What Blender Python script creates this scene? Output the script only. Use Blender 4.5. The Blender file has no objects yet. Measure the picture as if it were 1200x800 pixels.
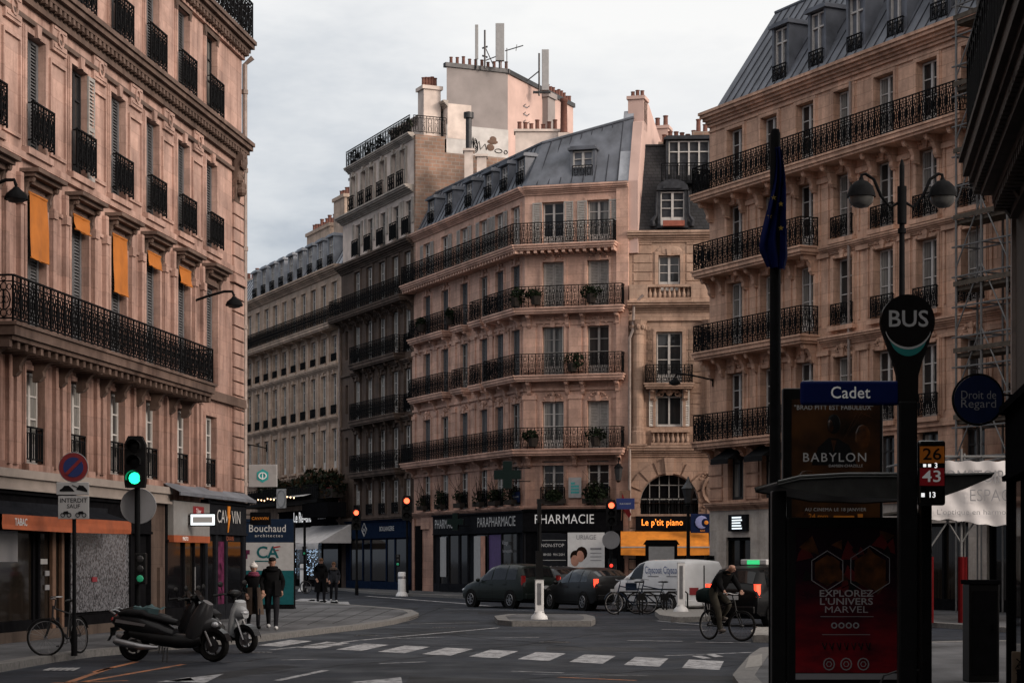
import bpy, math, random
from mathutils import Matrix, Vector
R = math.radians; PI = math.pi
rnd = random.Random(7)
sc = bpy.context.scene; col = sc.collection
FX, HZ, EYE = 2300., 655., 1.8          # focal length (px of a 1200 px wide frame), horizon row, eye height
def at(x, y, Y): return Vector(((x-600)/FX*Y, Y, EYE+(HZ-y)/FX*Y))
def gp(x, y, h=0.):
    Y = (EYE-h)*FX/(y-HZ); return Vector(((x-600)/FX*Y, Y, h))
def Tr(x=0, y=0, z=0): return Matrix.Translation((x, y, z))
def Rz(a): return Matrix.Rotation(a, 4, 'Z')
def Rx(a): return Matrix.Rotation(a, 4, 'X')
def Ry(a): return Matrix.Rotation(a, 4, 'Y')

# ------------------------------------------------------------------ materials
def nt(name):
    m = bpy.data.materials.new(name); m.use_nodes = True
    return m, m.node_tree, m.node_tree.nodes, m.node_tree.links, m.node_tree.nodes['Principled BSDF']
def mul(N, L, a, b, fac=1., t='MULTIPLY'):
    n = N.new('ShaderNodeMix'); n.data_type = 'RGBA'; n.blend_type = t; n.inputs[0].default_value = fac
    for i, x in ((6, a), (7, b)):
        if isinstance(x, tuple): n.inputs[i].default_value = x
        else: L.new(x, n.inputs[i])
    return n.outputs[2]
def ramp(N, L, src, stops):
    r = N.new('ShaderNodeValToRGB'); L.new(src, r.inputs[0]); e = r.color_ramp.elements
    while len(e) < len(stops): e.new(.5)
    for k, (p, c) in zip(e, stops):
        k.position = p; k.color = (c, c, c, 1) if isinstance(c, (int, float)) else (*c, 1)
    return r.outputs[0]
def noise(N, L, vec, scale, det=4, rough=.55):
    n = N.new('ShaderNodeTexNoise'); n.inputs['Scale'].default_value = scale
    n.inputs['Detail'].default_value = det; n.inputs['Roughness'].default_value = rough
    if vec is not None: L.new(vec, n.inputs['Vector'])
    return n.outputs['Fac']
def mapped(N, L, src, sx, sy, sz):
    m = N.new('ShaderNodeMapping'); m.inputs['Scale'].default_value = (sx, sy, sz); L.new(src, m.inputs[0]); return m.outputs[0]
def bump(N, L, b, h, s=.3, d=.02):
    n = N.new('ShaderNodeBump'); n.inputs['Strength'].default_value = s; n.inputs['Distance'].default_value = d
    L.new(h, n.inputs['Height']); L.new(n.outputs[0], b.inputs['Normal'])
def mat(name, c, rough=.6, metal=0., var=.25, scale=6., bmp=0., emit=0., spec=None, coat=0.):
    if spec is None: spec = .5 if max(c) > .1 or rough < .35 else .05
    m, t, N, L, b = nt(name)
    b.inputs['Roughness'].default_value = rough; b.inputs['Metallic'].default_value = metal
    b.inputs['Specular IOR Level'].default_value = spec
    if coat: b.inputs['Coat Weight'].default_value = coat; b.inputs['Coat Roughness'].default_value = .05
    tc = N.new('ShaderNodeTexCoord')
    f = noise(N, L, tc.outputs['Object'], scale)
    r = ramp(N, L, f, [(.3, 1-var), (.7, 1+var*.4)])
    o = mul(N, L, r, (*c, 1)); L.new(o, b.inputs['Base Color'])
    if bmp: bump(N, L, b, noise(N, L, tc.outputs['Object'], scale*4), bmp)
    if emit:
        L.new(o, b.inputs['Emission Color']); b.inputs['Emission Strength'].default_value = emit
    return m
def stone(name, c, soot=(.16, .13, .12), sootamt=.5, row=.42, width=1.0, joint=.75, low=.6, z1=14.):
    """ashlar: joints, blotches, rain streaks, with grime and painted shade deepening towards the street"""
    m, t, N, L, b = nt(name); b.inputs['Roughness'].default_value = .85; b.inputs['Specular IOR Level'].default_value = .25
    tc = N.new('ShaderNodeTexCoord'); P = tc.outputs['Object']
    sp = N.new('ShaderNodeSeparateXYZ'); L.new(P, sp.inputs[0])
    ad = N.new('ShaderNodeMath'); L.new(sp.outputs[0], ad.inputs[0]); L.new(sp.outputs[1], ad.inputs[1])
    cb = N.new('ShaderNodeCombineXYZ'); L.new(ad.outputs[0], cb.inputs[0]); L.new(sp.outputs[2], cb.inputs[1])
    br = N.new('ShaderNodeTexBrick'); L.new(cb.outputs[0], br.inputs[0])
    br.inputs['Scale'].default_value = 1; br.inputs['Brick Width'].default_value = width; br.inputs['Row Height'].default_value = row
    br.inputs['Mortar Size'].default_value = .012; br.inputs['Mortar Smooth'].default_value = .3
    br.inputs['Color1'].default_value = (1, 1, 1, 1); br.inputs['Color2'].default_value = (.78, .80, .82, 1)
    br.inputs['Mortar'].default_value = (joint, joint, joint, 1)
    o = mul(N, L, br.outputs[0], (*c, 1))
    o = mul(N, L, o, ramp(N, L, noise(N, L, P, .9, 6, .65), [(.3, .66), (.65, 1.1)]))
    o = mul(N, L, o, ramp(N, L, noise(N, L, P, 9, 5, .7), [(.3, .82), (.7, 1.05)]))
    st = noise(N, L, mapped(N, L, P, 1.5, 1.5, .16), 1.6, 6, .6)
    zz = N.new('ShaderNodeMapRange'); L.new(sp.outputs[2], zz.inputs[0])
    zz.inputs[1].default_value = 1.; zz.inputs[2].default_value = z1; zz.inputs[3].default_value = 1.; zz.inputs[4].default_value = 0.
    s1 = ramp(N, L, st, [(.46, 0.), (.74, 1.)])
    a1 = N.new('ShaderNodeMath'); a1.operation = 'MULTIPLY_ADD'; L.new(zz.outputs[0], a1.inputs[0]); a1.inputs[1].default_value = low  # low: shade of the lower floors painted into the stone colour
    sm = N.new('ShaderNodeMath'); sm.operation = 'MULTIPLY'; L.new(s1, sm.inputs[0]); sm.inputs[1].default_value = sootamt
    L.new(sm.outputs[0], a1.inputs[2]); a1.use_clamp = True
    mx = N.new('ShaderNodeMix'); mx.data_type = 'RGBA'; L.new(a1.outputs[0], mx.inputs[0]); L.new(o, mx.inputs[6])
    dk = mul(N, L, o, (*[x*2. for x in soot], 1)); L.new(dk, mx.inputs[7])  # soot tint colours the streaks and also the painted shade low down
    L.new(mx.outputs[2], b.inputs['Base Color'])
    bump(N, L, b, mul(N, L, noise(N, L, P, 25, 3), br.outputs[0]), .25, .02)
    return m
def glass_mat(name, c0=(.012, .013, .015), c1=(.24, .235, .22), thr=.55, spec=.36, bs=.12):
    m, t, N, L, b = nt(name); b.inputs['Roughness'].default_value = .05; b.inputs['Specular IOR Level'].default_value = spec
    oi = N.new('ShaderNodeObjectInfo'); tc = N.new('ShaderNodeTexCoord')
    v = noise(N, L, mapped(N, L, tc.outputs['Object'], 14, 1, .6), 1., 2)
    cur = mul(N, L, ramp(N, L, v, [(.3, .55), (.7, 1.1)]), (*c1, 1))
    f = ramp(N, L, oi.outputs['Random'], [(0, 0.), (thr-.01, .12), (thr, .75), (1, 1.)])
    # curtains hang at both sides of some windows, leaving the middle dark
    sp = N.new('ShaderNodeSeparateXYZ'); L.new(tc.outputs['Object'], sp.inputs[0]); ab = N.new('ShaderNodeMath'); ab.operation = 'ABSOLUTE'; L.new(sp.outputs[0], ab.inputs[0])
    sd = ramp(N, L, ab.outputs[0], [(.16, .25), (.24, 1.)]); f = mul(N, L, f, sd)
    mx = N.new('ShaderNodeMix'); mx.data_type = 'RGBA'; L.new(f, mx.inputs[0]); mx.inputs[6].default_value = (*c0, 1); L.new(cur, mx.inputs[7])
    L.new(mx.outputs[2], b.inputs['Base Color'])
    bump(N, L, b, noise(N, L, tc.outputs['Object'], 1.3, 2), bs, .05)
    return m
M = {}
def dm(k, *a, **kw): M[k] = mat(k, *a, **kw)
M['stone_left'] = stone('stone_left', (.56, .365, .30), sootamt=.75, low=.8, z1=12)
M['stone_far'] = stone('stone_far', (.60, .455, .355), sootamt=.5, low=.65)
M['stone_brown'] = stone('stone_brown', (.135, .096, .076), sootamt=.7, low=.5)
M['stone_pharm'] = stone('stone_pharm', (.74, .47, .365), sootamt=.4, low=.72, z1=12, joint=.68)
M['stone_arch'] = stone('stone_arch', (.55, .375, .28), sootamt=.5, low=.6, joint=.6)
M['stone_right'] = stone('stone_right', (.75, .47, .335), sootamt=.6, low=.55, z1=13, joint=.62)
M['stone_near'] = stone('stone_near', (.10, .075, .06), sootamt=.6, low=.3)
M['stone_pale'] = stone('stone_pale', (.52, .46, .405), sootamt=.4, low=.1, joint=.9)
M['stucco_white'] = mat('stucco_white', (.66, .56, .50), .9, var=.3, scale=1.2)
M['stucco_grey'] = mat('stucco_grey', (.27, .24, .23), .9, var=.22, scale=.9)  # grey carries the shade on the gable block's unlit face
M['stucco_pink'] = mat('stucco_pink', (.55, .385, .335), .9, var=.2, scale=.8)  # pink carries the warm sunlight on walls turned right
M['paint_band'] = mat('paint_band', (.23, .195, .172), .9, var=.25, scale=1.5)
def brickmat(name, c1, c2, mo, w, h):
    m, t, N, L, b = nt(name); b.inputs['Roughness'].default_value = .9
    tc = N.new('ShaderNodeTexCoord'); sp = N.new('ShaderNodeSeparateXYZ'); L.new(tc.outputs['Object'], sp.inputs[0])
    ad = N.new('ShaderNodeMath'); L.new(sp.outputs[0], ad.inputs[0]); L.new(sp.outputs[1], ad.inputs[1])
    cb = N.new('ShaderNodeCombineXYZ'); L.new(ad.outputs[0], cb.inputs[0]); L.new(sp.outputs[2], cb.inputs[1])
    br = N.new('ShaderNodeTexBrick'); L.new(cb.outputs[0], br.inputs[0]); br.inputs['Scale'].default_value = 1
    br.inputs['Brick Width'].default_value = w; br.inputs['Row Height'].default_value = h; br.inputs['Mortar Size'].default_value = .02
    for k, c in (('Color1', c1), ('Color2', c2), ('Mortar', mo)): br.inputs[k].default_value = (*c, 1)
    o = mul(N, L, br.outputs[0], ramp(N, L, noise(N, L, tc.outputs['Object'], 1.1, 6), [(.3, .55), (.7, 1.15)]))
    L.new(o, b.inputs['Base Color']); bump(N, L, b, br.outputs[1], -.3, .02)
    return m
M['brick'] = brickmat('rubble_brick', (.34, .20, .14), (.24, .16, .12), (.30, .25, .21), .45, .2)
M['slate'] = brickmat('slate', (.022, .023, .027), (.034, .034, .038), (.012, .012, .013), .3, .16)
M['paver'] = brickmat('paver', (.085, .08, .08), (.07, .067, .068), (.05, .047, .046), 1.2, .8)
dm('zinc', (.125, .136, .16), .55, .2, var=.45, scale=1.3); dm('zinc_seam', (.055, .058, .068), .6, .1); dm('zinc_dark', (.045, .047, .053), .6, .1, var=.4)
dm('zinc_pale', (.32, .34, .375), .5, .3, var=.4, scale=1.5)
dm('pot', (.15, .058, .04), .8, var=.4)
dm('iron', (.006, .0062, .007), .75, 0, var=.4, scale=9, spec=.06)
dm('iron_thin', (.014, .0145, .016), .6, .1, var=.4, scale=9)
dm('frame_white', (.46, .44, .42), .6, var=.2)
dm('frame_grey', (.24, .23, .22), .6, var=.2)
dm('frame_dark', (.03, .03, .032), .5, var=.2)
dm('shutter', (.33, .31, .29), .7, var=.25)
dm('shutter_dark', (.105, .105, .11), .7, var=.3)
dm('shutter_white', (.55, .52, .48), .7, var=.15)
M['glass'] = glass_mat('glass'); M['shopglass'] = glass_mat('shopglass', (.004, .004, .005), (.018, .014, .011), .5, .22, .02)
M['carglass'] = glass_mat('carglass', (.006, .007, .008), (.012, .012, .013), .9, .4, 0.)
dm('pipe', (.27, .215, .19), .6, .1, var=.3)
dm('shop_black', (.007, .007, .008), .45, var=.3, spec=0.)
dm('shop_grey', (.014, .015, .018), .5, var=.3, spec=0.)
dm('shop_blue', (.008, .015, .034), .4, var=.3, spec=0.)
dm('shop_brown', (.016, .010, .008), .6, var=.4, spec=0.)
dm('white_sign', (.55, .55, .55), .5, var=.1)
dm('white_dim', (.30, .30, .30), .6, var=.15)
dm('letter_white', (.75, .75, .75), .5, var=.03, emit=.05)
dm('letter_dim', (.40, .40, .40), .6, var=.05)
dm('letter_grey', (.20, .20, .21), .6, var=.05)
dm('orange_cloth', (.25, .055, .014), .85, var=.25, scale=3)
dm('orange_awning', (.60, .20, .015), .85, var=.25, scale=3)
dm('blind_orange', (.42, .13, .012), .8, var=.25, scale=2)
dm('awning_white', (.50, .48, .47), .8, var=.2, scale=2)
dm('black_cloth', (.012, .012, .013), .9, var=.3)
dm('neon_orange', (1., .28, .04), .5, var=0, emit=1.6)
dm('lamp_white', (.85, .95, 1.), .5, var=.0, emit=1.)
dm('bulb', (1., .62, .35), .5, var=0, emit=3.)
dm('fairy', (.55, .75, 1.), .5, var=0, emit=.9)
dm('sig_green', (.02, 1., .42), .5, var=0, emit=2.2)
dm('sig_red', (1., .12, .05), .5, var=0, emit=3.2)
dm('tail_red', (1., .07, .03), .4, var=0, emit=1.8)
dm('tail_amber', (1., .35, .04), .4, var=0, emit=2.0)
dm('led_white', (.9, .9, .9), .5, var=0, emit=.9)
dm('red_lens', (.25, .012, .012), .2, var=.1)
dm('navy', (.008, .014, .045), .45, var=.2)
dm('navy_board', (.008, .016, .034), .55, var=.2)
dm('teal', (.010, .075, .085), .55, var=.2)
dm('teal_bright', (.02, .30, .30), .5, var=.1)
dm('green_cross', (.01, .018, .016), .5, var=.1)
dm('pink_poster', (.09, .018, .05), .7, var=.9, scale=5)
dm('purple', (.06, .03, .12), .6, var=.3)
dm('skin_poster', (.40, .20, .14), .7, var=.3, scale=3)
dm('red_paint', (.075, .004, .005), .9, var=.2)
dm('sign_red', (.20, .012, .016), .5, var=.1)
dm('sign_blue', (.010, .025, .13), .5, var=.1)
dm('flag_blue', (.003, .007, .05), .8, var=.3, scale=3)
dm('flag_yellow', (.22, .15, .02), .8, var=.1)
dm('gold', (.60, .28, .02), .6, var=.2)
dm('granite', (.13, .125, .12), .8, var=.4, scale=14, bmp=.2)
dm('granite_pale', (.21, .20, .185), .8, var=.4, scale=14, bmp=.2)
dm('steel', (.30, .30, .31), .35, .8, var=.2)
dm('steel_dark', (.06, .06, .062), .4, .6, var=.3)
dm('rubber', (.011, .011, .011), .8, var=.3)
dm('plastic_black', (.008, .008, .0085), .4, var=.3, spec=.12)
dm('gloss_black', (.006, .006, .0065), .2, var=.2, coat=.3)
dm('scaffold', (.13, .13, .13), .6, .1, var=.3)
dm('plank', (.10, .085, .07), .8, var=.4)
dm('banner', (.52, .50, .50), .85, var=.12, scale=2)
dm('wood', (.12, .065, .04), .7, var=.3)
dm('leaf', (.013, .019, .010), .7, var=.6, scale=9)
dm('leaf_autumn', (.035, .02, .010), .7, var=.6, scale=9)
dm('twig', (.03, .022, .016), .8)
dm('planter', (.03, .025, .022), .8)
dm('flower', (.28, .08, .05), .8)
dm('teal_sign', (.012, .17, .16), .4, var=.1)
dm('sign_navy', (.006, .012, .07), .35, var=.1)
dm('orange_line', (.50, .14, .01), .4, var=.1)
dm('red_line', (.32, .008, .015), .4, var=.1)
dm('roof_plastic', (.05, .05, .048), .5, var=.3)
dm('poster_dark', (.012, .006, .010), .12, var=.8, scale=3)
dm('poster_amber', (.17, .065, .012), .4, var=.6, scale=8)
dm('poster_amber_haze', (.055, .02, .004), .3, var=.95, scale=2.2)
dm('poster_red', (.09, .006, .008), .3, var=.7, scale=3)
dm('poster_text', (.28, .26, .27), .5, var=.1)
dm('wood_pale', (.16, .11, .07), .7, var=.3)

def poster_mat():
    m, t, N, L, b = nt('poster_dark'); b.inputs['Roughness'].default_value = .12
    tc = N.new('ShaderNodeTexCoord'); P = tc.outputs['Object']; sp = N.new('ShaderNodeSeparateXYZ'); L.new(P, sp.inputs[0])
    g = N.new('ShaderNodeMapRange'); L.new(sp.outputs[2], g.inputs[0]); g.inputs[1].default_value = 1.5; g.inputs[2].default_value = .4
    a = N.new('ShaderNodeMath'); a.operation = 'MULTIPLY'; L.new(g.outputs[0], a.inputs[0]); L.new(ramp(N, L, noise(N, L, mapped(N, L, P, 1.2, 1, 3), 2.2, 4), [(.35, .25), (.65, 1.)]), a.inputs[1])
    x = N.new('ShaderNodeMix'); x.data_type = 'RGBA'; L.new(a.outputs[0], x.inputs[0]); x.inputs[6].default_value = (.012, .006, .010, 1); x.inputs[7].default_value = (.20, .008, .013, 1)
    L.new(x.outputs[2], b.inputs['Base Color']); M['poster_dark'] = m
poster_mat(); dm('poster_amber', (.07, .024, .006), .3, var=.95, scale=9)

dm('flag_red', (.34, .015, .015), .8, var=.2); dm('smoked_glass', (.07, .07, .068), .25, var=.2)

M['stone_left_dark'] = stone('stone_left_dark', (.165, .112, .09), sootamt=.7, low=.4, z1=14, joint=.9)  # darker copy of the left stone for cornices, hoods and balcony slabs
dm('letter_lit', (.85, .85, .85), .5, var=0, emit=.55)

M['paint_strip'] = mat('paint_strip', (.55, .53, .51), .9, var=.25, scale=1.5)
dm('taxi_green', (.05, .75, .25), .5, var=0, emit=.7); dm('roof_edge', (.16, .165, .16), .5)
dm('sig_red_dim', (.16, .012, .02), .6, var=.2); dm('disc_blue', (.22, .24, .45), .5, var=.1)
dm('sign_grey', (.17, .165, .16), .6, var=.15)
# ------------------------------------------------------------------ mesh builder
_tc = {}
def text_mesh(s, bold=0., sp=1.):
    if 'M' in s: bold = 0.
    k = (s, bold, sp)
    if k not in _tc:
        c = bpy.data.curves.new('t', 'FONT'); c.body = s; c.size = 1; c.align_x = 'CENTER'; c.align_y = 'CENTER'
        c.resolution_u = 3; c.offset = bold; c.space_character = sp
        o = bpy.data.objects.new('t', c); col.objects.link(o)
        dg = bpy.context.evaluated_depsgraph_get(); dg.update()
        me = bpy.data.meshes.new_from_object(o.evaluated_get(dg))
        _tc[k] = ([tuple(v.co) for v in me.vertices], [tuple(p.vertices) for p in me.polygons])
        bpy.data.objects.remove(o); bpy.data.curves.remove(c); bpy.data.meshes.remove(me)
    return _tc[k]
class MB:
    def __init__(s): s.v = []; s.f = []; s.mi = []; s.T = Matrix(); s.k = 0
    def add(s, vs, fs):
        n = len(s.v); T = s.T
        s.v += [(T @ Vector(p))[:] for p in vs]
        s.f += [tuple(i+n for i in f) for f in fs]; s.mi += [s.k]*len(fs); return s
    def poly(s, *p): return s.add(p, [tuple(range(len(p)))])
    def box(s, x0, x1, y0, y1, z0, z1):
        return s.add([(x, y, z) for x in (x0, x1) for y in (y0, y1) for z in (z0, z1)],
                     [(0, 1, 3, 2), (4, 6, 7, 5), (0, 4, 5, 1), (2, 3, 7, 6), (0, 2, 6, 4), (1, 5, 7, 3)])
    def tube(s, pts, r, n=6, closed=False, cap=True):
        pts = [Vector(p) for p in pts]; N = len(pts); rr = r if isinstance(r, (list, tuple)) else [r]*N
        vs = []; up = None
        for i, p in enumerate(pts):
            a = pts[i-1] if (i > 0 or closed) else p; b = pts[(i+1) % N] if (i < N-1 or closed) else p
            d = (b-a).normalized() if (b-a).length > 1e-9 else Vector((0, 0, 1))
            if up is None or abs(up.dot(d)) > .95: up = Vector((0, 0, 1)) if abs(d.z) < .9 else Vector((0, 1, 0))
            u = d.cross(up).normalized(); w = u.cross(d).normalized(); up = w
            vs += [tuple(p+(u*math.cos(2*PI*j/n+PI/n)+w*math.sin(2*PI*j/n+PI/n))*rr[i]) for j in range(n)]
        fs = []
        for i in range(N if closed else N-1):
            k = (i+1) % N
            fs += [(i*n+j, i*n+(j+1) % n, k*n+(j+1) % n, k*n+j) for j in range(n)]
        if cap and not closed: fs += [tuple(range(n)), tuple(range((N-1)*n, N*n))]
        return s.add(vs, fs)
    def bar(s, a, b, r, n=4): return s.tube([a, b], r, n)
    def ring(s, c, rx, rz, r, n=10, m=4, ax='y'):
        p = []
        for i in range(n):
            a = 2*PI*i/n; u, w = rx*math.cos(a), rz*math.sin(a)
            p.append((c[0]+u, c[1], c[2]+w) if ax == 'y' else (c[0], c[1]+u, c[2]+w) if ax == 'x' else (c[0]+u, c[1]+w, c[2]))
        return s.tube(p, r, m, True)
    def prism(s, poly, a, b, ax='y'):
        """polygon in the plane across axis ax, extruded from a to b; ax y: (x,z), ax x: (y,z), ax z: (x,y)"""
        n = len(poly); f = {'y': lambda p, t: (p[0], t, p[1]), 'x': lambda p, t: (t, p[0], p[1]), 'z': lambda p, t: (p[0], p[1], t)}[ax]
        return s.add([f(p, a) for p in poly]+[f(p, b) for p in poly],
                     [tuple(range(n)), tuple(range(2*n-1, n-1, -1))]+[(i, (i+1) % n, n+(i+1) % n, n+i) for i in range(n)])
    def lathe(s, prof, c=(0, 0, 0), n=12, a0=0, a1=2*PI):
        full = abs(a1-a0-2*PI) < 1e-6; m = n if full else n+1; vs = []
        for r, z in prof:
            vs += [(c[0]+r*math.cos(a0+(a1-a0)*j/n), c[1]+r*math.sin(a0+(a1-a0)*j/n), c[2]+z) for j in range(m)]
        fs = [(i*m+j, i*m+(j+1) % m, (i+1)*m+(j+1) % m, (i+1)*m+j) for i in range(len(prof)-1) for j in range(n)]
        return s.add(vs, fs)
    def cyl(s, c, r, h, n=12, ax='z'):
        pr = [(0, -h/2), (r, -h/2), (r, h/2), (0, h/2)]; T = s.T
        s.T = T @ Tr(*c) @ (Matrix() if ax == 'z' else Rx(PI/2) if ax == 'y' else Ry(PI/2))
        s.lathe(pr, n=n); s.T = T; return s
    def ell(s, c, rx, ry, rz, n=10, m=6):
        T = s.T; s.T = T @ Tr(*c) @ Matrix.Diagonal((rx, ry, rz, 1))
        s.lathe([(math.sin(PI*i/m), -math.cos(PI*i/m)) for i in range(m+1)], n=n); s.T = T; return s
    def loft(s, secs, n=12, p=2.):
        """sections (centre, ru, rw) of superellipse rings across the y axis"""
        vs = []
        for c, rx, rz in secs:
            for j in range(n):
                a = 2*PI*j/n; ca, sa = math.cos(a), math.sin(a)
                vs.append((c[0]+rx*math.copysign(abs(ca)**(2/p), ca), c[1], c[2]+rz*math.copysign(abs(sa)**(2/p), sa)))
        N = len(secs)
        fs = [(i*n+j, i*n+(j+1) % n, (i+1)*n+(j+1) % n, (i+1)*n+j) for i in range(N-1) for j in range(n)]
        return s.add(vs, fs+[tuple(range(n)), tuple(range((N-1)*n, N*n))])
    def text(s, t, size, Mx, bold=0., sp=1., w=None):
        """flat lettering in the local x-z plane (facing -y), centred at Mx"""
        v, f = text_mesh(t, bold, sp); T = s.T; k = 1.
        if w:
            xs = [p[0] for p in v]; k = w/((max(xs)-min(xs))*size)
        s.T = T @ Mx @ Rx(PI/2) @ Matrix.Diagonal((size*k, size, size, 1)); s.add(v, f); s.T = T; return s
    def mesh(s, name, mats, smooth=False):
        me = bpy.data.meshes.new(name); me.from_pydata(s.v, [], s.f)
        for m in (mats if isinstance(mats, (list, tuple)) else [mats]): me.materials.append(M[m] if isinstance(m, str) else m)
        if any(s.mi): me.polygons.foreach_set('material_index', s.mi)
        if smooth:
            me.polygons.foreach_set('use_smooth', [True]*len(me.polygons))
            try: me.set_sharp_from_angle(angle=R(smooth if smooth > 1 else 50))
            except Exception: pass
        me.update(); return me
    def build(s, name, mats, parent=None, F=None, smooth=False, bevel=0):
        o = bpy.data.objects.new(name, s.mesh(name, mats, smooth)); col.objects.link(o)
        if parent: o.parent = parent
        if F is not None: o.matrix_local = F
        if bevel:
            b = o.modifiers.new('bevel', 'BEVEL'); b.width = bevel; b.segments = 2; b.limit_method = 'ANGLE'
        return o
def inst(name, me, parent, F):
    o = bpy.data.objects.new(name, me); col.objects.link(o); o.parent = parent; o.matrix_local = F; return o
def tag(o, label=None, cat=None, group=None, kind=None):
    for k, v in (('label', label), ('category', cat), ('group', group), ('kind', kind)):
        if v: o[k] = v
    return o
def thing(name, label, cat, loc=(0, 0, 0), rz=0., group=None):
    o = bpy.data.objects.new(name, None); col.objects.link(o); o.empty_display_size = .3
    o.location = loc; o.rotation_euler = (0, 0, rz); return tag(o, label, cat, group)
def copy_tree(o, parent=None):
    c = o.copy(); col.objects.link(c)
    if parent: c.parent = parent
    for ch in list(o.children): copy_tree(ch, c)
    return c
def foliage(mb, c, rx, ry, rz, n, s=.09, seed=0):
    q = random.Random(seed); k0 = mb.k
    for i in range(n):
        while True:
            p = Vector((q.uniform(-1, 1), q.uniform(-1, 1), q.uniform(-1, 1)))
            if .15 < p.length < 1: break
        p = Vector((c[0]+p.x*rx, c[1]+p.y*ry, c[2]+p.z*rz))
        a = Vector((q.gauss(0, 1), q.gauss(0, 1), q.gauss(0, 1))).normalized(); b = a.cross(Vector((q.gauss(0, 1), q.gauss(0, 1), q.gauss(0, 1)))).normalized()
        l = s*q.uniform(.6, 1.5); mb.k = 1 if q.random() < .3 and mb.alt else k0
        mb.poly(p-a*l, p+b*l*.45, p+a*l, p-b*l*.45)
    mb.k = 0
MB.alt = False
def cloth(mb, p00, p10, p11, p01, amp=.03, nu=14, nv=6, seed=0, sag=0.):
    """a slack four cornered cloth with folds"""
    q = random.Random(seed); ph = [q.uniform(0, 6) for _ in range(4)]; A, B, C, D = [Vector(p) for p in (p00, p10, p11, p01)]; nn = (B-A).cross(D-A).normalized(); vs = []
    for j in range(nv+1):
        for i in range(nu+1):
            u, v = i/nu, j/nv; p = (A*(1-u)+B*u)*(1-v)+(D*(1-u)+C*u)*v
            e = 4*u*(1-u); w = amp*(math.sin(u*11+ph[0]+v*2)*.5+math.sin(v*6+u*4+ph[1])*.35+math.sin(u*27+ph[2])*.25)*(.25+.75*v)
            p = p+nn*w; p.z -= sag*e*v; vs.append(tuple(p))
    return mb.add(vs, [(j*(nu+1)+i, j*(nu+1)+i+1, (j+1)*(nu+1)+i+1, (j+1)*(nu+1)+i) for j in range(nv) for i in range(nu)])

# ------------------------------------------------------------------ facade kit (x along the wall, -y to the street, z up)
def walls(parent, F, x0, x1, z0, z1, ops, m, rev=.28, y=0., ret=True, name='wall', D=9.):
    mb = MB(); xs = sorted({x0, x1} | {v for o in ops for v in o[:2] if x0 < v < x1}); zs = sorted({z0, z1} | {v for o in ops for v in o[2:4] if z0 < v < z1})
    for a, b in zip(xs, xs[1:]):
        for c, d in zip(zs, zs[1:]):
            u, w = (a+b)/2, (c+d)/2
            if not any(o[0] < u < o[1] and o[2] < w < o[3] for o in ops): mb.poly((a, y, c), (b, y, c), (b, y, d), (a, y, d))
    for a, b, c, d in [o[:4] for o in ops]:
        mb.poly((a, y, c), (a, y+rev, c), (a, y+rev, d), (a, y, d)); mb.poly((b, y, c), (b, y+rev, c), (b, y+rev, d), (b, y, d))
        mb.poly((a, y, c), (b, y, c), (b, y+rev, c), (a, y+rev, c)); mb.poly((a, y, d), (b, y, d), (b, y+rev, d), (a, y+rev, d))
    if ret:
        mb.poly((x0, y, z0), (x0, y+D, z0), (x0, y+D, z1), (x0, y, z1)); mb.poly((x1, y, z0), (x1, y+D, z0), (x1, y+D, z1), (x1, y, z1))
        mb.poly((x0, y+D, z0), (x1, y+D, z0), (x1, y+D, z1), (x0, y+D, z1)); mb.poly((x0, y+rev+.5, z1), (x1, y+rev+.5, z1), (x1, y+D, z1), (x0, y+D, z1))
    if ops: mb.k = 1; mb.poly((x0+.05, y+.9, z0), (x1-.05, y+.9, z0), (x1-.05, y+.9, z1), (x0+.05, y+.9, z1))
    return mb.build(name, [m, 'shop_black'], parent, F)
_wm = {}
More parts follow.
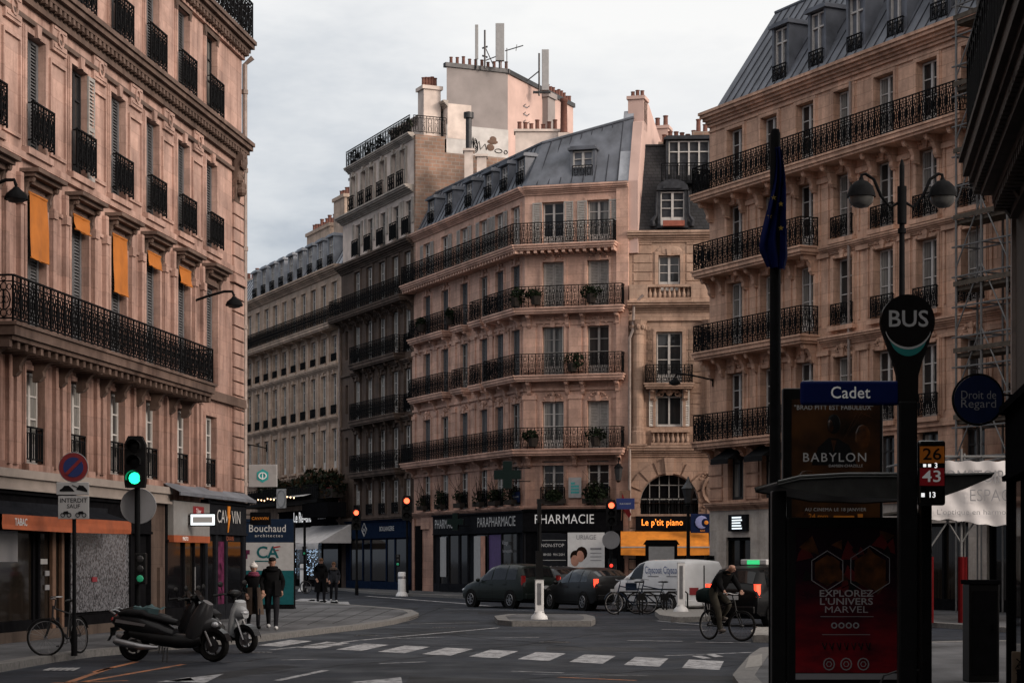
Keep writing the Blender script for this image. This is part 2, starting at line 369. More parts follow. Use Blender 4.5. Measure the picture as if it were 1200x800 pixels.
def window(parent, F, x, z, w, h, rev=.28, st='fr', fm='frame_white', sh=None, shm='shutter', y=0., arch=False, shw=.5):
    k = (w, h, st, fm)
    if k not in _wm:
        f = MB(); g = MB(); t = .055; hw = w/2
        f.box(-hw, -hw+t, -.05, .03, 0, h); f.box(hw-t, hw, -.05, .03, 0, h); f.box(-hw+t, hw-t, -.05, .03, h-t, h); f.box(-hw+t, hw-t, -.05, .03, 0, .1)
        if st == 'fr':
            f.box(-.055, .055, -.065, .02, .1, h-t)
            for s in (-1, 1):
                f.box(min(s*.055, s*(hw-t)), max(s*.055, s*(hw-t)), -.035, .01, .1, .42)
                for zz in (.42+(h-.5)*.36, .42+(h-.5)*.70): f.box(min(s*.055, s*(hw-t)), max(s*.055, s*(hw-t)), -.04, .01, zz, zz+.035)
            g.poly((-hw+t, -.005, .42), (hw-t, -.005, .42), (hw-t, -.005, h-t), (-hw+t, -.005, h-t))
        elif st == 'one':
            f.box(-.04, .04, -.065, .02, .1, h-t); f.box(-hw+t, hw-t, -.055, .02, h*.72, h*.72+.06)
            g.poly((-hw+t, -.005, .1), (hw-t, -.005, .1), (hw-t, -.005, h-t), (-hw+t, -.005, h-t))
        elif st == 'wide':
            for i in range(1, 4): f.box(-hw+w*i/4-.04, -hw+w*i/4+.04, -.065, .02, .1, h-t)
            f.box(-hw+t, hw-t, -.055, .02, h*.72, h*.72+.05)
            g.poly((-hw+t, -.005, .1), (hw-t, -.005, .1), (hw-t, -.005, h-t), (-hw+t, -.005, h-t))
        elif st == 'pers':
            n = int(h/.075)
            for s in (-1, 1):
                a, b = (0.01, hw-t) if s > 0 else (-hw+t, -.01)
                f.box(a, a+.06, -.05, 0, .1, h-t); f.box(b-.06, b, -.05, 0, .1, h-t)
                for i in range(n):
                    zz = .1+(h-t-.1)*i/n; f.add([(a+.06, -.045, zz), (b-.06, -.045, zz), (b-.06, -.005, zz+.06), (a+.06, -.005, zz+.06)], [(0, 1, 2, 3)])
            g.poly((-hw+t, .02, .1), (hw-t, .02, .1), (hw-t, .02, h-t), (-hw+t, .02, h-t))
        _wm[k] = (f.mesh('window', fm), g.mesh('pane', 'glass'))
    fme, gme = _wm[k]
    W = inst('window', fme, parent, F @ Tr(x, y+rev-.04, z)); inst('pane', gme, W, Matrix())
    if sh:
        for s in sh:                      # 'l' / 'r' folded back on the wall, 'L' / 'R' folded into the reveal
            me = shutter_mesh(shw if s in 'lr' else .24, h, shm); d = -1 if s in 'lL' else 1
            if s in 'lr': T = Tr(d*(w/2+shw/2+.02), -(rev-.04)-.045, 0)
            else: T = Tr(d*(w/2-.03), -.17, 0) @ Rz(PI/2)
            inst('shutter', me, W, T)
    return W
_sm = {}
def shutter_mesh(w, h, m):
    k = (w, h, m)
    if k not in _sm:
        f = MB(); n = int(h/.085); hw = w/2
        f.box(-hw, -hw+.05, -.02, .02, 0, h); f.box(hw-.05, hw, -.02, .02, 0, h); f.box(-hw+.05, hw-.05, -.02, .02, 0, .08); f.box(-hw+.05, hw-.05, -.02, .02, h-.08, h); f.box(-hw+.05, hw-.05, -.021, .021, h*.48, h*.48+.08)
        for i in range(n):
            z = .08+(h-.16)*i/n; f.add([(-hw+.05, -.018, z), (hw-.05, -.018, z), (hw-.05, .018, z+.07), (-hw+.05, .018, z+.07)], [(0, 1, 2, 3)])
        _sm[k] = f.mesh('shutter', m)
    return _sm[k]
def rail_run(mb, L, h, T, th=.011, pw=.34, st=0):
    """wrought iron run of length L along local x"""
    S = mb.T; mb.T = S @ T; th *= 1.35
    mb.box(0, L, -.025, .025, h-.035, h); mb.box(0, L, -.012, .012, h-.15, h-.125); mb.box(0, L, -.015, .015, .05, .08)
    n = max(1, round(L/pw)); p = L/n
    for i in range(n+1): mb.box(i*p-th, i*p+th, -th, th, 0, h-.035)
    H0, H1 = .08, h-.15
    for i in range(n):
        c = (i+.5)*p; zm = (H0+H1)/2; hh = H1-H0
        if st == 0:
            mb.ring((c, 0, zm), p*.36, hh*.30, th*.9, 10, 4)
            mb.ring((c, 0, H1-hh*.13), p*.17, hh*.12, th*.8, 7, 3); mb.ring((c, 0, H0+hh*.13), p*.17, hh*.12, th*.8, 7, 3)
            mb.box(c-th*.8, c+th*.8, -th*.8, th*.8, H0+hh*.26, H1-hh*.26)
            for s in (-1, 1):
                mb.ring((c+s*p*.30, 0, H0+hh*.14), p*.12, hh*.09, th*.7, 6, 3); mb.ring((c+s*p*.30, 0, H1-hh*.14), p*.12, hh*.09, th*.7, 6, 3)
                mb.ring((c+s*p*.14, 0, zm), p*.12, hh*.10, th*.7, 6, 3)
        elif st == 1:
            for s in (-.25, .25): mb.box(c+s*p-th*.7, c+s*p+th*.7, -th*.7, th*.7, H0, H1)
            mb.ring((c, 0, H1-hh*.2), p*.26, hh*.16, th*.8, 8, 3); mb.ring((c, 0, H0+hh*.25), p*.20, hh*.2, th*.8, 8, 3)
            mb.ring((c, 0, zm), p*.13, p*.13, th*.8, 6, 3)
        else:
            for s in (-.33, 0, .33): mb.box(c+s*p-th*.7, c+s*p+th*.7, -th*.7, th*.7, H0, H1)
        if st < 2: mb.ring((c, 0, h-.085), p*.14, .035, th*.6, 6, 3)
    mb.T = S
_rm = {}
def guard(parent, F, x, z, w, h, th=.011, st=0, y=-.06, name='window_guard', bulge=0.):
    k = (w, h, th, st)
    if k not in _rm:
        mb = MB(); rail_run(mb, w, h, Tr(-w/2, 0, 0), th, .3, st)
        for s in (-1, 1): mb.box(s*w/2-.012, s*w/2+.012, .012, .1, h-.06, h-.035); mb.box(s*w/2-.012, s*w/2+.012, .012, .1, .05, .08)
        _rm[k] = mb.mesh(name, 'iron')
    return inst(name, _rm[k], parent, F @ Tr(x, y, z))
CON = [(0, 0), (-.9, 0), (-.92, -.12), (-.80, -.26), (-.62, -.24), (-.5, -.34), (-.34, -.62), (-.36, -.8), (-.22, -.98), (0, -1.02)]
def console(mb, x, z, proj, h, w=.18):
    mb.prism([(p[0]*proj, z+p[1]*h) for p in CON], x-w/2, x+w/2, 'x')
    mb.ell((x, -proj*.78, z-h*.17), w*.62, proj*.16, h*.13, 8, 5)
def balcony(parent, F, x0, x1, z, proj=.75, th=.2, m='stone_pharm', brk=(), bh=.5, rh=1.0, sides=(1, 1), rth=.011, st=0, soff=0, pw=.34, inset=.06, rail=True):
    """slab whose top is at z, consoles below, wrought iron above"""
    mb = MB(); mb.box(x0, x1, -proj, 0, z-th, z); mb.box(x0-.04, x1+.04, -proj-.05, 0, z-.07, z-.004)
    mb.box(x0+.06, x1-.06, -proj+.07, 0, z-th-.09, z-th-.002)
    if soff:
        n = int((x1-x0)/soff)
        for i in range(n+1):
            x = x0+.1+(x1-x0-.2)*i/n; mb.box(x-.07, x+.07, -proj+.12, 0, z-th-.23, z-th-.092)
    for x in brk: console(mb, x, z-th-.092, proj*.8, bh)
    b = mb.build('balcony', m, parent, F)
    if rail:
        r = MB(); d = proj-inset; rail_run(r, x1-x0-2*inset, rh, Tr(x0+inset, -d, z), rth, pw, st)
        if sides[0]: rail_run(r, d, rh, Tr(x0+inset, 0, z) @ Rz(-PI/2), rth, pw, st)
        if sides[1]: rail_run(r, d, rh, Tr(x1-inset, 0, z) @ Rz(-PI/2), rth, pw, st)
        r.build('railing', 'iron', b)
    return b
def cornice(mb, x0, x1, z, proj=.45, h=.5, dent=0., e=(0, 0), dz=.1):
    """stepped moulding whose top is at z"""
    for a, b, p in ((0, .2, 1.), (.2, .42, .86), (.42, .62, .6), (.62, .8, .36), (.8, 1., .2)):
        mb.box(x0-e[0]*proj*p, x1+e[1]*proj*p, -proj*p, 0, z-h*b+.001, z-h*a)
    if dent:
        n = int((x1-x0)/dent)
        for i in range(n): mb.box(x0+dent*(i+.25), x0+dent*(i+.75), -proj*.58, 0, z-h*.62-dz, z-h*.62-.001)
def surround(mb, x, z, w, h, t=.14, d=.05, hood=0., key=True, sill=True, ear=False):
    mb.box(x-w/2-t, x-w/2-.002, -d, 0, z, z+h); mb.box(x+w/2+.002, x+w/2+t, -d, 0, z, z+h); mb.box(x-w/2-t, x+w/2+t, -d, 0, z+h+.002, z+h+t)
    mb.box(x-w/2-t-.05, x-w/2-t-.002, -d*.55, 0, z, z+h+t)
    mb.box(x+w/2+t+.002, x+w/2+t+.05, -d*.55, 0, z, z+h+t)
    if sill: mb.box(x-w/2-t-.08, x+w/2+t+.08, -.16, 0, z-.16, z-.02)
    if hood:
        a = w/2+t+.16; mb.box(x-a, x+a, -hood, 0, z+h+t+.30, z+h+t+.38); mb.box(x-a+.05, x+a-.05, -hood*.75, 0, z+h+t+.22, z+h+t+.298); mb.box(x-a+.1, x+a-.1, -hood*.4, 0, z+h+t+.1, z+h+t+.218)
        for s in (-1, 1): console(mb, x+s*(a-.16), z+h+t+.218, hood*.7, .42, .12)
    if key:
        mb.prism([(x-.09, z+h-.02), (x+.09, z+h-.02), (x+.14, z+h+t+.12), (x-.14, z+h+t+.12)], -d-.07, 0)
def ornament(mb, x, z, s=1., seed=0):
    q = random.Random(seed)
    mb.ell((x, -.07, z), .13*s, .09, .15*s, 8, 5)
    for d in (-1, 1):
        for i in range(4):
            mb.ell((x+d*(.16+.12*i)*s, -.05, z+(.05-.035*i*i+q.uniform(-.02, .02))*s), .085*s, .07, .07*s, 6, 4)
        mb.ring((x+d*.3*s, -.05, z-.06*s), .09*s, .09*s, .03*s, 8, 4)
def pot_row(parent, F, x0, x1, y, z, n, h=.5, r=.11, seed=1):
    q = random.Random(seed); pm = [MB(), MB()]
    for i in range(n):
        x = x0+(x1-x0)*(i/(n-1) if n > 1 else .5); hh = h*q.uniform(.7, 1.25)
        p = MB(); p.lathe([(r*.9, 0), (r, .05), (r*.8, .08), (r*.72, hh*.9), (r*.9, hh*.92), (r*.9, hh), (r*.55, hh), (r*.5, hh*.7)], n=8)
        p.build('chimney_pot', 'pot', parent, F @ Tr(x, y, z), smooth=True)
def mansard(parent, F, x0, x1, z0, z1, dy, m='zinc', seam=.55, hip=(0, 0), y0=0., top=1.6, name='roof'):
    mb = MB(); a, b = x0+hip[0], x1-hip[1]
    mb.poly((x0, y0, z0), (x1, y0, z0), (b, y0+dy, z1), (a, y0+dy, z1))
    mb.poly((x0, y0, z0), (a, y0+dy, z1), (a, 8, z1), (x0, 8, z0)); mb.poly((x1, y0, z0), (b, y0+dy, z1), (b, 8, z1), (x1, 8, z0))
    mb.poly((a, y0+dy, z1), (b, y0+dy, z1), (b, y0+dy+top, z1+.35), (a, y0+dy+top, z1+.35)); mb.poly((a, y0+dy+top, z1+.35), (b, y0+dy+top, z1+.35), (b, 8, z1+.3), (a, 8, z1+.3))
    n = int((x1-x0)/seam)
    for i in range(1, n):
        u = i/n; mb.k = 1 if m != 'slate' else 0; mb.bar((x0+(x1-x0)*u, y0-.01, z0), (a+(b-a)*u, y0+dy-.01, z1), .032, 4); mb.k = 0
    mb.tube([(a, y0+dy, z1), (b, y0+dy, z1)], .07, 6)
    mb.box(x0-.1, x1+.1, y0-.12, y0+.1, z0-.12, z0+.02)
    return mb.build(name, [m, 'zinc_seam'] if m != 'slate' else m, parent, F)
def dormer(parent, F, x, y, z, w, h, depth, m='zinc', st='one', fm='frame_white', gd=True, top='flat', gh=.8, cheek=None):
    mb = MB(); t = .13
    for s in (-1, 1): mb.box(x+s*(w/2+t/2)-t/2, x+s*(w/2+t/2)+t/2, y, y+depth, z, z+h+.05)
    mb.box(x-w/2-.001, x+w/2+.001, y+.16, y+depth, z-.1, z+h)
    if top == 'flat':
        mb.box(x-w/2-t-.1, x+w/2+t+.1, y-.12, y+depth+.3, z+h+.05, z+h+.16); mb.box(x-w/2-t, x+w/2+t, y-.04, y+depth, z+h+.16, z+h+.24)
    else:
        n = 8; a = w/2+t+.06
        p = [(x-a, z+h+.05)]+[(x-a*math.cos(PI*i/n), z+h+.1+a*.62*math.sin(PI*i/n)) for i in range(n+1)]+[(x+a, z+h+.05)]
        mb.prism(p, y-.1, y+depth+.3)
        p2 = [(x-a*.6*math.cos(PI*i/n), z+h+.12+a*.36*math.sin(PI*i/n)) for i in range(n+1)]; mb.prism(p2, y-.16, y-.101)
        for s in (-1, 1): mb.tube([(x+s*(w/2+t+.22), y+.05, z), (x+s*(w/2+t+.25), y+.02, z+.25), (x+s*(w/2+t+.08), y, z+.5), (x+s*(w/2+t+.05), y, z+h)], [.14, .13, .07, .05], 6)
    mb.box(x-w/2-t-.04, x+w/2+t+.04, y-.08, y+.1, z-.1, z)
    d = mb.build('dormer', m, parent, F)
    k = (w, h, st, fm); W = window(d, Matrix(), x, z, w, h, rev=.18, st=st, fm=fm, y=y)
    # keep the tree three levels deep: window parts hang directly under the dormer
    for c in list(W.children):
        c.parent = d; c.matrix_local = W.matrix_local
    if gd: guard(d, Matrix(), x, z+.02, w, gh, .011, 1, y=y-.06)
    return d
def building(name, label, o, u, cat='building'):
    return thing(name, label, cat, (o[0], o[1], 0), math.atan2(u[1], u[0]))
I4 = Matrix()
# ================================================================== left corner building
LB = building('corner_building', 'pink stone corner building at left with orange window blinds and wrought iron balcony', (-12.6, 21.8), (.13, .991))
X = lambda t: 36-t
tk = [3.25+2.62*k for k in range(13)]
ops = []
for t in tk:
    x = X(t)
    ops += [(x-.52, x+.52, 3.8, 5.75), (x-.55, x+.55, 6.68, 9.35), (x-.52, x+.52, 10.35, 12.75), (x-.52, x+.52, 14.02, 16.25)]
walls(LB, I4, 0, 36, 0, 17, ops, 'stone_left', .20)
mo = MB(); so = MB()
for i, t in enumerate(tk):
    x = X(t)
    surround(mo, x, 3.8, 1.04, 1.95, .1, .03, key=False)
    surround(mo, x, 6.68, 1.1, 2.67, .13, .06, key=False, sill=False); surround(so, x, 9.2, 1.1, .15, .13, .07, hood=.42, key=False, sill=False)
    surround(mo, x, 10.35, 1.04, 2.4, .12, .05, key=True); surround(mo, x, 14.02, 1.04, 2.23, .13, .05, key=False); surround(so, x, 16.1, 1.04, .15, .13, .06, hood=.25, key=False, sill=False)
    window(LB, I4, x, 3.82, 1.0, 1.9, .22, 'fr'); guard(LB, I4, x, 3.83, 1.0, .75, .012, 2, y=.02)
    window(LB, I4, x, 6.7, 1.06, 2.6, .2, 'pers', 'shutter_dark')
    window(LB, I4, x, 10.37, 1.0, 2.35, .2, 'pers' if i in (0, 1, 2, 3, 5) else 'fr', 'shutter_dark' if i in (0, 1, 2, 3, 5) else 'frame_dark', sh='r' if i == 4 else None, shw=.42)
    window(LB, I4, x, 14.04, 1.0, 2.2, .2, 'pers' if i % 3 else 'fr', 'shutter_dark' if i % 3 else 'frame_dark')
    guard(LB, I4, x, 10.42, 1.24, .88, .013, 0, y=-.2); guard(LB, I4, x, 14.1, 1.3, .95, .013, 0, y=-.2)
    # pilaster panels between the bays
    a, b = x+.82, x+2.62-.82
    if i > 0:
        for z0, z1 in ((10.45, 12.55), (6.9, 9.3)):
            mo.box(a, b, -.05, 0, z0, z0+.08); mo.box(a, b, -.05, 0, z1-.08, z1); mo.box(a, a+.07, -.05, 0, z0+.08, z1-.08); mo.box(b-.07, b, -.05, 0, z0+.08, z1-.08)
        mo.box(a+.05, b-.05, -.07, 0, 12.75, 13.35); mo.ring(((a+b)/2, -.08, 13.05), .16, .16, .04, 10, 4); mo.box(a+.12, b-.12, -.09, -.07, 12.82, 12.88); mo.box(a+.12, b-.12, -.09, -.07, 13.22, 13.28)
        for d in (.02, .42): mo.box(x+1.0+d, x+1.22+d, -.09, 0, 3.75, 6.2); mo.box(x+.96+d, x+1.26+d, -.12, 0, 6.0, 6.12)
        for d in (-.7, .7): mo.box(x+1.31+d*.55-.09, x+1.31+d*.55+.09, -.1, 0, 6.7, 9.75); mo.box(x+1.31+d*.55-.13, x+1.31+d*.55+.13, -.14, 0, 9.1, 9.3)
cornice(so, 0, 36.02, 13.95, .40, .55, .28, dz=.12); cornice(so, 0, 36.02, 16.95, .42, .55, .3, e=(0, .3), dz=.12)
mo.box(0, 36, -.10, 0, 10.05, 10.2); so.box(0, 36, -.082, 0, 12.95, 13.05); so.box(0, 36, -.12, 0, 13.3, 13.42)
so.box(0, 36, -.14, 0, 6.2, 6.45); mo.box(0, 36, -.1, 0, 16.4, 16.5)
for k in range(26):                       # rusticated quoins at the corner
    mo.box(34.95, 36.02, -.07, 0, 3.75+k*.40, 3.75+k*.40+.35)
mo.box(34.7, 36.04, -.14, 0, 9.75, 9.95)
for k in range(7): so.ell((35.2+.09*math.sin(k*2.1), -.16-.05*math.cos(k), 12.4+.17*k), .2, .16, .15, 7, 5)
console(so, 35.2, 13.42, .36, 1.35, .5); so.build('cornice', 'stone_left_dark', LB)
mo.build('moulding', 'stone_left', LB)
bd = MB(); bd.box(0, 28.3, -.32, 0, 3.45, 3.62); bd.box(0, 28.3, -.24, 0, 3.26, 3.448); bd.box(0, 28.3, -.30, 0, 3.2, 3.258); bd.build('ledge', 'paint_band', LB)
balcony(LB, I4, X(19.5), X(5.6), 6.42, .82, .26, 'stone_left_dark', [X(5.9+1.31*k) for k in range(11)], .55, .92, rth=.013, soff=.42, pw=.40)
balcony(LB, I4, 1, X(20.4), 6.42, .82, .26, 'stone_left_dark', [3, 6, 9, 12, 14.5], .55, .92, rth=.013, soff=.42, pw=.40)
tr = MB(); rail_run(tr, 36.1, 1.1, Tr(0, -.3, 16.98), .013, .4); rail_run(tr, 3, 1.1, Tr(36.1, -.3, 16.98) @ Rz(PI/2), .013, .4); tr.build('railing', 'iron', LB)
walls(LB, I4 @ Tr(0, .7, 0), 0, 35.5, 17, 20, [], 'stone_left', name='attic_wall')
for k, (t, l) in enumerate(((tk[5], 1.35), (tk[4], .32), (tk[3], 1.35), (tk[2], .34), (tk[1], .40))):
    b = MB(); cloth(b, (-.5, -.04, 0), (.5, -.04, 0), (.5, -.09, -l), (-.5, -.09, -l), .035, 12, 8, k, .03); b.bar((-.52, -.02, 0), (.52, -.02, 0), .04, 6); b.bar((-.5, -.08, -l), (.5, -.08, -l), .02, 6)
    b.build('window_blind', 'blind_orange', LB, Tr(X(t), -.04, 9.42), smooth=80)
dp = MB(); dp.tube([(36.12, -.06, 3.4), (36.12, -.06, 16.3), (36.12, -.3, 16.5)], .075, 8)
for k in range(6): dp.cyl((36.12, -.06, 4+k*2.3), .1, .12, 8)
dp.build('downpipe', 'pipe', LB)
# shops on the ground floor -------------------------------------------------
def shop_front(parent, F, x0, x1, z1, m, panes, name='shopfront', fas=.7, stall=.55, dep=.14, pm='shopglass'):
    """painted joinery: stall riser, uprights, fascia; panes = list of (a,b,za,zb)"""
    f = MB(); f.box(x0, x1, -dep, 0, z1-fas, z1); f.box(x0-.04, x1+.04, -dep-.08, 0, z1-.06, z1+.03); f.box(x0, x1, -dep-.04, 0, z1-fas-.06, z1-fas)
    f.box(x0, x1, -dep+.02, 0, .1, stall) if stall else None
    e = sorted({x0, x1} | {v for p in panes for v in p[:2]})
    for v in e: f.box(max(x0, v-.06), min(x1, v+.06), -dep+.01, 0, .12, z1-fas-.06)
    f.box(x0, x1, -.02, .02, .1, z1-fas)
    o = f.build(name, m, parent, F)
    for p in panes:
        g = MB(); g.poly((p[0]+.06, -dep+.06, p[2]), (p[1]-.06, -dep+.06, p[2]), (p[1]-.06, -dep+.06, p[3]), (p[0]+.06, -dep+.06, p[3])); g.build('shop_window', p[4] if len(p) > 4 else pm, o)
    return o
# speckled display window
m_, t_, N_, L_, b_ = nt('speckle'); tcs = N_.new('ShaderNodeTexCoord'); vo = N_.new('ShaderNodeTexVoronoi'); vo.inputs['Scale'].default_value = 24
L_.new(tcs.outputs['Object'], vo.inputs['Vector']); L_.new(mul(N_, L_, vo.outputs['Color'], (.30, .31, .33, 1)), b_.inputs['Base Color'])
sg = ramp(N_, L_, noise(N_, L_, tcs.outputs['Object'], 17, 3), [(.36, .12), (.62, 1.)]); L_.new(mul(N_, L_, sg, (.135, .137, .15, 1)), b_.inputs['Base Color'])
b_.inputs['Roughness'].default_value = .25; M['speckle'] = m_
s1 = shop_front(LB, I4, 14, X(8.9), 3.18, 'shop_black', [(X(14.6), X(10.4), .62, 2.42, 'speckle'), (14.6, X(16.7), .3, 2.42), (X(16.4), X(15.0), .2, 2.42)])
st = MB(); st.box(14, X(8.9), -.2, 0, .1, .33); st.build('plinth', 'stone_near', LB)
pw = MB(); pw.box(X(15.75), X(15.55), -.17, -.1, .2, 2.4); pw.box(X(15.2), X(15.05), -.17, -.1, .2, 2.4); pw.build('door_post', 'wood', s1)
for x_, z_, w_, m_ in ((X(15.9), 1.5, .12, 'letter_grey'), (X(15.9), 1.2, .12, 'letter_grey'), (X(16.1), 1.75, .2, 'white_dim'), (X(12.95), 1.34, .16, 'sig_red_dim')):
    po = MB(); po.box(x_-w_, x_+w_, -.115, -.095, z_-.05, z_+.06); po.build('sticker', m_, s1)
po = MB(); po.box(X(18.6), X(17.55), -.11, -.095, 1.75, 2.38); po.build('poster', 'letter_grey', s1)
aw = MB(); aw.add([(X(20.2), -.16, 2.9), (X(12.6), -.16, 2.9), (X(12.6), -.85, 2.66), (X(20.2), -.85, 2.66)], [(0, 1, 2, 3)]); aw.k = 1
cloth(aw, (X(20.2), -.852, 2.665), (X(12.6), -.852, 2.665), (X(12.6), -.86, 2.38), (X(20.2), -.86, 2.38), .03, 60, 3, 3, .02); aw.k = 0
aw.box(X(20.2), X(12.6), -.3, -.14, 2.84, 2.96)
aw.build('awning', ['shop_grey', 'orange_cloth'], LB)
wl = MB(); wl.text('TABAC', .2, Tr(X(19.3), -.872, 2.52), .02); wl.build('lettering', 'letter_dim', LB)
pi_ = MB(); pi_.box(X(8.85), X(7.75), -.12, 0, .1, 3.2); pi_.box(X(8.4), X(8.05), -.2, -.12, .1, 1.6); pi_.build('pier', 'stone_brown', LB)
s2 = shop_front(LB, I4, X(7.7), X(4.25), 3.3, 'shop_black', [(X(7.6), X(6.1), .4, 2.25), (X(6.1), X(5.2), .15, 2.25), (X(5.2), X(4.3), .4, 2.25)], fas=1.0)
dh = MB(); dh.bar((X(5.4), -.2, .9), (X(5.4), -.2, 1.6), .02, 6); dh.build('door_handle', 'steel', s2)
sb = MB(); sb.box(X(7.6), X(4.35), -.3, -.15, 2.42, 3.3); sb.k = 1; sb.box(X(7.6), X(4.35), -.31, -.15, 2.24, 2.418); sb.k = 2
sb.box(X(5.9), X(4.9), -.305, -.30, 2.95, 3.2); sb.k = 3; sb.text('Tabac', .2, Tr(X(5.4), -.308, 3.07)); sb.text('PHOTO', .14, Tr(X(6.6), -.313, 2.33), .02)
sb.build('shop_sign', ['sign_grey', 'orange_cloth', 'sign_red', 'letter_white'], s2)
zc = MB(); zc.add([(X(8.0), -.1, 3.75), (X(4.2), -.1, 3.75), (X(4.2), -.6, 3.5), (X(8.0), -.6, 3.5)], [(0, 1, 2, 3)]); zc.box(X(8.0), X(4.2), -.62, -.58, 3.42, 3.51)
zc.add([(X(4.1), -.1, 3.72), (X(0.), -.1, 3.72), (X(0.), -.42, 3.52), (X(4.1), -.42, 3.52)], [(0, 1, 2, 3)]); zc.box(X(4.1), X(0.), -.44, -.40, 3.44, 3.53)
zc.build('canopy', 'zinc', LB)
s3 = shop_front(LB, I4, X(4.15), X(.0), 3.4, 'shop_grey', [(X(4.0), X(3.1), .4, 2.3), (X(3.0), X(2.1), .2, 2.3, 'pink_poster'), (X(2.0), X(.2), .45, 2.3)], fas=.85)
l3 = MB(); l3.text('CAV  VIN', .52, Tr(X(1.9), -.155, 2.98), 0, 1.0, 2.4); l3.build('lettering', 'letter_dim', s3)
l4 = MB(); l4.prism([(-.13, .32), (.12, .32), (.03, .08), (.13, .08), (-.10, -.42), (-.02, -.02), (-.13, -.02)], -.03, 0); l4.build('bottle_emblem', 'neon_orange' if 0 else 'orange_awning', s3, Tr(X(1.95), -.15, 2.98))
l5 = MB(); l5.text('CAVAVIN', .18, Tr(X(1.8), -.155, 2.38)); l5.build('lettering', 'orange_cloth', s3)
# signs hung on this building
ls = thing('illuminated_sign', 'small lit white box sign projecting beside the white and orange shop board', 'sign', (0, 0, 0))
ls.matrix_world = LB.matrix_basis @ Tr(X(6.3), -.3, 2.83)
b = MB(); b.box(-.06, .06, -.75, -.05, -.17, .17); b.build('case', 'plastic_black', ls)
b = MB(); b.box(-.075, -.061, -.72, -.08, -.14, .14); b.build('lit_face', 'lamp_white', ls, bevel=0); b = MB(); b.box(-.082, -.076, -.66, -.14, -.075, .075); b.build('name_strip', 'letter_dim', ls)
b = MB(); b.bar((0, -.05, .1), (0, .25, .1), .02); b.bar((0, -.05, -.1), (0, .25, -.1), .02); b.build('bracket', 'iron', ls)
def proj_sign(name, label, F, w, h, board, fn, mats, br=.15, t=.08, group=None):
    s = thing(name, label, 'sign'); s.matrix_world = F
    b = MB(); b.box(-t/2, t/2, -br-w, -br, -h/2, h/2); b.build('board', board, s, bevel=.01)
    g = MB(); g.T = Tr(-t/2-.004, -br-w/2, 0) @ Rz(-PI/2); fn(g); g.build('emblem', mats, s)
    k = MB(); k.bar((0, -br, h*.3), (0, 0, h*.3), .02); k.bar((0, -br, -h*.3), (0, 0, -h*.3), .02); k.build('bracket', 'iron', s); return s
def hexlogo(g):
    g.prism([(.2*math.cos(PI/2+i*PI/3), .2*math.sin(PI/2+i*PI/3)) for i in range(6)], -.004, 0); g.k = 1
    g.ring((0, -.008, .0), .11, .09, .02, 14, 4); g.box(-.012, .012, -.012, -.006, -.12, .1)
proj_sign('hexagon_sign', 'grey box sign with teal hexagon emblem on the corner of the left building', LB.matrix_basis @ Tr(36.25, 0, 4.25), .85, .66, 'white_dim', hexlogo, ['teal_bright', 'letter_white'])
def cav(g): g.text('CAVAVIN', .12, I4, .01)
proj_sign('wine_shop_sign', 'small dark board with orange lettering between corner shop and navy hoarding', LB.matrix_basis @ Tr(36.4, 0, 3.0), .62, .38, 'shop_black', cav, ['neon_orange' if 0 else 'orange_awning'])
def wall_lamp(label, F, L=1.25, s=.72):
    o = thing('wall_lamp', label, 'street lamp', group=None); o.matrix_world = F
    a = MB(); a.tube([(0, 0, -.05), (0, -.35*L, .08), (0, -.75*L, .2), (0, -.95*L, .2), (0, -L, .08)], .035, 6); a.box(-.06, .06, -.04, .02, -.3, .2); a.build('arm', 'iron', o, smooth=True)
    h = MB(); h.lathe([(r_*s, z_*s) for r_, z_ in ((.03, .1), (.07, .08), (.12, .02), (.27, -.1), (.32, -.22), (.32, -.26), (.28, -.24))], (0, -L, 0), 14); h.build('lamp_shade', 'iron', o, smooth=True)
    g = MB(); g.lathe([(r_*s, z_*s) for r_, z_ in ((.28, -.23), (.2, -.32), (0, -.36))], (0, -L, 0), 12); g.build('globe', 'steel_dark', o, smooth=True); return o
wall_lamp('dark dome lamp on bracket at the balcony end of left building', LB.matrix_basis @ Tr(X(4.95), 0, 8.75), 1.15)
wall_lamp('dark dome lamp at left picture edge under the upper window guards', LB.matrix_basis @ Tr(X(19.5), 0, 8.95), .85)

# ================================================================== far row: restaurant building, dark building, pharmacy
U = (.399, -.917)
FA = building('far_building', 'tan stone terrace building with grey mansard and row of dormers above the corner restaurant', (-18.94, 137.4), U)
ops = []; xs = [2.1+2.06*k for k in range(10)]+[.05-2.06*k for k in range(5)]
for x in xs: ops += [(x-.5, x+.5, 16.05, 18.55), (x-.48, x+.48, 13.75, 15.3), (x-.5, x+.5, 10.55, 13.0), (x-.5, x+.5, 7.3, 9.7)]
walls(FA, I4, -10, 21.9, 0, 19.4, ops, 'stone_far', .2)
mo = MB()
for x in xs:
    surround(mo, x, 16.05, 1.0, 2.5, .1, .04, key=False, sill=False); surround(mo, x, 10.55, 1.0, 2.45, .12, .06); surround(mo, x, 7.3, 1.0, 2.4, .1, .05, key=False); surround(mo, x, 13.75, .96, 1.55, .1, .05, key=False)
    mo.box(x+.83, x+1.23, -.1, 0, 7.0, 15.4)
    window(FA, I4, x, 16.07, .95, 2.45, .2); window(FA, I4, x, 13.77, .92, 1.5, .2); window(FA, I4, x, 10.57, .95, 2.4, .2); window(FA, I4, x, 7.32, .95, 2.35, .2)
    guard(FA, I4, x, 10.57, 1.0, .55, .02, 1); guard(FA, I4, x, 13.77, .96, .45, .02, 1)
cornice(mo, -10, 21.9, 19.45, .5, .5, .0); cornice(mo, -10, 21.9, 13.55, .3, .4); cornice(mo, -10, 21.9, 10.4, .28, .35); cornice(mo, -10, 21.9, 7.0, .3, .4)
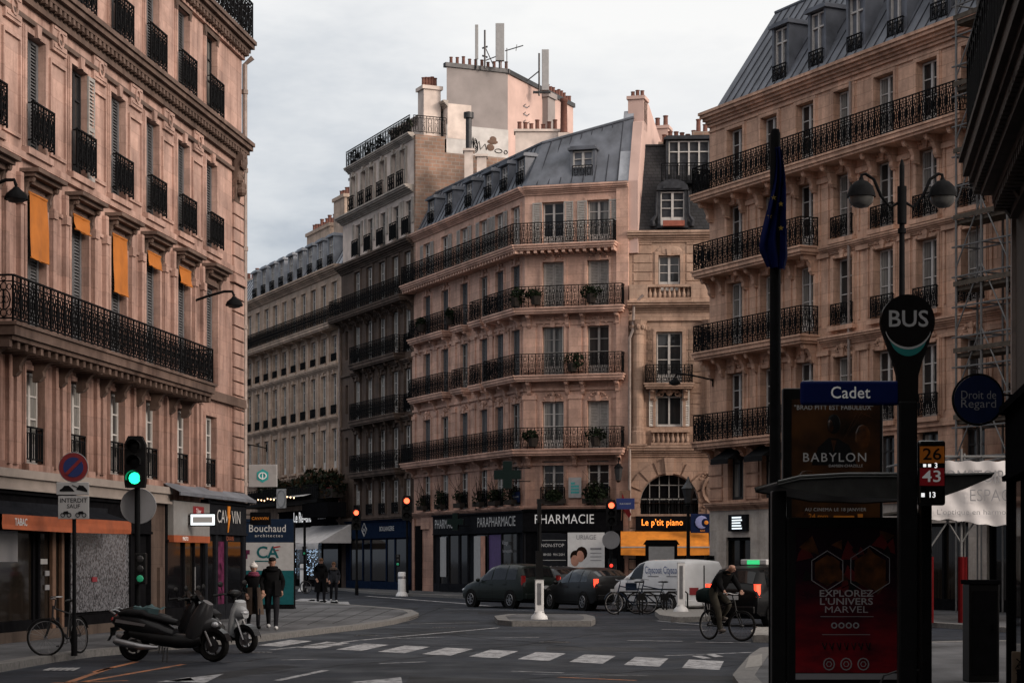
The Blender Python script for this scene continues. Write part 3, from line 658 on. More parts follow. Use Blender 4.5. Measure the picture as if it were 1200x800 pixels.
mo.build('moulding', 'stone_far', FA)
balcony(FA, I4, -10, 21.85, 15.95, .8, .25, 'stone_far', [-9+2.06*k for k in range(15)], .4, 1.0, rth=.0115, pw=.36)
mansard(FA, I4, -10, 21.8, 19.45, 21.6, 1.25, 'zinc_pale', .7)
for k in range(9): dormer(FA, I4, 3.1+2.06*k, .1, 19.6, .95, 1.75, 1.5, 'zinc_pale', 'one', 'frame_white', True, gh=.7)
for (xa, xb, zt, n) in ((5.0, 10.0, 24.0, 9), (10.8, 13.0, 25.4, 4)):
    c = MB(); c.box(xa, xb, 3.2, 4.1, 19.5, zt); c.box(xa-.1, xb+.1, 3.1, 4.2, zt-.22, zt+.001); c.build('chimney', 'stone_far', FA)
    pot_row(FA, I4, xa+.3, xb-.3, 3.65, zt, n, .62, .17, n)
dp = MB(); dp.tube([(21.95, -.14, 3.5), (21.95, -.14, 15.6)], .07, 6); dp.build('downpipe', 'pipe', FA)
# restaurant at street level
rs = shop_front(FA, I4, 9.5, 21.9, 4.85, 'shop_black', [(10.2, 13, .5, 3.3), (13, 15.5, .2, 3.3), (15.5, 18.5, .5, 3.3), (18.5, 21.7, .5, 3.3)], fas=.85)
wl = MB(); wl.text('Le Régent', .9, Tr(14.6, -.16, 4.42), .02); wl.build('lettering', 'letter_lit', rs)
wl = MB(); wl.text('Brasserie', .42, Tr(18.6, -.16, 4.4), .01); wl.build('lettering', 'letter_dim', rs)
lf = thing('fairy_lights', 'panels of small blue white fairy lights in the restaurant window', 'lights'); lf.matrix_world = FA.matrix_basis
q = random.Random(4)
for xa, xb in ((11.9, 13.4), (15.6, 17.9)):
    b = MB()
    for i in range(150): b.ell((q.uniform(xa, xb), -.2, q.uniform(.8, 2.9)), .03, .02, .04, 4, 2)
    b.build('light_panel', 'fairy', lf)
rw = building('restaurant_awning', 'white fabric awnings over the restaurant terrace', (-18.94, 137.4), U, 'awning'); rw.parent = None
for xa, xb, zt, zb, pj in ((9.8, 16.6, 3.8, 2.45, 2.0), (16.8, 24.3, 3.85, 2.4, 2.2)):
    b = MB(); cloth(b, (xa, -.2, zt), (xb, -.2, zt), (xb, -pj, zb+.35), (xa, -pj, zb+.35), .04, 20, 6, 5); cloth(b, (xa, -pj-.003, zb+.35), (xb, -pj-.003, zb+.35), (xb, -pj-.003, zb), (xa, -pj-.003, zb), .05, 40, 2, 6)
    b.add([(xa, -.2, zt), (xa, -pj, zb+.35), (xa, -.2, zb+.35)], [(0, 1, 2)]); b.add([(xb, -.2, zt), (xb, -pj, zb+.35), (xb, -.2, zb+.35)], [(0, 1, 2)]); b.build('awning_cloth', 'awning_white', rw)
b = MB(); b.text('Le Regent', .34, Tr(20.5, -2.21, 2.58), 0.0); b.build('lettering', 'letter_grey', rw)
# terrace above it
tb = MB(); tb.box(4, 21.8, -1.5, 0, 5.2, 5.4); rail_run(tb, 17.5, .9, Tr(4.2, -1.4, 5.4), .02, .4, 2); tb.k = 1
tb.add([(13, -.1, 6.1), (20.5, -.1, 6.1), (20.5, -1.9, 5.6), (13, -1.9, 5.6)], [(0, 1, 2, 3)]); tb.k = 2; tb.box(19.2, 24.2, -1.6, -.46, 4.3, 5.15)
tb.build('terrace', ['iron', 'awning_white', 'shop_black'], FA)
sl = thing('string_lights', 'string of warm bulbs along the terrace canopy of the restaurant', 'lights'); sl.matrix_world = FA.matrix_basis
b = MB()
for i in range(15): b.ell((9.5+.7*i, -2.15, 5.62-.05*(i % 3)), .05, .05, .06, 5, 3)
b.build('bulbs', 'bulb', sl); b = MB(); b.tube([(9.2+.7*i, -2.15, 5.70-.05*(i % 3)) for i in range(17)], .012, 3); b.build('cable', 'iron', sl)
for i, (x, w, h, z) in enumerate(((9.4, 1.9, 1.15, 6.6), (12.6, 2.1, .75, 6.3), (15.8, 2.2, .85, 6.6), (19.0, 2.2, 1.1, 6.7), (22.4, 2.0, .95, 6.5))):
    mb = MB(); mb.alt = True; foliage(mb, (0, 0, h*.75), w, .65, h, 620, .15, i)
    o = thing('terrace_shrub', ['leftmost bush over the restaurant terrace above the hexagon sign', 'low bush second from left on the restaurant terrace', 'middle bush on the restaurant terrace', 'bush second from right on the restaurant terrace, the tallest', 'rightmost bush on the restaurant terrace beside the downpipe'][i], 'plant', group='bushes on the restaurant terrace')
    o.matrix_world = FA.matrix_basis @ Tr(x, -.8, 5.45); mb.build('foliage', ['leaf', 'leaf_autumn'], o)
    p = MB(); p.box(-w*.7, w*.7, -.4, .3, -.02, .55); p.build('planter', 'planter', o)
    t = MB()
    for k in range(10): t.tube([(rnd.uniform(-.8, .8)*w, 0, .5), (rnd.uniform(-1., 1.)*w, rnd.uniform(-.5, .2), h*rnd.uniform(1.2, 1.9))], [.03, .01], 4)
    t.build('stem', 'twig', o)
proj = proj_sign('oval_sign', 'pale oval hanging sign over the restaurant terrace', Matrix.Translation(at(322, 584, 118)) @ Rz(R(60)), .7, 1.15, 'white_dim', lambda g: g.ring((0, -.01, 0), .3, .5, .03, 16, 4), ['letter_grey'])
proj_sign('red_tobacco_sign', 'small dark red box sign at the right end of the restaurant', FA.matrix_basis @ Tr(22.3, -.1, 5.7), .8, .75, 'sign_red', lambda g: g.text('TABAC', .2, I4, .02), ['letter_dim'])
wall_lamp('far dome lamp on bracket above the restaurant bushes', FA.matrix_basis @ Tr(6.2, 0, 9.3), 2.0)

BR = building('soot_dark_building', 'soot darkened stone building with white stuccoed upper storeys between pharmacy and restaurant', (-10.2, 117.3), U)
W_ = 12.27; xs = [3.0, 5.15, 7.3, 9.45, 11.4]; ops = [(.75, 1.25, z, z+1.7) for z in (13.6, 10.4, 7.3, 4.6)]
for x in xs: ops += [(x-.5, x+.5, 16.15, 18.55), (x-.5, x+.5, 13.12, 15.5), (x-.5, x+.5, 9.85, 12.2), (x-.5, x+.5, 6.85, 9.1), (x-.5, x+.5, 4.35, 6.2)]
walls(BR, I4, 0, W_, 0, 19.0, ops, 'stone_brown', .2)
mo = MB(); wb = MB()
for z in (13.6, 10.4, 7.3, 4.6): window(BR, I4, 1.0, z, .5, 1.7, .3, 'one', 'frame_grey')
for i, x in enumerate(xs):
    for z, h in ((16.15, 2.4), (13.12, 2.38), (9.85, 2.35), (6.85, 2.25), (4.35, 1.85)):
        surround(mo, x, z, 1.0, h, .13, .06, key=z < 15, sill=False, hood=.3 if z in (9.85, 6.85) else 0); window(BR, I4, x, z+.02, .95, h-.05, .18, 'fr')
    guard(BR, I4, x, 4.37, 1.0, .6, .018, 1)
    if i == 4:
        for z in (13.15, 9.88, 6.88): guard(BR, I4, x, z, 1.0, .95, .016, 0)
cornice(mo, 0, W_, 19.2, .5, .5); cornice(mo, 0, W_, 15.9, .4, .4, .3); mo.box(0, W_, -.1, 0, 12.6, 12.75); mo.box(0, W_, -.1, 0, 9.5, 9.62); cornice(mo, 0, W_, 4.2, .35, .4)
mo.build('moulding', 'stone_brown', BR)
balcony(BR, I4, 0, W_, 16.1, .85, .22, 'stone_brown', [.4+1.43*k for k in range(9)], .5, 1.0, rth=.0115, pw=.36)
for z in (13.08, 9.8, 6.8): balcony(BR, I4, 3.2, 10.9, z, .65, .25, 'stone_brown', [3.6, 5.2, 7.0, 8.8, 10.6], .7, 1.0, rth=.0115, pw=.36)
# stuccoed upper storeys
ops = []
for x in xs: ops += [(x-.42, x+.42, 19.4, 21.3)]
walls(BR, I4, .3, W_, 19.2, 21.9, ops, 'stucco_white', .25)
mo = MB(); cornice(mo, .2, W_, 22.05, .55, .4)
for i, x in enumerate(xs):
    window(BR, I4, x, 19.42, .8, 1.85, .25, 'one', 'frame_grey'); guard(BR, I4, x, 19.45, 1.05, .95, .014, 2, y=-.2)
    for a in (-.75, .75): mo.box(x+a-.16, x+a+.16, -.05, 0, 20.0, 21.4)
ops = []; xs7 = [2.4, 4.2, 5.6, 7.4, 9.3, 10.7, 11.6]
for x in xs7[:-1]: ops += [(x-.4, x+.4, 22.2, 24.2)]
walls(BR, I4, 1.5, W_, 22.05, 24.75, ops, 'stucco_white', .25, D=1.8)
for i, x in enumerate(xs7[:-1]):
    window(BR, I4, x, 22.22, .76, 1.95, .25, 'one', 'frame_white'); guard(BR, I4, x, 22.15, 1.0, .9, .011, 1, y=-.25); surround(mo, x, 22.2, .8, 2.0, .12, .1)
cornice(mo, 1.4, W_, 24.85, .35, .35); mo.build('moulding', 'stone_pale', BR)
lo = MB(); lo.box(.2, 1.5, .5, 4, 22.05, 24.4); lo.box(.1, 1.6, .4, 4, 24.4, 24.55); lo.build('attic_block', 'zinc', BR)
tr = MB(); rail_run(tr, W_-1.6, .95, Tr(1.5, -.2, 24.86), .011, .42, 1); rail_run(tr, 1.9, .95, Tr(W_-.05, 0, 24.86) @ Rz(PI/2), .011, .42, 1); tr.build('railing', 'iron', BR)
for k in range(5):
    wm = MB(); wm.lathe([(.22, 0), (.28, .3), (.2, .35), (.0, .35)], n=8); wm.k = 1; foliage(wm, (0, 0, .64), .5, .3, .35, 70, .1, k); pl_ = wm.build('terrace_planter', ['planter', 'leaf'], BR, Tr(2.2+2.2*k+.3*(k % 2), .1, 24.86))
walls(BR, Tr(0, 2.2, 0), 3.0, W_-.6, 24.85, 26.75, [(5, 5.8, 25, 26.6), (7.6, 8.4, 25, 26.6), (10.2, 11, 25, 26.6)], 'stucco_white', .25, name='penthouse', D=1.4)
for x in (5.4, 8, 10.6): window(BR, Tr(0, 2.2, 0), x, 25, .8, 1.6, .25, 'one', 'frame_white')
mo = MB(); mo.T = Tr(0, 2.2, 0); cornice(mo, 2.9, W_-.5, 26.9, .3, .35); mo.build('moulding', 'stone_pale', BR)
pwl = MB(); pwl.box(W_, W_+.25, .0, 9.0, 16, 23.85); pwl.box(W_, W_+.25, .0, 1.7, 23.85, 24.7); pwl.build('party_wall', 'brick', BR)
# blue shop below
bs = shop_front(BR, I4, 1.2, W_-.4, 4.0, 'shop_blue', [(2.0, 4.2, .6, 2.9), (4.2, 5.6, .2, 2.9), (5.6, 8.2, .6, 2.9), (8.2, 9.6, .2, 2.9), (9.6, 11.6, .6, 2.9)], fas=.95)
wl = MB(); wl.text('BOULANGERIE', .36, Tr(8.4, -.16, 3.5), .01); wl.ring((4.6, -.16, 3.5), .42, .38, .03, 4, 4); wl.text('bio', .3, Tr(4.6, -.16, 3.5), .01); wl.build('lettering', 'letter_dim', bs)

# ------------------------------------------------------------------ tall blank-walled building behind
TB = thing('blank_gable_building', 'tall blank walled building with shaded grey and sunlit pink faces rising above the pharmacy roof', 'building', (-3.58, 107.5, 0), math.atan2(.399, .917))
GW = 3.65; a = MB(); a.poly((0, 0, 18), (GW, 0, 18), (GW, 0, 28.75), (0, 0, 28.95)); a.poly((0, 0, 18), (4.2, 8.6, 18), (4.2, 8.6, 28.9), (0, 0, 28.95)); a.build('shaded_wall', 'stucco_grey', TB)
a = MB(); a.box(-.02, GW+.02, -.03, -.003, 23.0, 25.6); a.build('white_painted_strip', 'paint_strip', TB)
ang = math.atan2(.90, .43)-math.atan2(.399, .917); F2 = Tr(GW, 0, 0) @ Rz(ang)
a = MB(); a.poly((0, 0, 18), (9, 0, 18), (9, 0, 28.9), (0, 0, 28.75)); a.poly((9, 0, 18), (9, 6, 18), (9, 6, 28.9), (9, 0, 28.9)); a.build('sunlit_wall', 'stucco_pink', TB, F2)
a = MB(); a.poly((0, 0, 28.94), (GW, 0, 28.74), (7.2, 8.6, 28.88), (4.2, 8.6, 28.9)); a.box(-.1, GW+.1, -.1, .25, 28.75, 28.98); a.T = F2; a.box(-.1, 9.1, -.1, .3, 28.72, 28.97); a.build('roof_edge', 'steel_dark', TB)
a = MB(); a.box(-1.15, -.15, .5, 1.4, 22, 27.7); a.box(-1.25, -.05, .4, 1.5, 27.55, 27.75); a.build('chimney', 'stucco_white', TB); pot_row(TB, I4, -1.0, -.3, .95, 27.75, 5, .5, .13, 5)
a = MB(); a.box(4.6, 5.6, -.35, .3, 19, 28.5); a.box(4.5, 5.7, -.45, .3, 28.4, 28.7); a.build('chimney', 'stucco_grey', TB, F2)
for F, xa, xb, n in ((I4, .3, 3.6, 10), (F2, 5.6, 8.7, 9)): pot_row(TB, F, xa, xb, .1, 28.95, n, .4, .12, n+1)
a = MB()
for k in range(3): a.ring((.9+.02*k, -.04, 23.75-.12*k), .16, .36, .03, 9, 4)
a.tube([(.55, -.04, 23.4), (.75, -.04, 24.2), (.95, -.04, 23.5), (1.2, -.04, 23.95), (1.3, -.04, 23.4), (1.65, -.04, 23.8), (1.75, -.04, 23.4)], .035, 4); a.k = 1
a.ell((2.2, -.04, 24.0), .42, .03, .17, 9, 5); a.ell((2.25, -.04, 24.2), .26, .03, .2, 8, 5); a.ell((2.05, -.04, 23.6), .3, .03, .25, 8, 5); a.k = 0; a.ring((2.65, -.04, 23.4), .28, .14, .03, 9, 4); a.ring((3.2, -.04, 23.35), .13, .13, .03, 8, 4)
a.build('graffiti', ['shop_black', 'wood'], TB, Tr(.95, 0, 5.9) @ Matrix.Diagonal((.8, 1, .79, 1)))
a = MB()
for k in range(14): a.bar((2.0, -.02, 21.5+k*.45), (2.5, -.02, 21.5+k*.45), .03); a.bar((2.0, -.02, 21.5+k*.45), (2.0, -.16, 21.6+k*.45), .03); a.bar((2.5, -.02, 21.5+k*.45), (2.5, -.16, 21.6+k*.45), .03)
a.build('ladder_rungs', 'steel', TB, F2)
wc = thing('white_chimney_stacks', 'low white chimney stacks with red pots in front of the blank gable', 'chimney', (1.6, 104.5, 0), 0)
a = MB(); a.box(-1.42, 1.08, 0, .8, 19, 24.55); a.box(.85, 1.45, -.5, -.01, 19, 24.4); a.box(-4.12, -3.66, -.6, .1, 19, 23.4); a.box(-3.46, -2.96, -.6, .1, 19, 23.1); a.box(-4.2, -3.58, -.7, .2, 23.4, 23.52); a.box(-3.54, -2.88, -.7, .2, 23.1, 23.22); a.box(-1.5, 1.16, -.1, .9, 24.55, 24.67); a.build('stack', 'stucco_white', wc)
pot_row(wc, I4, -1.2, .7, .4, 24.67, 7, .5, .14, 9); pot_row(wc, I4, 1.15, 1.16, -.25, 24.4, 1, 1.5, .24, 2)
a = MB(); a.lathe([(.16, 23.5), (.16, 25.2), (.27, 25.2), (.27, 25.5), (.1, 25.55)], (-3.9, -.25, 0), 10); a.build('flue', 'steel_dark', wc, smooth=True)
def antenna(label, loc, parts):
    o = thing('phone_antenna', label, 'antenna', loc); 
    m = MB(); p = MB()
    for k in parts:
        if k[0] == 'p': p.box(k[1]-k[4], k[1]+k[4], -k[4]*.6, k[4]*.6, k[2], k[3])
        else: m.bar(k[1], k[2], k[3], 6)
    if p.v: p.build('panel', 'white_dim', o, bevel=.02)
    m.build('mast', 'steel_dark', o); return o
antenna('pair of tall white mobile antenna panels on the gable roof', at(565, 76, 108), [('p', -.3, .3, 2.2, .09), ('p', .98, .2, 2.25, .24), ('b', (-.3, 0, -.2), (-.3, 0, 2.), .05), ('b', (.15, 0, -.2), (.15, 0, 1.9), .06), ('b', (.0, 0, .9), (.3, 0, 1.), .05), ('b', (.0, 0, .5), (.3, 0, .4), .05), ('b', (.98, 0, -.2), (.98, 0, .4), .06), ('b', (.1, 0, .2), (.9, 0, .5), .03), ('b', (.15, 0, 1.), (.65, 0, -.1), .03)])
antenna('white mobile antenna panel with stay on the right of the gable roof', at(637, 100, 111), [('p', .1, -.3, 2.0, .2), ('b', (-.25, 0, -.6), (-.25, 0, 1.8), .06), ('b', (-.25, 0, .8), (-2.0, 0, -.6), .035), ('b', (-.6, 0, -.4), (.4, 0, -.4), .08)])
antenna('thin roof aerial right of the tall antenna pair', at(594, 78, 108), [('b', (0, 0, -.2), (0, 0, 1.), .03), ('b', (-.1, 0, .85), (.9, 0, 1.15), .03), ('b', (.5, 0, .85), (.55, 0, 1.2), .02)])
# ================================================================== pharmacy building
PH = building('pharmacy_building', 'pink stone corner pharmacy building with black ground floor and blue grey mansard', (-5.305, 106.07), U)
WL = 14.8
F2 = Tr(WL, 0, 0) @ Rz(math.atan2(-.27, .963)-math.atan2(U[1], U[0])); WF = 5.0
xs = [2.06, 4.64, 7.3, 9.85, 11.84, 13.81]; xf = [1.38, 3.55]
FL = [(4.35, 6.4), (7.0, 9.2), (10.45, 12.7), (13.6, 15.75), (16.55, 18.55)]
ops = [(x-.5, x+.5, a, b) for x in xs for a, b in FL]; opf = [(x-.52, x+.52, a, b) for x in xf for a, b in FL]
opf[4:5] = []; walls(PH, I4, 0, WL, 0, 19.2, ops, 'stone_pharm', .2, ret=False)
opf = [(x-.52, x+.52, a, b) for x in xf for a, b in FL]; walls(PH, F2, 0, WF, 0, 19.2, opf, 'stone_pharm', .3, ret=False)
for F, xx in ((I4, xs), (F2, xf)):
    mo = MB(); L = WL if F is I4 else WF
    for i, x in enumerate(xx):
        for j, (a, b) in enumerate(FL):
            w = 1.0 if F is I4 else 1.04; h = b-a
            surround(mo, x, a, w, h, .12, .05, key=j in (1, 2, 3), sill=j == 0)
            if j in (1, 2, 3): ornament(mo, x, b+.34, .8, i+j)
            st, fm, sh = 'fr', 'frame_white', None
            if F is I4:
                if j == 4: sh = 'lr' if i in (0, 2, 3, 4) else 'r' if i == 1 else None
                elif j in (1, 2, 3): st, fm = ('pers', 'shutter_dark') if (i*3+j) % 4 else ('fr', 'frame_grey')
            else:
                if j == 4: sh = 'lr'
                if (j, i) in ((3, 0), (3, 1), (1, 1)): st, fm = 'pers', 'shutter'
                if (j, i) in ((2, 0), (2, 1)): fm = 'frame_grey'; sh = 'R' if i == 0 else None
            window(PH, F, x, a+.005, w-.03, h-.015, .18 if F is I4 else .28, st, fm, sh=sh, shw=.46)
            if j == 0: guard(PH, F, x, a+.05, 1.15, .8, .016, 1, y=-.1)
    for z in (6.55, 10.05, 13.2): mo.box(0, L, -.1, 0, z-.35, z-.22)
    if F is I4:
        for x in [(a+b)/2 for a, b in zip(xs, xs[1:])]+[.15]:
            mo.box(x-.22, x+.22, -.07, 0, 7.1, 9.6); mo.box(x-.22, x+.22, -.07, 0, 10.6, 13.0); mo.box(x-.27, x+.27, -.11, 0, 9.3, 9.5); mo.box(x-.27, x+.27, -.11, 0, 12.75, 12.95)
    else:
        for x in (.25, 2.46, 4.65):
            mo.box(x-.3, x+.3, -.07, 0, 7.1, 9.6); mo.box(x-.3, x+.3, -.07, 0, 10.6, 13.0); mo.box(x-.35, x+.35, -.11, 0, 9.3, 9.5); mo.box(x-.35, x+.35, -.11, 0, 12.75, 12.95)
        mo.box(WF-.55, WF+.02, -.16, 0, 4.2, 19.3); cornice(mo, 2.0, 2.9, 9.95, .12, .2)
    cornice(mo, 0, L, 19.3, .35, .4); cornice(mo, 0, L, 4.3, .3, .3); mo.build('moulding', 'stone_pharm', PH, F)
S = 'stone_pharm'; e = .42
balcony(PH, I4, 0, WL+e, 16.5, .8, .18, S, [], .4, 1.0, sides=(1, 0), rth=.011, soff=.35, pw=.34)
balcony(PH, F2, -e, WF-.5, 16.5, .8, .18, S, [], .4, 1.0, sides=(0, 1), rth=.012, soff=.35, pw=.34)
for z in (13.55, 10.4):
    balcony(PH, I4, .6, 5.6, z, .58, .2, S, [1.0, 3.35, 5.2], .55, 1.0, rth=.011)
    balcony(PH, I4, 6.7, 8.2, z, .55, .2, S, [6.9, 8.0], .5, 1.0, rth=.011); balcony(PH, I4, 9.1, 10.6, z, .55, .2, S, [9.3, 10.4], .5, 1.0, rth=.011)
    balcony(PH, I4, 11.3, WL+e-.04, z, .72, .2, S, [11.2, 12.8, 14.3], .6, 1.0, sides=(1, 0), rth=.011)
    balcony(PH, F2, -e+.04, WF-.12, z, .72, .2, S, [.25, 2.1, 2.85, 4.5], .6, 1.0, sides=(0, 1), rth=.012)
balcony(PH, I4, 0, WL+e, 6.95, .8, .22, S, [.3+2.35*k for k in range(7)], .5, 1.0, sides=(1, 0), rth=.011)
balcony(PH, F2, -e, WF-.12, 6.95, .8, .22, S, [.25, 2.46, 4.6], .5, 1.0, sides=(0, 1), rth=.012)
# mansard of the two wings
mb = MB(); dy, z0, z1 = 1.15, 19.3, 21.6; ha = math.radians(51)/2; hx = dy*math.tan(ha)
def mrect(F, a, b, c, d, e=0.):
    mb.T = F; mb.poly((a, 0, z0), (b, 0, z0), (d, dy, z1+e), (c, dy, z1)); mb.poly((c, dy, z1), (d, dy, z1+e), (d, dy+4, z1+.9+e), (c, dy+4, z1+.9))
    n = int((b-a)/.55)
    for i in range(1, n):
        u = i/n; mb.k = 1; mb.bar((a+(b-a)*u, -.01, z0), (c+(d-c)*u, dy-.01, z1+e*u), .034); mb.bar((c+(d-c)*u, dy-.01, z1+e*u), (c+(d-c)*u, dy+4, z1+.92+e*u), .026); mb.k = 0
    mb.bar((c, dy, z1), (d, dy, z1+e), .08, 6); mb.box(a, b, -.28, .1, z0-.1, z0+.04)
mrect(I4, 0, WL, .3, WL-hx); mrect(F2, 0, WF, hx, WF, .95); mb.build('roof', ['zinc', 'zinc_seam'], PH)
for i, x in enumerate(xs): dormer(PH, I4, x, .22, 19.42, .8, 1.42, 1.5, 'zinc', 'one', 'frame_white', True)
dormer(PH, F2, 2.75, .22, 19.42, .95, 1.5, 1.5, 'zinc', 'fr', 'frame_white', True)
# gable wall with chimney on the right end
g = MB(); g.T = F2; g.prism([(-.05, 16), (-.05, 19.35), (1.0, 22.3), (1.3, 22.4), (1.3, 23.5), (2.5, 23.4), (6.0, 22.0), (6.0, 16)], WF, WF+.45, 'x'); g.box(WF-.3, WF+.45, 1.25, 2.1, 22, 23.5); g.box(WF-.05, WF+.8, 5.4, 6.2, 17, 23.0)
g.box(WF-.36, WF+.52, 1.18, 2.2, 23.42, 23.58); g.box(WF-.1, WF+.86, 5.34, 6.26, 22.9, 23.05)
g.build('gable_wall', 'stucco_pink', PH); pot_row(PH, F2, WF-.15, WF+.3, 1.65, 23.58, 3, .35, .12, 3); pot_row(PH, F2, WF+.2, WF+.6, 5.8, 23.05, 2, .55, .15, 3)
g = MB(); g.T = F2; g.poly((WF-.5, -.02, 19.3), (WF-.02, -.02, 19.3), (WF-.02, 1.3, 22.9), (WF-.5, 1.3, 22.9)); g.poly((WF-.5, -.02, 19.3), (WF-.5, 1.3, 22.9), (WF-.5, 1.6, 22.9), (WF-.5, 1.2, 19.3)); g.build('zinc_flashing', 'zinc_pale', PH)
dp = MB(); dp.T = F2; dp.tube([(WF+.1, -.24, 3.6), (WF+.1, -.24, 12.0), (WF+.25, -.22, 12.4), (WF+.3, -.22, 13.6), (WF+.75, -.2, 14.)], .07, 8); dp.build('downpipe', 'pipe', PH)
# the shop: side wing and front
sh1 = shop_front(PH, I4, 3.2, WL+.06, 4.08, 'shop_grey', [(4.1, 5.3, .5, 3.0), (5.4, 6.8, .2, 3.0), (6.9, 8.0, .3, 3.0), (8.9, 10.6, .5, 3.0), (10.6, 12.3, .5, 3.0, 'purple'), (12.3, 14.2, .5, 3.0)], fas=.95)
def panel(parent, F, x0, x1, z0, z1, m, y=-.18, name='poster'):
    b = MB(); b.poly((x0, y, z0), (x1, y, z0), (x1, y, z1), (x0, y, z1)); return b.build(name, m, parent, F)
panel(sh1, I4, 4.35, 5.2, .9, 2.95, 'white_dim'); panel(sh1, I4, 8.95, 9.8, .7, 2.95, 'white_dim'); panel(sh1, I4, 9.82, 10.4, .7, 2.95, 'skin_poster')
for t, x, w in (('PHARMACIE', 5.0, 2.9), ('PARAPHARMACIE', 11.7, 4.7)):
    wl = MB(); wl.text(t, .68, Tr(x, -.16, 3.6), .022, 1., w); wl.build('lettering', 'letter_dim', sh1)
wl = MB(); wl.text('Visage', .3, Tr(12.9, -.19, 2.6), .01); wl.text('homeopathie', .22, Tr(13.2, -.19, 2.2), .01); wl.build('window_lettering', 'letter_grey', sh1)
ent = MB(); ent.box(.3, 1.3, -.05, .0, 0, 3.6); ent.build('side_door', 'shop_black', PH)
pil = MB(); pil.box(.0, .3, -.1, 0, .1, 4.0); pil.box(1.3, 3.2, -.1, 0, 3.4, 4.0); pil.box(2.6, 3.2, -.12, 0, .1, 3.4); pil.build('pier', 'stone_pharm', PH)
sh2 = shop_front(PH, F2, -.06, WF-.25, 4.12, 'shop_black', [(.7, 1.9, .4, 3.05), (1.9, 4.6, .4, 3.05)], fas=.95)
wl = MB(); wl.text('PHARMACIE', .62, Tr(1.95, -.16, 3.66), .004, 1.06, 2.85); wl.build('lettering', 'letter_white', sh2)
panel(sh2, I4, 2.13, 3.9, .5, 3.05, 'white_sign'); panel(sh2, I4, .85, 2.08, .6, 3.0, 'shop_grey', -.17)
ps = MB(); ps.text('URIAGE', .3, Tr(3.02, -.195, 2.82), 0, 1., .95)
for k in range(4): ps.box(3.22, 3.75, -.192, -.189, 2.25-.17*k, 2.28-.17*k+.01*(k == 0)*6)
ps.build('poster_lettering', 'letter_grey', sh2)
ps = MB(); ps.ell((2.48, -.19, 1.75), .2, .012, .28, 10, 6); ps.ell((2.74, -.19, 1.95), .2, .012, .28, 10, 6); ps.box(2.25, 2.95, -.192, -.188, .6, 1.42); ps.build('poster_faces', 'skin_poster', sh2)
ps = MB(); ps.ell((2.52, -.186, 1.93), .27, .01, .3, 10, 6); ps.ell((2.8, -.186, 2.08), .28, .01, .32, 10, 6); ps.build('poster_hair', 'shop_brown', sh2)
ps = MB(); ps.text('NON-STOP', .22, Tr(1.4, -.185, 2.45), .004); ps.text('8H30  9H-20H', .17, Tr(1.47, -.185, 2.02), .003); ps.box(.9, 2.05, -.184, -.18, 2.68, 2.7); ps.box(.9, 2.05, -.184, -.18, 1.75, 1.77)
for r in range(2):
    for c in range(4): ps.ring((1.02+.3*c, -.185, 1.3-.52*r), .12, .17, .02, 14, 4)
ps.build('window_lettering', 'letter_dim', sh2)
# things hung on the pharmacy
def cross_sign(label, F, s):
    o = thing('pharmacy_cross', label, 'sign'); o.matrix_world = F
    p = [(-.33, -1), (.33, -1), (.33, -.33), (1, -.33), (1, .33), (.33, .33), (.33, 1), (-.33, 1), (-.33, .33), (-1, .33), (-1, -.33), (-.33, -.33)]
    b = MB(); b.prism([(u*s, v*s) for u, v in p], -.12, .12); b.build('case', 'green_cross', o)
    b = MB(); b.prism([(u*s*1.04, v*s*1.04) for u, v in p], -.10, .10); b.build('rim', 'steel_dark', o)
    b = MB(); b.bar((.0, .0, s*.5), (s*1.7, .1, s*.5), .03); b.bar((0, .0, -s*.5), (s*1.7, .1, -s*.5), .03); b.build('bracket', 'iron', o)
Fc = PH.matrix_basis @ F2
c0 = PH.matrix_basis @ Tr(WL-.1, 0, 0)
cross_sign('large unlit dark pharmacy cross projecting above the black shopfront corner', Matrix.Translation(at(595, 556, 91.6)) @ Rz(-.15), .62)
cross_sign('smaller unlit pharmacy cross projecting over the side shop windows', Matrix.Translation(at(534, 611, 98.2)) @ Rz(-.3), .42)
wn = thing('wall_lantern', 'hanging lantern at right end of the pharmacy front', 'lamp'); wn.matrix_world = Fc @ Tr(WF-.35, -.6, 5.75)
b = MB(); b.tube([(0, .6, .5), (0, .2, .75), (0, 0, .7), (0, 0, .5)], .03, 5); b.lathe([(.02, .5), (.2, .3), (.22, .25), (.1, .25)], n=6); b.lathe([(.12, -.32), (.05, -.4), (0, -.4)], n=6); b.build('bracket', 'iron', wn)
b = MB(); b.lathe([(.2, .25), (.13, -.3)], n=6); b.build('lantern_glass', 'steel_dark', wn)
def plate(name, label, F, w, h, m, txt=None, tm='letter_white', ts=.2, cat='sign', t=.03, extra=None):
    o = thing(name, label, cat); o.matrix_world = F
    b = MB(); b.box(-w/2, w/2, -t, 0, -h/2, h/2); b.build('plate', m, o, bevel=.006)
    if txt or extra:
        b = MB()
        if txt: b.text(txt, ts, Tr(0, -t-.003, 0), .012)
        if extra: extra(b)
        b.build('lettering', tm, o)
    return o
plate('street_name_plate', 'blue enamel street name plate under the large pharmacy cross', PH.matrix_basis @ Tr(WL-.7, -.12, 4.75), .9, .5, 'navy', 'RUE LAFAYETTE', 'letter_dim', .09)
plate('street_name_plate', 'blue street name plate on bare stone above the orange piano awning', Matrix.Translation(at(733, 590, 90)) @ Rz(-.25), .85, .5, 'sign_blue', 'RUE CADET', 'letter_dim', .1)
def mosaic(b):
    for k in range(14): x, z = (k % 4)*.1-.15, (k//4)*.14-.22; b.box(x-.045, x+.045, -.034, -.031, z-.05, z+.05)
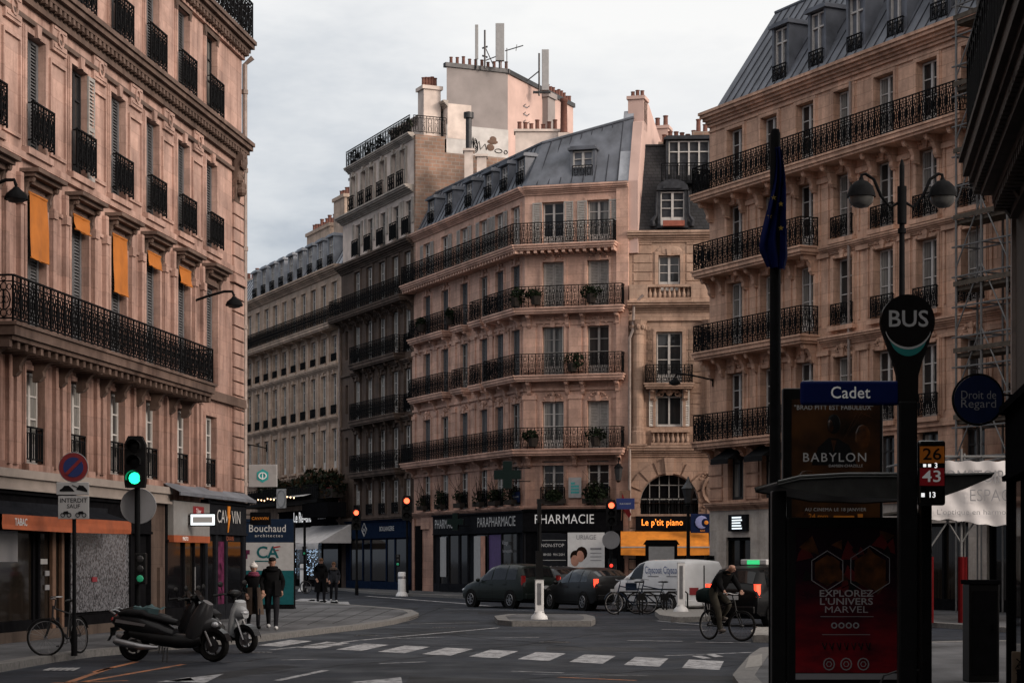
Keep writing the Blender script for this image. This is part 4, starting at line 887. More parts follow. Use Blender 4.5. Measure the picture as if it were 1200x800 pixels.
plate('green_tile_panel', 'small green and black mosaic tile panel between the pharmacy front windows', Fc @ Tr(2.46, -.08, 5.15), .62, .95, 'white_dim', None, 'teal_bright', extra=mosaic)
fl = thing('red_flag', 'small red and orange flag on the pharmacy corner over the red traffic light', 'flag'); fl.matrix_world = Fc @ Tr(WF-.3, -.2, 3.6)
b = MB(); b.bar((0, 0, 0), (.15, -.5, 1.3), .025, 6); b.build('pole', 'wood', fl)
b = MB(); b.add([(.14, -.48, 1.25), (.10, -.4, .6), (.45, -.45, .1), (.6, -.6, .25), (.5, -.6, .55)], [(0, 1, 2, 3, 4)]); b.build('cloth', 'flag_red', fl)
q = random.Random(11)
spots = [(PH.matrix_basis @ Tr(x, -.32, 4.45), 'side', i) for i, x in enumerate(xs)]+[(Fc @ Tr(x, -.3, 4.45), 'front', i) for i, x in enumerate(xf)]
for n, (F, side, i) in enumerate(spots):
    lab = ('window box plant, number %s from the left of the side windows above the pharmacy' % ['one', 'two', 'three', 'four', 'five', 'six'][i]) if side == 'side' else ['bushy dark window box under the green curtained window beside the pharmacy corner', 'large trailing window box at the right front window above the pharmacy sign'][i]
    if side == 'side': lab = ['sparse window plant nearest the dark building over the pharmacy', 'leafy round window plant over the PHARMACIE side lettering', 'window plant with long bare twigs over the small pharmacy cross', 'twiggy window plant over the start of the parapharmacie lettering', 'dense window plant left of the large pharmacy cross', 'window plant directly beneath the large pharmacy cross'][i]
    o = thing('window_plant', lab, 'plant', group='plants on the first floor sills of the pharmacy'); o.matrix_world = F
    mb = MB(); mb.alt = False; big = 1.0 if side == 'side' else 1.5
    foliage(mb, (.12*math.sin(n*2.3), -.05, .3+.12*(n % 3)), (.3+.12*(n % 3))*big, .28, .42*(1.3 if i % 2 else .7), (70, 150, 60, 80, 190, 120)[i] if side == 'side' else 420, .085, n); mb.build('foliage', 'leaf', o)
    b = MB(); b.box(-.45*big, .45*big, -.14, .14, -.05, .18); b.build('planter', 'planter', o)
    t = MB()
    for k in range(9): t.tube([(q.uniform(-.3, .3), 0, .15), (q.uniform(-.5, .5), q.uniform(-.2, .1), .8), (q.uniform(-.9, .9), q.uniform(-.3, .1), q.uniform(1.0, 1.7))], [.02, .014, .006], 4)
    t.build('stem', 'twig', o)
for n, (F, lab) in enumerate(((Fc @ Tr(.75, -.8, 13.65), 'green balcony plant by the left front shutter on the fourth floor'), (Fc @ Tr(3.4, -.8, 13.65), 'round balcony plant by the right front shutter on the fourth floor'), (Fc @ Tr(-.2, -.8, 13.6), 'bushy balcony plant at the fourth floor corner'), (PH.matrix_basis @ Tr(3.2, -.75, 13.7), 'balcony plant on the left side balcony, fourth floor'), (PH.matrix_basis @ Tr(6.8, -.6, 13.7), 'balcony plant on the narrow fourth floor side balcony'), (Fc @ Tr(2.5, -.75, 10.5), 'plant pot on the third floor front balcony'), (Fc @ Tr(.6, -.75, 7.05), 'small plant pot on the long second floor balcony at the corner'), (Fc @ Tr(3.6, -.75, 7.05), 'dark plant pot near the right end of the second floor balcony'))):
    o = thing('balcony_plant', lab, 'plant', group='plants on the pharmacy balconies'); o.matrix_world = F
    mb = MB(); foliage(mb, (.1*(n % 3-1), -.05, .5), .42+.1*(n % 2), .2, .26+.08*(n % 3), 220, .085, n+40); mb.build('foliage', 'leaf', o)
    b = MB(); b.lathe([(0, 0), (.2, 0), (.26, .4), (.2, .4)], n=8); b.build('pot', 'planter', o)

# ================================================================== arch building
AB = building('arched_building', 'narrow stone building with big arched window, columns and steep dark slate roof', (5.35, 91.2), (.9986, -.052))
cx = 1.95; Wd = 7.5
ops = [(cx-.62, cx+.62, 7.95, 9.85), (cx-.6, cx+.6, 9.95, 12.35), (cx-.5, cx+.5, 14.25, 15.9), (cx-1.35, cx+1.35, 3.9, 4.4)]
a_ = MB(); arc = [(cx+1.35*math.cos(PI*i/16), 4.4+1.35*math.sin(PI*i/16)) for i in range(17)]
walls(AB, I4, 0, Wd, 0, 4.4, [(cx-1.35, cx+1.35, 3.9, 4.4), (.4, cx+2.0, .1, 3.1)], 'stone_arch', .4)
mb = MB()
mb.poly(*[(p[0], 0, p[1]) for p in arc[:9]]+[(cx, 0, 6.2), (Wd, 0, 6.2), (Wd, 0, 4.4)]); mb.poly(*[(p[0], 0, p[1]) for p in arc[8:]]+[(0, 0, 4.4), (0, 0, 6.2), (cx, 0, 6.2)])
for p, q2 in zip(arc, arc[1:]): mb.poly((p[0], 0, p[1]), (q2[0], 0, q2[1]), (q2[0], .4, q2[1]), (p[0], .4, p[1]))
mb.build('arch_wall', 'stone_arch', AB); walls(AB, I4, 0, Wd, 6.2, 16.9, ops[:3], 'stone_arch', .3)
g = MB(); g.poly((cx-1.34, .38, 3.9), (cx+1.34, .38, 3.9), *[(p[0], .38, p[1]) for p in arc]); g.build('pane', 'shopglass', AB)
w = MB()
for k in (-.9, -.45, 0, .45, .9): w.bar((cx+k, .34, 3.9), (cx+k, .34, 4.4+math.sqrt(1.35**2-k*k)), .03)
w.bar((cx-1.3, .34, 4.6), (cx+1.3, .34, 4.6), .04); w.bar((cx-.9, .34, 5.25), (cx+.9, .34, 5.25), .03); w.tube([(p[0], .33, p[1]) for p in arc], .04, 4); w.build('arched_window_frame', 'frame_grey', AB)
guard(AB, I4, cx, 3.9, 2.6, .75, .014, 2, y=.1)
mo = MB()
for i in range(9):
    a0 = PI*i/8; r0, r1 = 1.4, 2.0
    if i < 8:
        b0, b1 = a0+.03, a0+PI/8-.03; mo.prism([(cx+r*math.cos(t), 4.4+r*math.sin(t)) for r, t in ((r0, b0), (r1, b0), (r1, b1), (r0, b1))], -.07, 0)
mo.prism([(cx-.16, 5.7), (cx+.16, 5.7), (cx+.24, 6.5), (cx-.24, 6.5)], -.22, 0)
for k in range(8): mo.box(.1, .62, -.05, 0, .4+.48*k, .4+.48*k+.42); mo.box(3.7, 4.3, -.05, 0, .4+.48*k, .4+.48*k+.42)
mo.ring((3.85, -.08, 5.0), .35, .55, .09, 14, 5); mo.ell((3.85, -.05, 5.0), .24, .1, .38, 10, 6); ornament(mo, 3.85, 5.75, .9, 3); ornament(mo, 3.85, 4.3, .8, 4)
cornice(mo, 0, Wd, 7.05, .4, .5); cornice(mo, 0, Wd, 13.75, .55, .5); mo.box(0, Wd, -.12, 0, 12.85, 13.15); mo.box(.2, Wd, -.06, 0, 13.16, 13.24); cornice(mo, 0, Wd, 17.0, .4, .5)
for xx in (.5, 3.85):
    mo.lathe([(.36, 7.1), (.36, 7.7), (.30, 7.75), (.30, 7.9), (.27, 8.0), (.27, 12.2), (.3, 12.25), (.3, 12.3)], (xx, -.08, 0), 14); mo.lathe([(.28, 12.3), (.30, 12.5), (.42, 12.82), (.44, 12.85)], (xx, -.08, 0), 10)
    for k in range(8): mo.ell((xx+.33*math.cos(k*PI/4), -.08+.33*math.sin(k*PI/4), 12.55), .1, .1, .14, 6, 4)
    mo.box(xx-.42, xx+.42, -.46, 0, 7.06, 7.14)
for z, h, ww in ((7.95, 1.9, 1.24), (9.95, 2.4, 1.2)): surround(mo, cx, z, ww, h, .14, .07, key=False, sill=False)
surround(mo, cx, 14.25, 1.0, 1.65, .16, .07, key=True, sill=False); mo.ell((cx, -.03, 16.1), .62, .08, .25, 12, 6)
for k in range(9):                       # rustication
    for a, b in ((.95, 1.15), (2.8, 3.4), (2.75, 3.35), (.95, 1.2)): mo.box(a, b, -.04, 0, 8.0+.5*k, 8.44+.5*k)
for k in range(6): mo.box(.3, cx-.8, -.04, 0, 14.3+.42*k, 14.66+.42*k); mo.box(cx+.8, 4.2, -.04, 0, 14.3+.42*k, 14.66+.42*k)
ornament(mo, cx, 9.55, 1.3, 7); ornament(mo, .55, 13.4, .5, 5); ornament(mo, 3.5, 13.4, .9, 6); mo.build('moulding', 'stone_arch', AB)
window(AB, I4, cx, 7.97, 1.15, 1.85, .25, 'one', 'frame_white', sh='lr', shm='shutter_white', shw=.34); window(AB, I4, cx, 9.97, 1.15, 2.35, .25, 'fr', 'frame_white'); window(AB, I4, cx, 14.27, .96, 1.6, .25, 'fr', 'frame_white')
def balustrade(parent, F, x0, x1, z, h, y, m, name='balustrade'):
    b = MB(); b.box(x0, x1, y-.14, y+.14, z, z+.12); b.box(x0, x1, y-.15, y+.15, z+h-.12, z+h); n = int((x1-x0)/.22)
    for i in range(n): b.lathe([(.05, .12), (.085, .2), (.09, .28), (.045, h*.6), (.05, h-.12)], (x0+(i+.5)*(x1-x0)/n, y, z), 7)
    return b.build(name, m, parent, F)
balustrade(AB, I4, cx-.85, cx+.95, 7.08, .72, -.12, 'stone_arch'); balustrade(AB, I4, cx-1.0, cx+1.0, 13.78, .72, -.25, 'stone_arch')
for u, v in ((.1, cx-1.0), (cx+1.0, 4.3)): b = MB(); b.box(u, v, -.4, -.1, 13.77, 14.5); b.build('parapet_block', 'stone_arch', AB)
balcony(AB, I4, cx-1.15, cx+1.1, 9.93, .7, .18, 'stone_arch', [cx-.8, cx+.75], .5, .85, rth=.016)
mansard(AB, I4, -.2, Wd, 17.0, 21.3, 1.5, 'slate', 9)
dd = dormer(AB, I4, cx+.15, -.05, 17.25, 1.1, 1.6, 1.6, 'zinc_dark', 'fr', 'frame_white', False, top='arch')
b = MB(); b.box(cx-.3, cx+.7, -.4, -.15, 17.2, 17.45); b.build('window_box', 'flower', AB)
dormer(AB, I4, cx+.95, .9, 19.5, 1.9, 1.9, 1.6, 'zinc_dark', 'wide', 'frame_white', False)
b = MB(); rail_run(b, 2.7, .9, Tr(cx-.35, .35, 19.35), .016, .4, 2); b.box(cx-.4, cx+2.4, .3, .9, 19.28, 19.36); b.build('railing', 'iron', AB)
c = MB(); c.box(1.6, 4.1, 2.4, 3.2, 20, 21.6); c.box(1.5, 4.2, 2.3, 3.3, 21.5, 21.65); c.box(3.2, 5.2, 1.9, 2.7, 20, 22.0); c.box(3.1, 5.3, 1.8, 2.8, 21.85, 22.02); c.build('chimney', 'brick', AB)
pot_row(AB, I4, 1.8, 3.2, 2.8, 21.65, 6, .55, .14, 21); pot_row(AB, I4, 3.4, 5.0, 2.3, 22.02, 6, .55, .14, 22)
# piano bar
ab = MB(); ab.box(.4, 4.0, -.15, -.0, 3.15, 3.8); ab.build('fascia', 'shop_black', AB)
wl = MB(); wl.text("Le p'tit piano", .42, Tr(1.62, -.16, 3.5), .006, 1.08, 1.9); wl.build('lettering', 'neon_orange', AB)
sh3 = shop_front(AB, I4, .4, cx+2.0, 3.12, 'shop_brown', [(.5, 1.4, .6, 2.4), (1.4, 2.6, .2, 2.4), (2.6, 3.8, .6, 2.4)], fas=.5)
pa = thing('piano_bar_awning', 'orange cloth awning under the glowing piano bar sign', 'awning'); pa.matrix_world = AB.matrix_basis
b = MB(); cloth(b, (-.3, -.2, 3.1), (3.75, -.2, 3.1), (3.75, -1.5, 2.35), (-.3, -1.5, 2.35), .03, 20, 6, 8); cloth(b, (-.3, -1.502, 2.35), (3.75, -1.502, 2.35), (3.75, -1.51, 2.0), (-.3, -1.51, 2.0), .05, 30, 3, 9, .03); b.add([(-.3, -.2, 3.1), (-.3, -1.5, 2.35), (-.3, -.2, 2.35)], [(0, 1, 2)]); b.add([(3.75, -.2, 3.1), (3.75, -1.5, 2.35), (3.75, -.2, 2.35)], [(0, 1, 2)]); b.build('awning_cloth', 'orange_awning', pa)
b = MB(); b.bar((-.3, -1.5, 2.36), (3.75, -1.5, 2.36), .04); b.bar((.2, -.1, 2.2), (.2, -1.5, 2.3), .02); b.bar((3.4, -.1, 2.2), (3.4, -1.5, 2.3), .02); b.build('frame', 'white_dim', pa)
def disc(b):
    b.ell((-.05, -.1, .05), .3, .03, .3, 16, 6); b.k = 1; b.ell((.13, -.12, .03), .2, .03, .2, 14, 6); b.k = 2; b.ell((.16, -.15, .03), .1, .02, .1, 12, 5); b.text('BAR', .12, Tr(0, -.07, -.34), .01)
o = thing('bar_sign_box', 'dark box sign with blue and orange discs right of the piano lettering', 'sign'); o.matrix_world = AB.matrix_basis @ Tr(3.45, -.95, 3.45)
b = MB(); b.box(-.55, .55, -.06, .06, -.44, .44); b.build('case', 'navy', o, bevel=.02); b = MB(); disc(b); b.build('emblem', ['disc_blue', 'navy', 'orange_awning'], o); b = MB(); b.bar((.2, .05, 0), (.2, .95, 0), .04); b.build('bracket', 'iron', o)
plate('notice_board', 'small pale notice board on the wall left of the piano bar arch', AB.matrix_basis @ Tr(-.1, -.35, 4.75), .5, .48, 'wood')

# ================================================================== right building
RB = building('balconied_building', 'orange pink stone building with long iron balconies, zinc mansard and white dormers', (7.8, 77.5), (.447, -.894))
xs = [1.87+2.33*k for k in range(7)]+[18.2, 20.6, 23.0]; L = 25
FL = [(4.1, 6.05), (6.55, 9.0), (10.1, 12.5), (13.2, 15.5), (16.2, 18.45)]
ops = [(x-.55, x+.55, a, b) for x in xs for a, b in FL]
walls(RB, I4, 0, L, 3.9, 19.3, ops, 'stone_right', .32)
walls(RB, I4, 0, L, 0, 3.9, [(1.2, 2.9, .1, 2.65), (4.3, 7.2, .1, 2.65), (9, 12, .1, 3.0), (12.8, 15.6, .1, 3.0), (16.5, 20, .1, 3.0)], 'stone_pale', .35, ret=False)
mo = MB()
for i, x in enumerate(xs):
    for j, (a, b) in enumerate(FL):
        window(RB, I4, x, a+.02, 1.04, b-a-.05, .3, 'fr' if j else 'one', 'frame_white' if j else 'frame_dark')
        if j: surround(mo, x, a, 1.1, b-a, .13, .06, key=j < 4, sill=False)
        if j in (1, 2, 3): ornament(mo, x, b+.33, 1., i+j*7)
        if j in (1, 2, 3) and i > 2: guard(RB, I4, x, a+.03, 1.25, .75, .013, 0, y=-.12); mo.box(x-.75, x+.75, -.2, 0, a-.18, a-.02)
    if i < len(xs)-1:
        c = x+1.165
        for z0, z1 in ((6.7, 9.1), (10.2, 12.6), (13.3, 15.3)): mo.box(c-.3, c-.22, -.05, 0, z0, z1); mo.box(c+.22, c+.3, -.05, 0, z0, z1); mo.box(c-.36, c+.36, -.1, 0, z1, z1+.18)
for k in range(5): mo.box(0, .95, -.05, 0, 4.1+.5*k, 4.52+.5*k); mo.box(2.6, 3.5, -.05, 0, 4.1+.5*k, 4.52+.5*k); mo.box(4.95, 5.8, -.05, 0, 4.1+.5*k, 4.52+.5*k); mo.box(7.3, 8.2, -.05, 0, 4.1+.5*k, 4.52+.5*k)
cornice(mo, 0, L, 19.35, .5, .55, e=(.15, 0)); cornice(mo, 0, L, 4.0, .3, .3); cornice(mo, 7.6, L, 9.75, .3, .35); cornice(mo, 7.6, L, 12.98, .25, .3); mo.box(7.6, L, -.1, 0, 6.2, 6.45)
mo.box(0, L, -.06, 0, 18.6, 18.68)
mo.build('moulding', 'stone_right', RB)
balcony(RB, I4, -.05, 16.2, 16.1, .85, .22, 'stone_right', [.2+1.165*k for k in range(14)], .75, 1.05, rth=.014, pw=.34)
for z in (13.1, 9.9, 6.4): balcony(RB, I4, -.05, 7.35, z, .8, .22, 'stone_right', [.3, 1.1, 2.7, 3.4, 5.0, 5.8, 7.1] if z > 7 else [.3, 1.2, 2.6, 3.4, 4.8, 5.7, 7.0], .7 if z > 7 else .35, 1.05, rth=.014, pw=.34)
mansard(RB, I4, .3, L, 19.38, 23.2, 2.0, 'zinc', .55, hip=(1.35, 0))
for k in range(9): dormer(RB, I4, 4.55+2.33*k, .25, 19.7, .85, 2.0, 1.9, 'zinc', 'one', 'frame_white', True, gh=.6)
c = MB(); c.box(9, 13, 2.4, 3.2, 22, 24.3); c.build('chimney', 'stone_right', RB)
dp = MB(); dp.tube([(9.35, -.14, 4), (9.35, -.14, 16)], .06, 6); dp.tube([(9.35, -.08, 17.2), (9.35, -.08, 18.6)], .06, 6); dp.build('downpipe', 'pipe', RB)
for k, x in enumerate(xs[:3]):
    o = thing('window_awning', 'small black drop awning over the %s first floor window of the balconied building' % ['leftmost', 'second', 'third'][k], 'awning', group='small black window awnings'); o.matrix_world = RB.matrix_basis @ Tr(x, 0, 6.0)
    b = MB(); b.add([(-.62, -.02, .1), (.62, -.02, .1), (.62, -.75, -.35), (-.62, -.75, -.35)], [(0, 1, 2, 3)]); b.add([(-.62, -.752, -.35), (.62, -.752, -.35), (.62, -.755, -.55), (-.62, -.755, -.55)], [(0, 1, 2, 3)]); b.add([(-.62, -.02, .1), (-.62, -.75, -.35), (-.62, -.02, -.35)], [(0, 1, 2)]); b.add([(.62, -.02, .1), (.62, -.75, -.35), (.62, -.02, -.35)], [(0, 1, 2)]); b.build('awning_cloth', 'black_cloth', o)
    b = MB(); b.bar((-.6, 0, -.35), (-.6, -.74, -.35), .015); b.bar((.6, 0, -.35), (.6, -.74, -.35), .015); b.build('frame', 'iron', o)
for a, b, h in ((1.2, 2.9, 2.65), (4.3, 7.2, 2.65), (9, 12, 3), (12.8, 15.6, 3), (16.5, 20, 3)):
    fr = MB()
    for x in (a, (a+b)/2-.05, b-.1): fr.box(x, x+.1, .1, .2, .1, h)
    fr.box(a, b, .08, .18, h-.12, h); fr.box(a, b, .06, .2, .1, .5); sf_ = fr.build('shop_frame', 'shop_black', RB); fr = MB(); fr.box(a, b, .2, .3, .1, h); fr.build('shop_window', 'shopglass', sf_)
for k, (x, lab) in enumerate(((2.2, 'glowing white list sign with black frame near the taxi, left one'), (6.3, 'glowing white list sign beside the flag pole, right one'))):
    o = thing('lit_list_sign', lab, 'sign', group='glowing list signs on the pale ground floor'); o.matrix_world = RB.matrix_basis @ Tr(x, -.1, 3.2)
    b = MB(); b.box(-.62, .62, -.06, .1, -.32, .32); b.build('case', 'shop_grey', o, bevel=.01); b = MB()
    for r in range(5): b.box(-.33, .36-.05*(r % 3), -.07, -.061, -.24+.105*r, -.24+.105*r+.055)
    b.build('lit_lines', 'lamp_white', o)
wall_lamp('dome lamp on bracket at the left corner of the balconied building', RB.matrix_basis @ Tr(.25, 0, 8.9) @ Rz(-.6), 1.5)
# scaffold over the right end
SF = thing('scaffold', 'grey tube scaffold with planks on the right end of the balconied building', 'scaffold'); SF.matrix_world = RB.matrix_basis
b = MB(); xp = [16.7, 17.9, 19.1, 21.0]; ya, yb = -.55, -1.4
for x in xp:
    for y in (ya, yb): b.bar((x, y, 3.1), (x, y, 21.5), .04, 6)
for k in range(20):
    z = 3.1+k*.95
    for y in (ya, yb): b.bar((xp[0]-.2, y, z), (xp[-1], y, z), .032, 5)
    for x in xp: b.bar((x, ya, z), (x, yb, z), .032, 5)
for k in range(9): b.bar((xp[0], yb, 3+2*k), (xp[1], yb, 5+2*k), .026, 5); b.bar((xp[2], yb, 3+2*k), (xp[1], yb, 5+2*k), .026, 5)
b.build('tubes', 'scaffold', SF)
for k in range(8):
    p = MB(); p.box(xp[0]-.1, xp[-1], yb+.05, ya-.05, 3.96+2.1*k, 4.06+2.1*k); p.box(xp[0]-.1, xp[-1], yb-.04, yb-.01, 4.1+2.1*k, 4.25+2.1*k)
    for j in range(3): p.box(xp[0], xp[-1], yb+.05+.26*j, yb+.27+.26*j, 4.062+2.1*k, 4.09+2.1*k)
    p.build('plank_deck', 'plank', SF)
b = MB()
for x in xp: b.bar((x, ya, .12), (x, ya, 3.1), .03, 6); b.bar((x, yb, .12), (x, yb, 3.1), .03, 6)
b.build('legs', 'scaffold', SF)
BN = thing('cloth_banner', 'wrinkled white cloth banner with grey lettering tied to the scaffold gantry', 'banner', at(1083, 612, 51.9))
b = MB(); n, m_ = 40, 12; Wb, Hb = 3.2, 1.62; vs = []; fsx = []
for j in range(m_+1):
    for i in range(n+1):
        u, v = i/n, j/m_; vs.append((u*Wb, -.04-.04*math.sin(u*19+v*4)*(1-v*.5)-.03*math.sin(v*9+u*31)-.05*math.sin(u*5+v*6), v*Hb+.08*math.sin(u*7+.5)*(1-v)+.02*math.sin(u*40)))
for j in range(m_):
    for i in range(n): fsx.append((j*(n+1)+i, j*(n+1)+i+1, (j+1)*(n+1)+i+1, (j+1)*(n+1)+i))
b.add(vs, fsx); b.build('cloth', 'banner', BN, smooth=80)
b = MB(); b.text('COMPTOIR 62 L', .46, Tr(1.55, -.17, 1.2), -.008, 1., 2.55); b.text('ESPACE DI', .46, Tr(2.05, -.17, .70), -.008, 1., 1.75); b.text("L'optique en harmonie de la", .2, Tr(1.6, -.17, .27), -.004, 1., 2.6); b.build('lettering', 'letter_grey', BN)

# ================================================================== near right building
NB = building('near_balcony_building', 'dark building edge at far right with heavy iron balcony overhead', (6.15, 24.0), (-.165, -.986))
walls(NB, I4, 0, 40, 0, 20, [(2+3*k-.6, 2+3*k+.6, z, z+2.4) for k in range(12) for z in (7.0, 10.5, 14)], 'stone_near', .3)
for k in range(12):
    for z in (7., 10.5, 14): window(NB, I4, 2+3*k, z+.02, 1.15, 2.35, .3, 'fr', 'frame_grey')
b = MB(); b.box(.0, .12, -.05, 0, .1, 6.0); b.box(-.02, .0, -.05, .4, .1, 6.); b.build('corner_strip', 'pipe', NB)
sf4 = shop_front(NB, I4, .3, 20, 3.6, 'shop_black', [(.5+2*k, 2.3+2*k, .5, 2.7) for k in range(9)], fas=.8)
BALZ = 6.75
bb = balcony(NB, I4, -.05, 39, BALZ, .62, .25, 'stone_near', [.5+1.2*k for k in range(30)], .5, 1.25, rth=.013, soff=.2, pw=.36)
mo = MB(); cornice(mo, .4, 39, BALZ-.36, .5, .5, .22, dz=.1); mo.build('moulding', 'stone_near', NB)
ds = thing('round_hanging_sign', 'round navy blue sign with pale serif lettering hung from the near right wall', 'sign'); ds.matrix_world = Matrix.Translation(at(1146, 468, 23.7))
b = MB(); b.cyl((0, 0, 0), .29, .05, 40, 'y'); b.build('disc', 'navy', ds); b = MB(); b.ring((0, 0, 0), .305, .305, .014, 40, 6); b.bar((.29, 0, .06), (.44, .1, .06), .012, 6); b.bar((.29, 0, -.08), (.44, .1, -.08), .012, 6); b.build('rim', 'iron', ds)
b = MB(); b.text('Droit de', .145, Tr(0, -.03, .05), -.006, 1., .42); b.text('Regard', .145, Tr(0, -.03, -.055), -.006, 1., .42); b.build('lettering', 'letter_grey', ds)
def plain_mass(name, label, o, u, L, D, H):  # unseen building masses, added to shade the lower street
    B = building(name, label, o, u); xs = [2.2+2.9*k for k in range(int(L/2.9))]; zs = [1+3.4*k for k in range(int(H/3.4))]
    walls(B, I4, 0, L, 0, H, [(x-.6, x+.6, z, z+2.2) for x in xs for z in zs], 'stone_near', .25, ret=False)
    b = MB(); b.box(0, L, .4, D, 0, H); b.build('core', 'shop_black', B); b = MB(); b.prism([(.2, H), (1.6, H+3), (D-1.6, H+3), (D-.2, H)], 0, L, 'x'); b.build('roof', 'zinc', B)
plain_mass('side_street_occluder', 'unseen plain building line added along the side street to block low light', (64, 0), (-.918, .396), 50, 12, 19)
plain_mass('street_end_occluder', 'unseen plain building added behind the viewpoint to shade the street', (32, -48), (-1, 0), 70, 12, 20)
plain_mass('left_row_occluder', 'unseen plain building added to the left row to shade the street', (-22.5, -46), (.13, .991), 66, 12, 20)
# distant houses seen through the street gap and rear mass across the junction
DH = building('distant_house', 'far grey roofed house in the gap beside the left building', (-28, 178), (.7, -.7))
walls(DH, I4, 0, 16, 0, 21, [(2+3*k-.6, 2+3*k+.6, z, z+2) for k in range(5) for z in (8, 11.5, 15, 18)], 'stone_far', .3)
for k in range(5):
    for z in (8, 11.5, 15, 18): window(DH, I4, 2+3*k, z, 1.1, 1.95, .3, 'one', 'frame_white')
mansard(DH, I4, 0, 16, 21, 24.5, 1.5, 'zinc_pale', 1.)
c = MB(); c.box(2, 5, 2, 3, 23, 27); c.box(9, 12, 2, 3, 23, 26.5); c.build('chimney', 'stone_far', DH); pot_row(DH, I4, 2.3, 4.7, 2.5, 27, 5, .8, .2, 2)
# ================================================================== ground
def ground_mat(name, c, var, grain=60., crack=.0, rough=.8, patch=.35):
    m, t, N, L, b = nt(name); tc = N.new('ShaderNodeTexCoord'); P = tc.outputs['Object']
    o = mul(N, L, ramp(N, L, noise(N, L, P, grain, 3, .7), [(.3, 1-var), (.7, 1+var)]), (*c, 1))
    o = mul(N, L, o, ramp(N, L, noise(N, L, P, patch, 5, .6), [(.35, .6), (.65, 1.3)]))
    o = mul(N, L, o, ramp(N, L, noise(N, L, mapped(N, L, P, 1.4, .12, 1), 1.2, 4), [(.35, .82), (.65, 1.1)]))
    if crack:
        v = N.new('ShaderNodeTexVoronoi'); v.feature = 'DISTANCE_TO_EDGE'; v.inputs['Scale'].default_value = .33; v.inputs['Randomness'].default_value = 1
        nn = N.new('ShaderNodeTexNoise'); nn.inputs['Scale'].default_value = 1.1; nn.inputs['Detail'].default_value = 5; L.new(P, nn.inputs['Vector'])
        va = N.new('ShaderNodeVectorMath'); va.operation = 'MULTIPLY_ADD'; L.new(nn.outputs['Color'], va.inputs[0]); va.inputs[1].default_value = (1.6, 1.6, 0); L.new(P, va.inputs[2]); L.new(va.outputs[0], v.inputs['Vector'])
        o = mul(N, L, o, ramp(N, L, v.outputs['Distance'], [(0., .45), (.012, 1.)]), crack)
    L.new(o, b.inputs['Base Color']); b.inputs['Specular IOR Level'].default_value = .09
    L.new(ramp(N, L, noise(N, L, P, .8, 4), [(.35, rough-.22), (.65, rough)]), b.inputs['Roughness'])
    bump(N, L, b, noise(N, L, P, grain, 3, .7), .35, .01); M[name] = m
ground_mat('asphalt', (.022, .0255, .033), .35, 70, .8, .75); ground_mat('pavement_mat', (.085, .086, .091), .22, 50, .35, .85)
def worn(name, c):
    m, t, N, L, b = nt(name); tc = N.new('ShaderNodeTexCoord'); P = tc.outputs['Object']; b.inputs['Roughness'].default_value = .75
    f = ramp(N, L, noise(N, L, P, 5, 8, .8), [(.40, 0.), (.54, 1.)])
    x = N.new('ShaderNodeMix'); x.data_type = 'RGBA'; L.new(f, x.inputs[0]); x.inputs[6].default_value = (.045, .045, .05, 1); x.inputs[7].default_value = (*c, 1)
    L.new(mul(N, L, x.outputs[2], ramp(N, L, noise(N, L, P, 1.3, 4), [(.3, .6), (.6, 1.05)])), b.inputs['Base Color']); M[name] = m
worn('road_paint', (.36, .36, .37)); worn('orange_paint', (.36, .12, .03))
gm = MB(); gm.poly((-700, -300, 0), (700, -300, 0), (700, 1200, 0), (-700, 1200, 0)); tag(gm.build('road', 'asphalt'), kind='structure')
def pavement(name, pts, nk, h=.12, m='pavement_mat', km='granite'):
    pts = [Vector((p[0], p[1])) for p in pts]; b = MB(); b.prism([tuple(p) for p in pts], -.05, h, 'z'); tag(b.build(name, m), kind='structure')
    k = MB(); N = len(pts); c = sum(pts, Vector((0, 0)))/N; T = []; ar = sum(pts[i].x*pts[(i+1) % N].y-pts[(i+1) % N].x*pts[i].y for i in range(N))
    for i in range(nk):
        a, d = pts[i], pts[(i+1) % N]; t = (d-a).normalized(); n = Vector((-t.y, t.x))*(1 if ar > 0 else -1)
        L_ = (d-a).length; q = max(1, round(L_/1.1))
        for j in range(q):
            u, v = a+t*(L_*j/q+.006), a+t*(L_*(j+1)/q-.006); o = -n*.02
            k.prism([tuple(u+o), tuple(v+o), tuple(v+n*.3), tuple(u+n*.3)], -.04, h+.006+.002*(j % 2), 'z')
    tag(k.build('kerb', km), kind='structure')
g2 = lambda x, y: gp(x, y).xy
pavement('left_pavement', [(-10.5, 12), g2(-60, 797), g2(0, 787), g2(60, 776), g2(110, 769), g2(300, 752), g2(388, 741), g2(430, 736.5), g2(462, 731), g2(482, 726), g2(490, 722.5), g2(482, 718.5), g2(455, 715.5), g2(400, 711), g2(345, 707), (-13, 88), (-45, 110), (-45, 12)], 15)
pavement('far_pavement', [(-40, 150), g2(283, 688), g2(400, 691.5), g2(440, 696), g2(520, 700), g2(600, 703), g2(700, 706), g2(800, 711), g2(900, 717), g2(1000, 725), g2(1100, 735), g2(1200, 742), (40, 15), (90, 15), (90, 260), (-80, 260)], 12)
pavement('near_pavement', [(1.8, -12), (2.5, 18), g2(860, 800), g2(880, 775), g2(892, 766), g2(930, 762), g2(1145, 757), (32, 45), (32, -12)], 7)
pavement('traffic_island', [g2(580, 727), g2(584, 732), g2(600, 733.5), g2(692, 733.5), g2(697, 731), g2(696, 727.5), g2(686, 725), g2(596, 724.5)], 8, .14, 'pavement_mat', 'granite')
pavement('traffic_island', [g2(768, 721), g2(774, 726), g2(795, 729), g2(826, 728), g2(850, 726), g2(850, 717), g2(800, 714), g2(776, 716)], 8, .15, 'granite_pale', 'granite_pale')
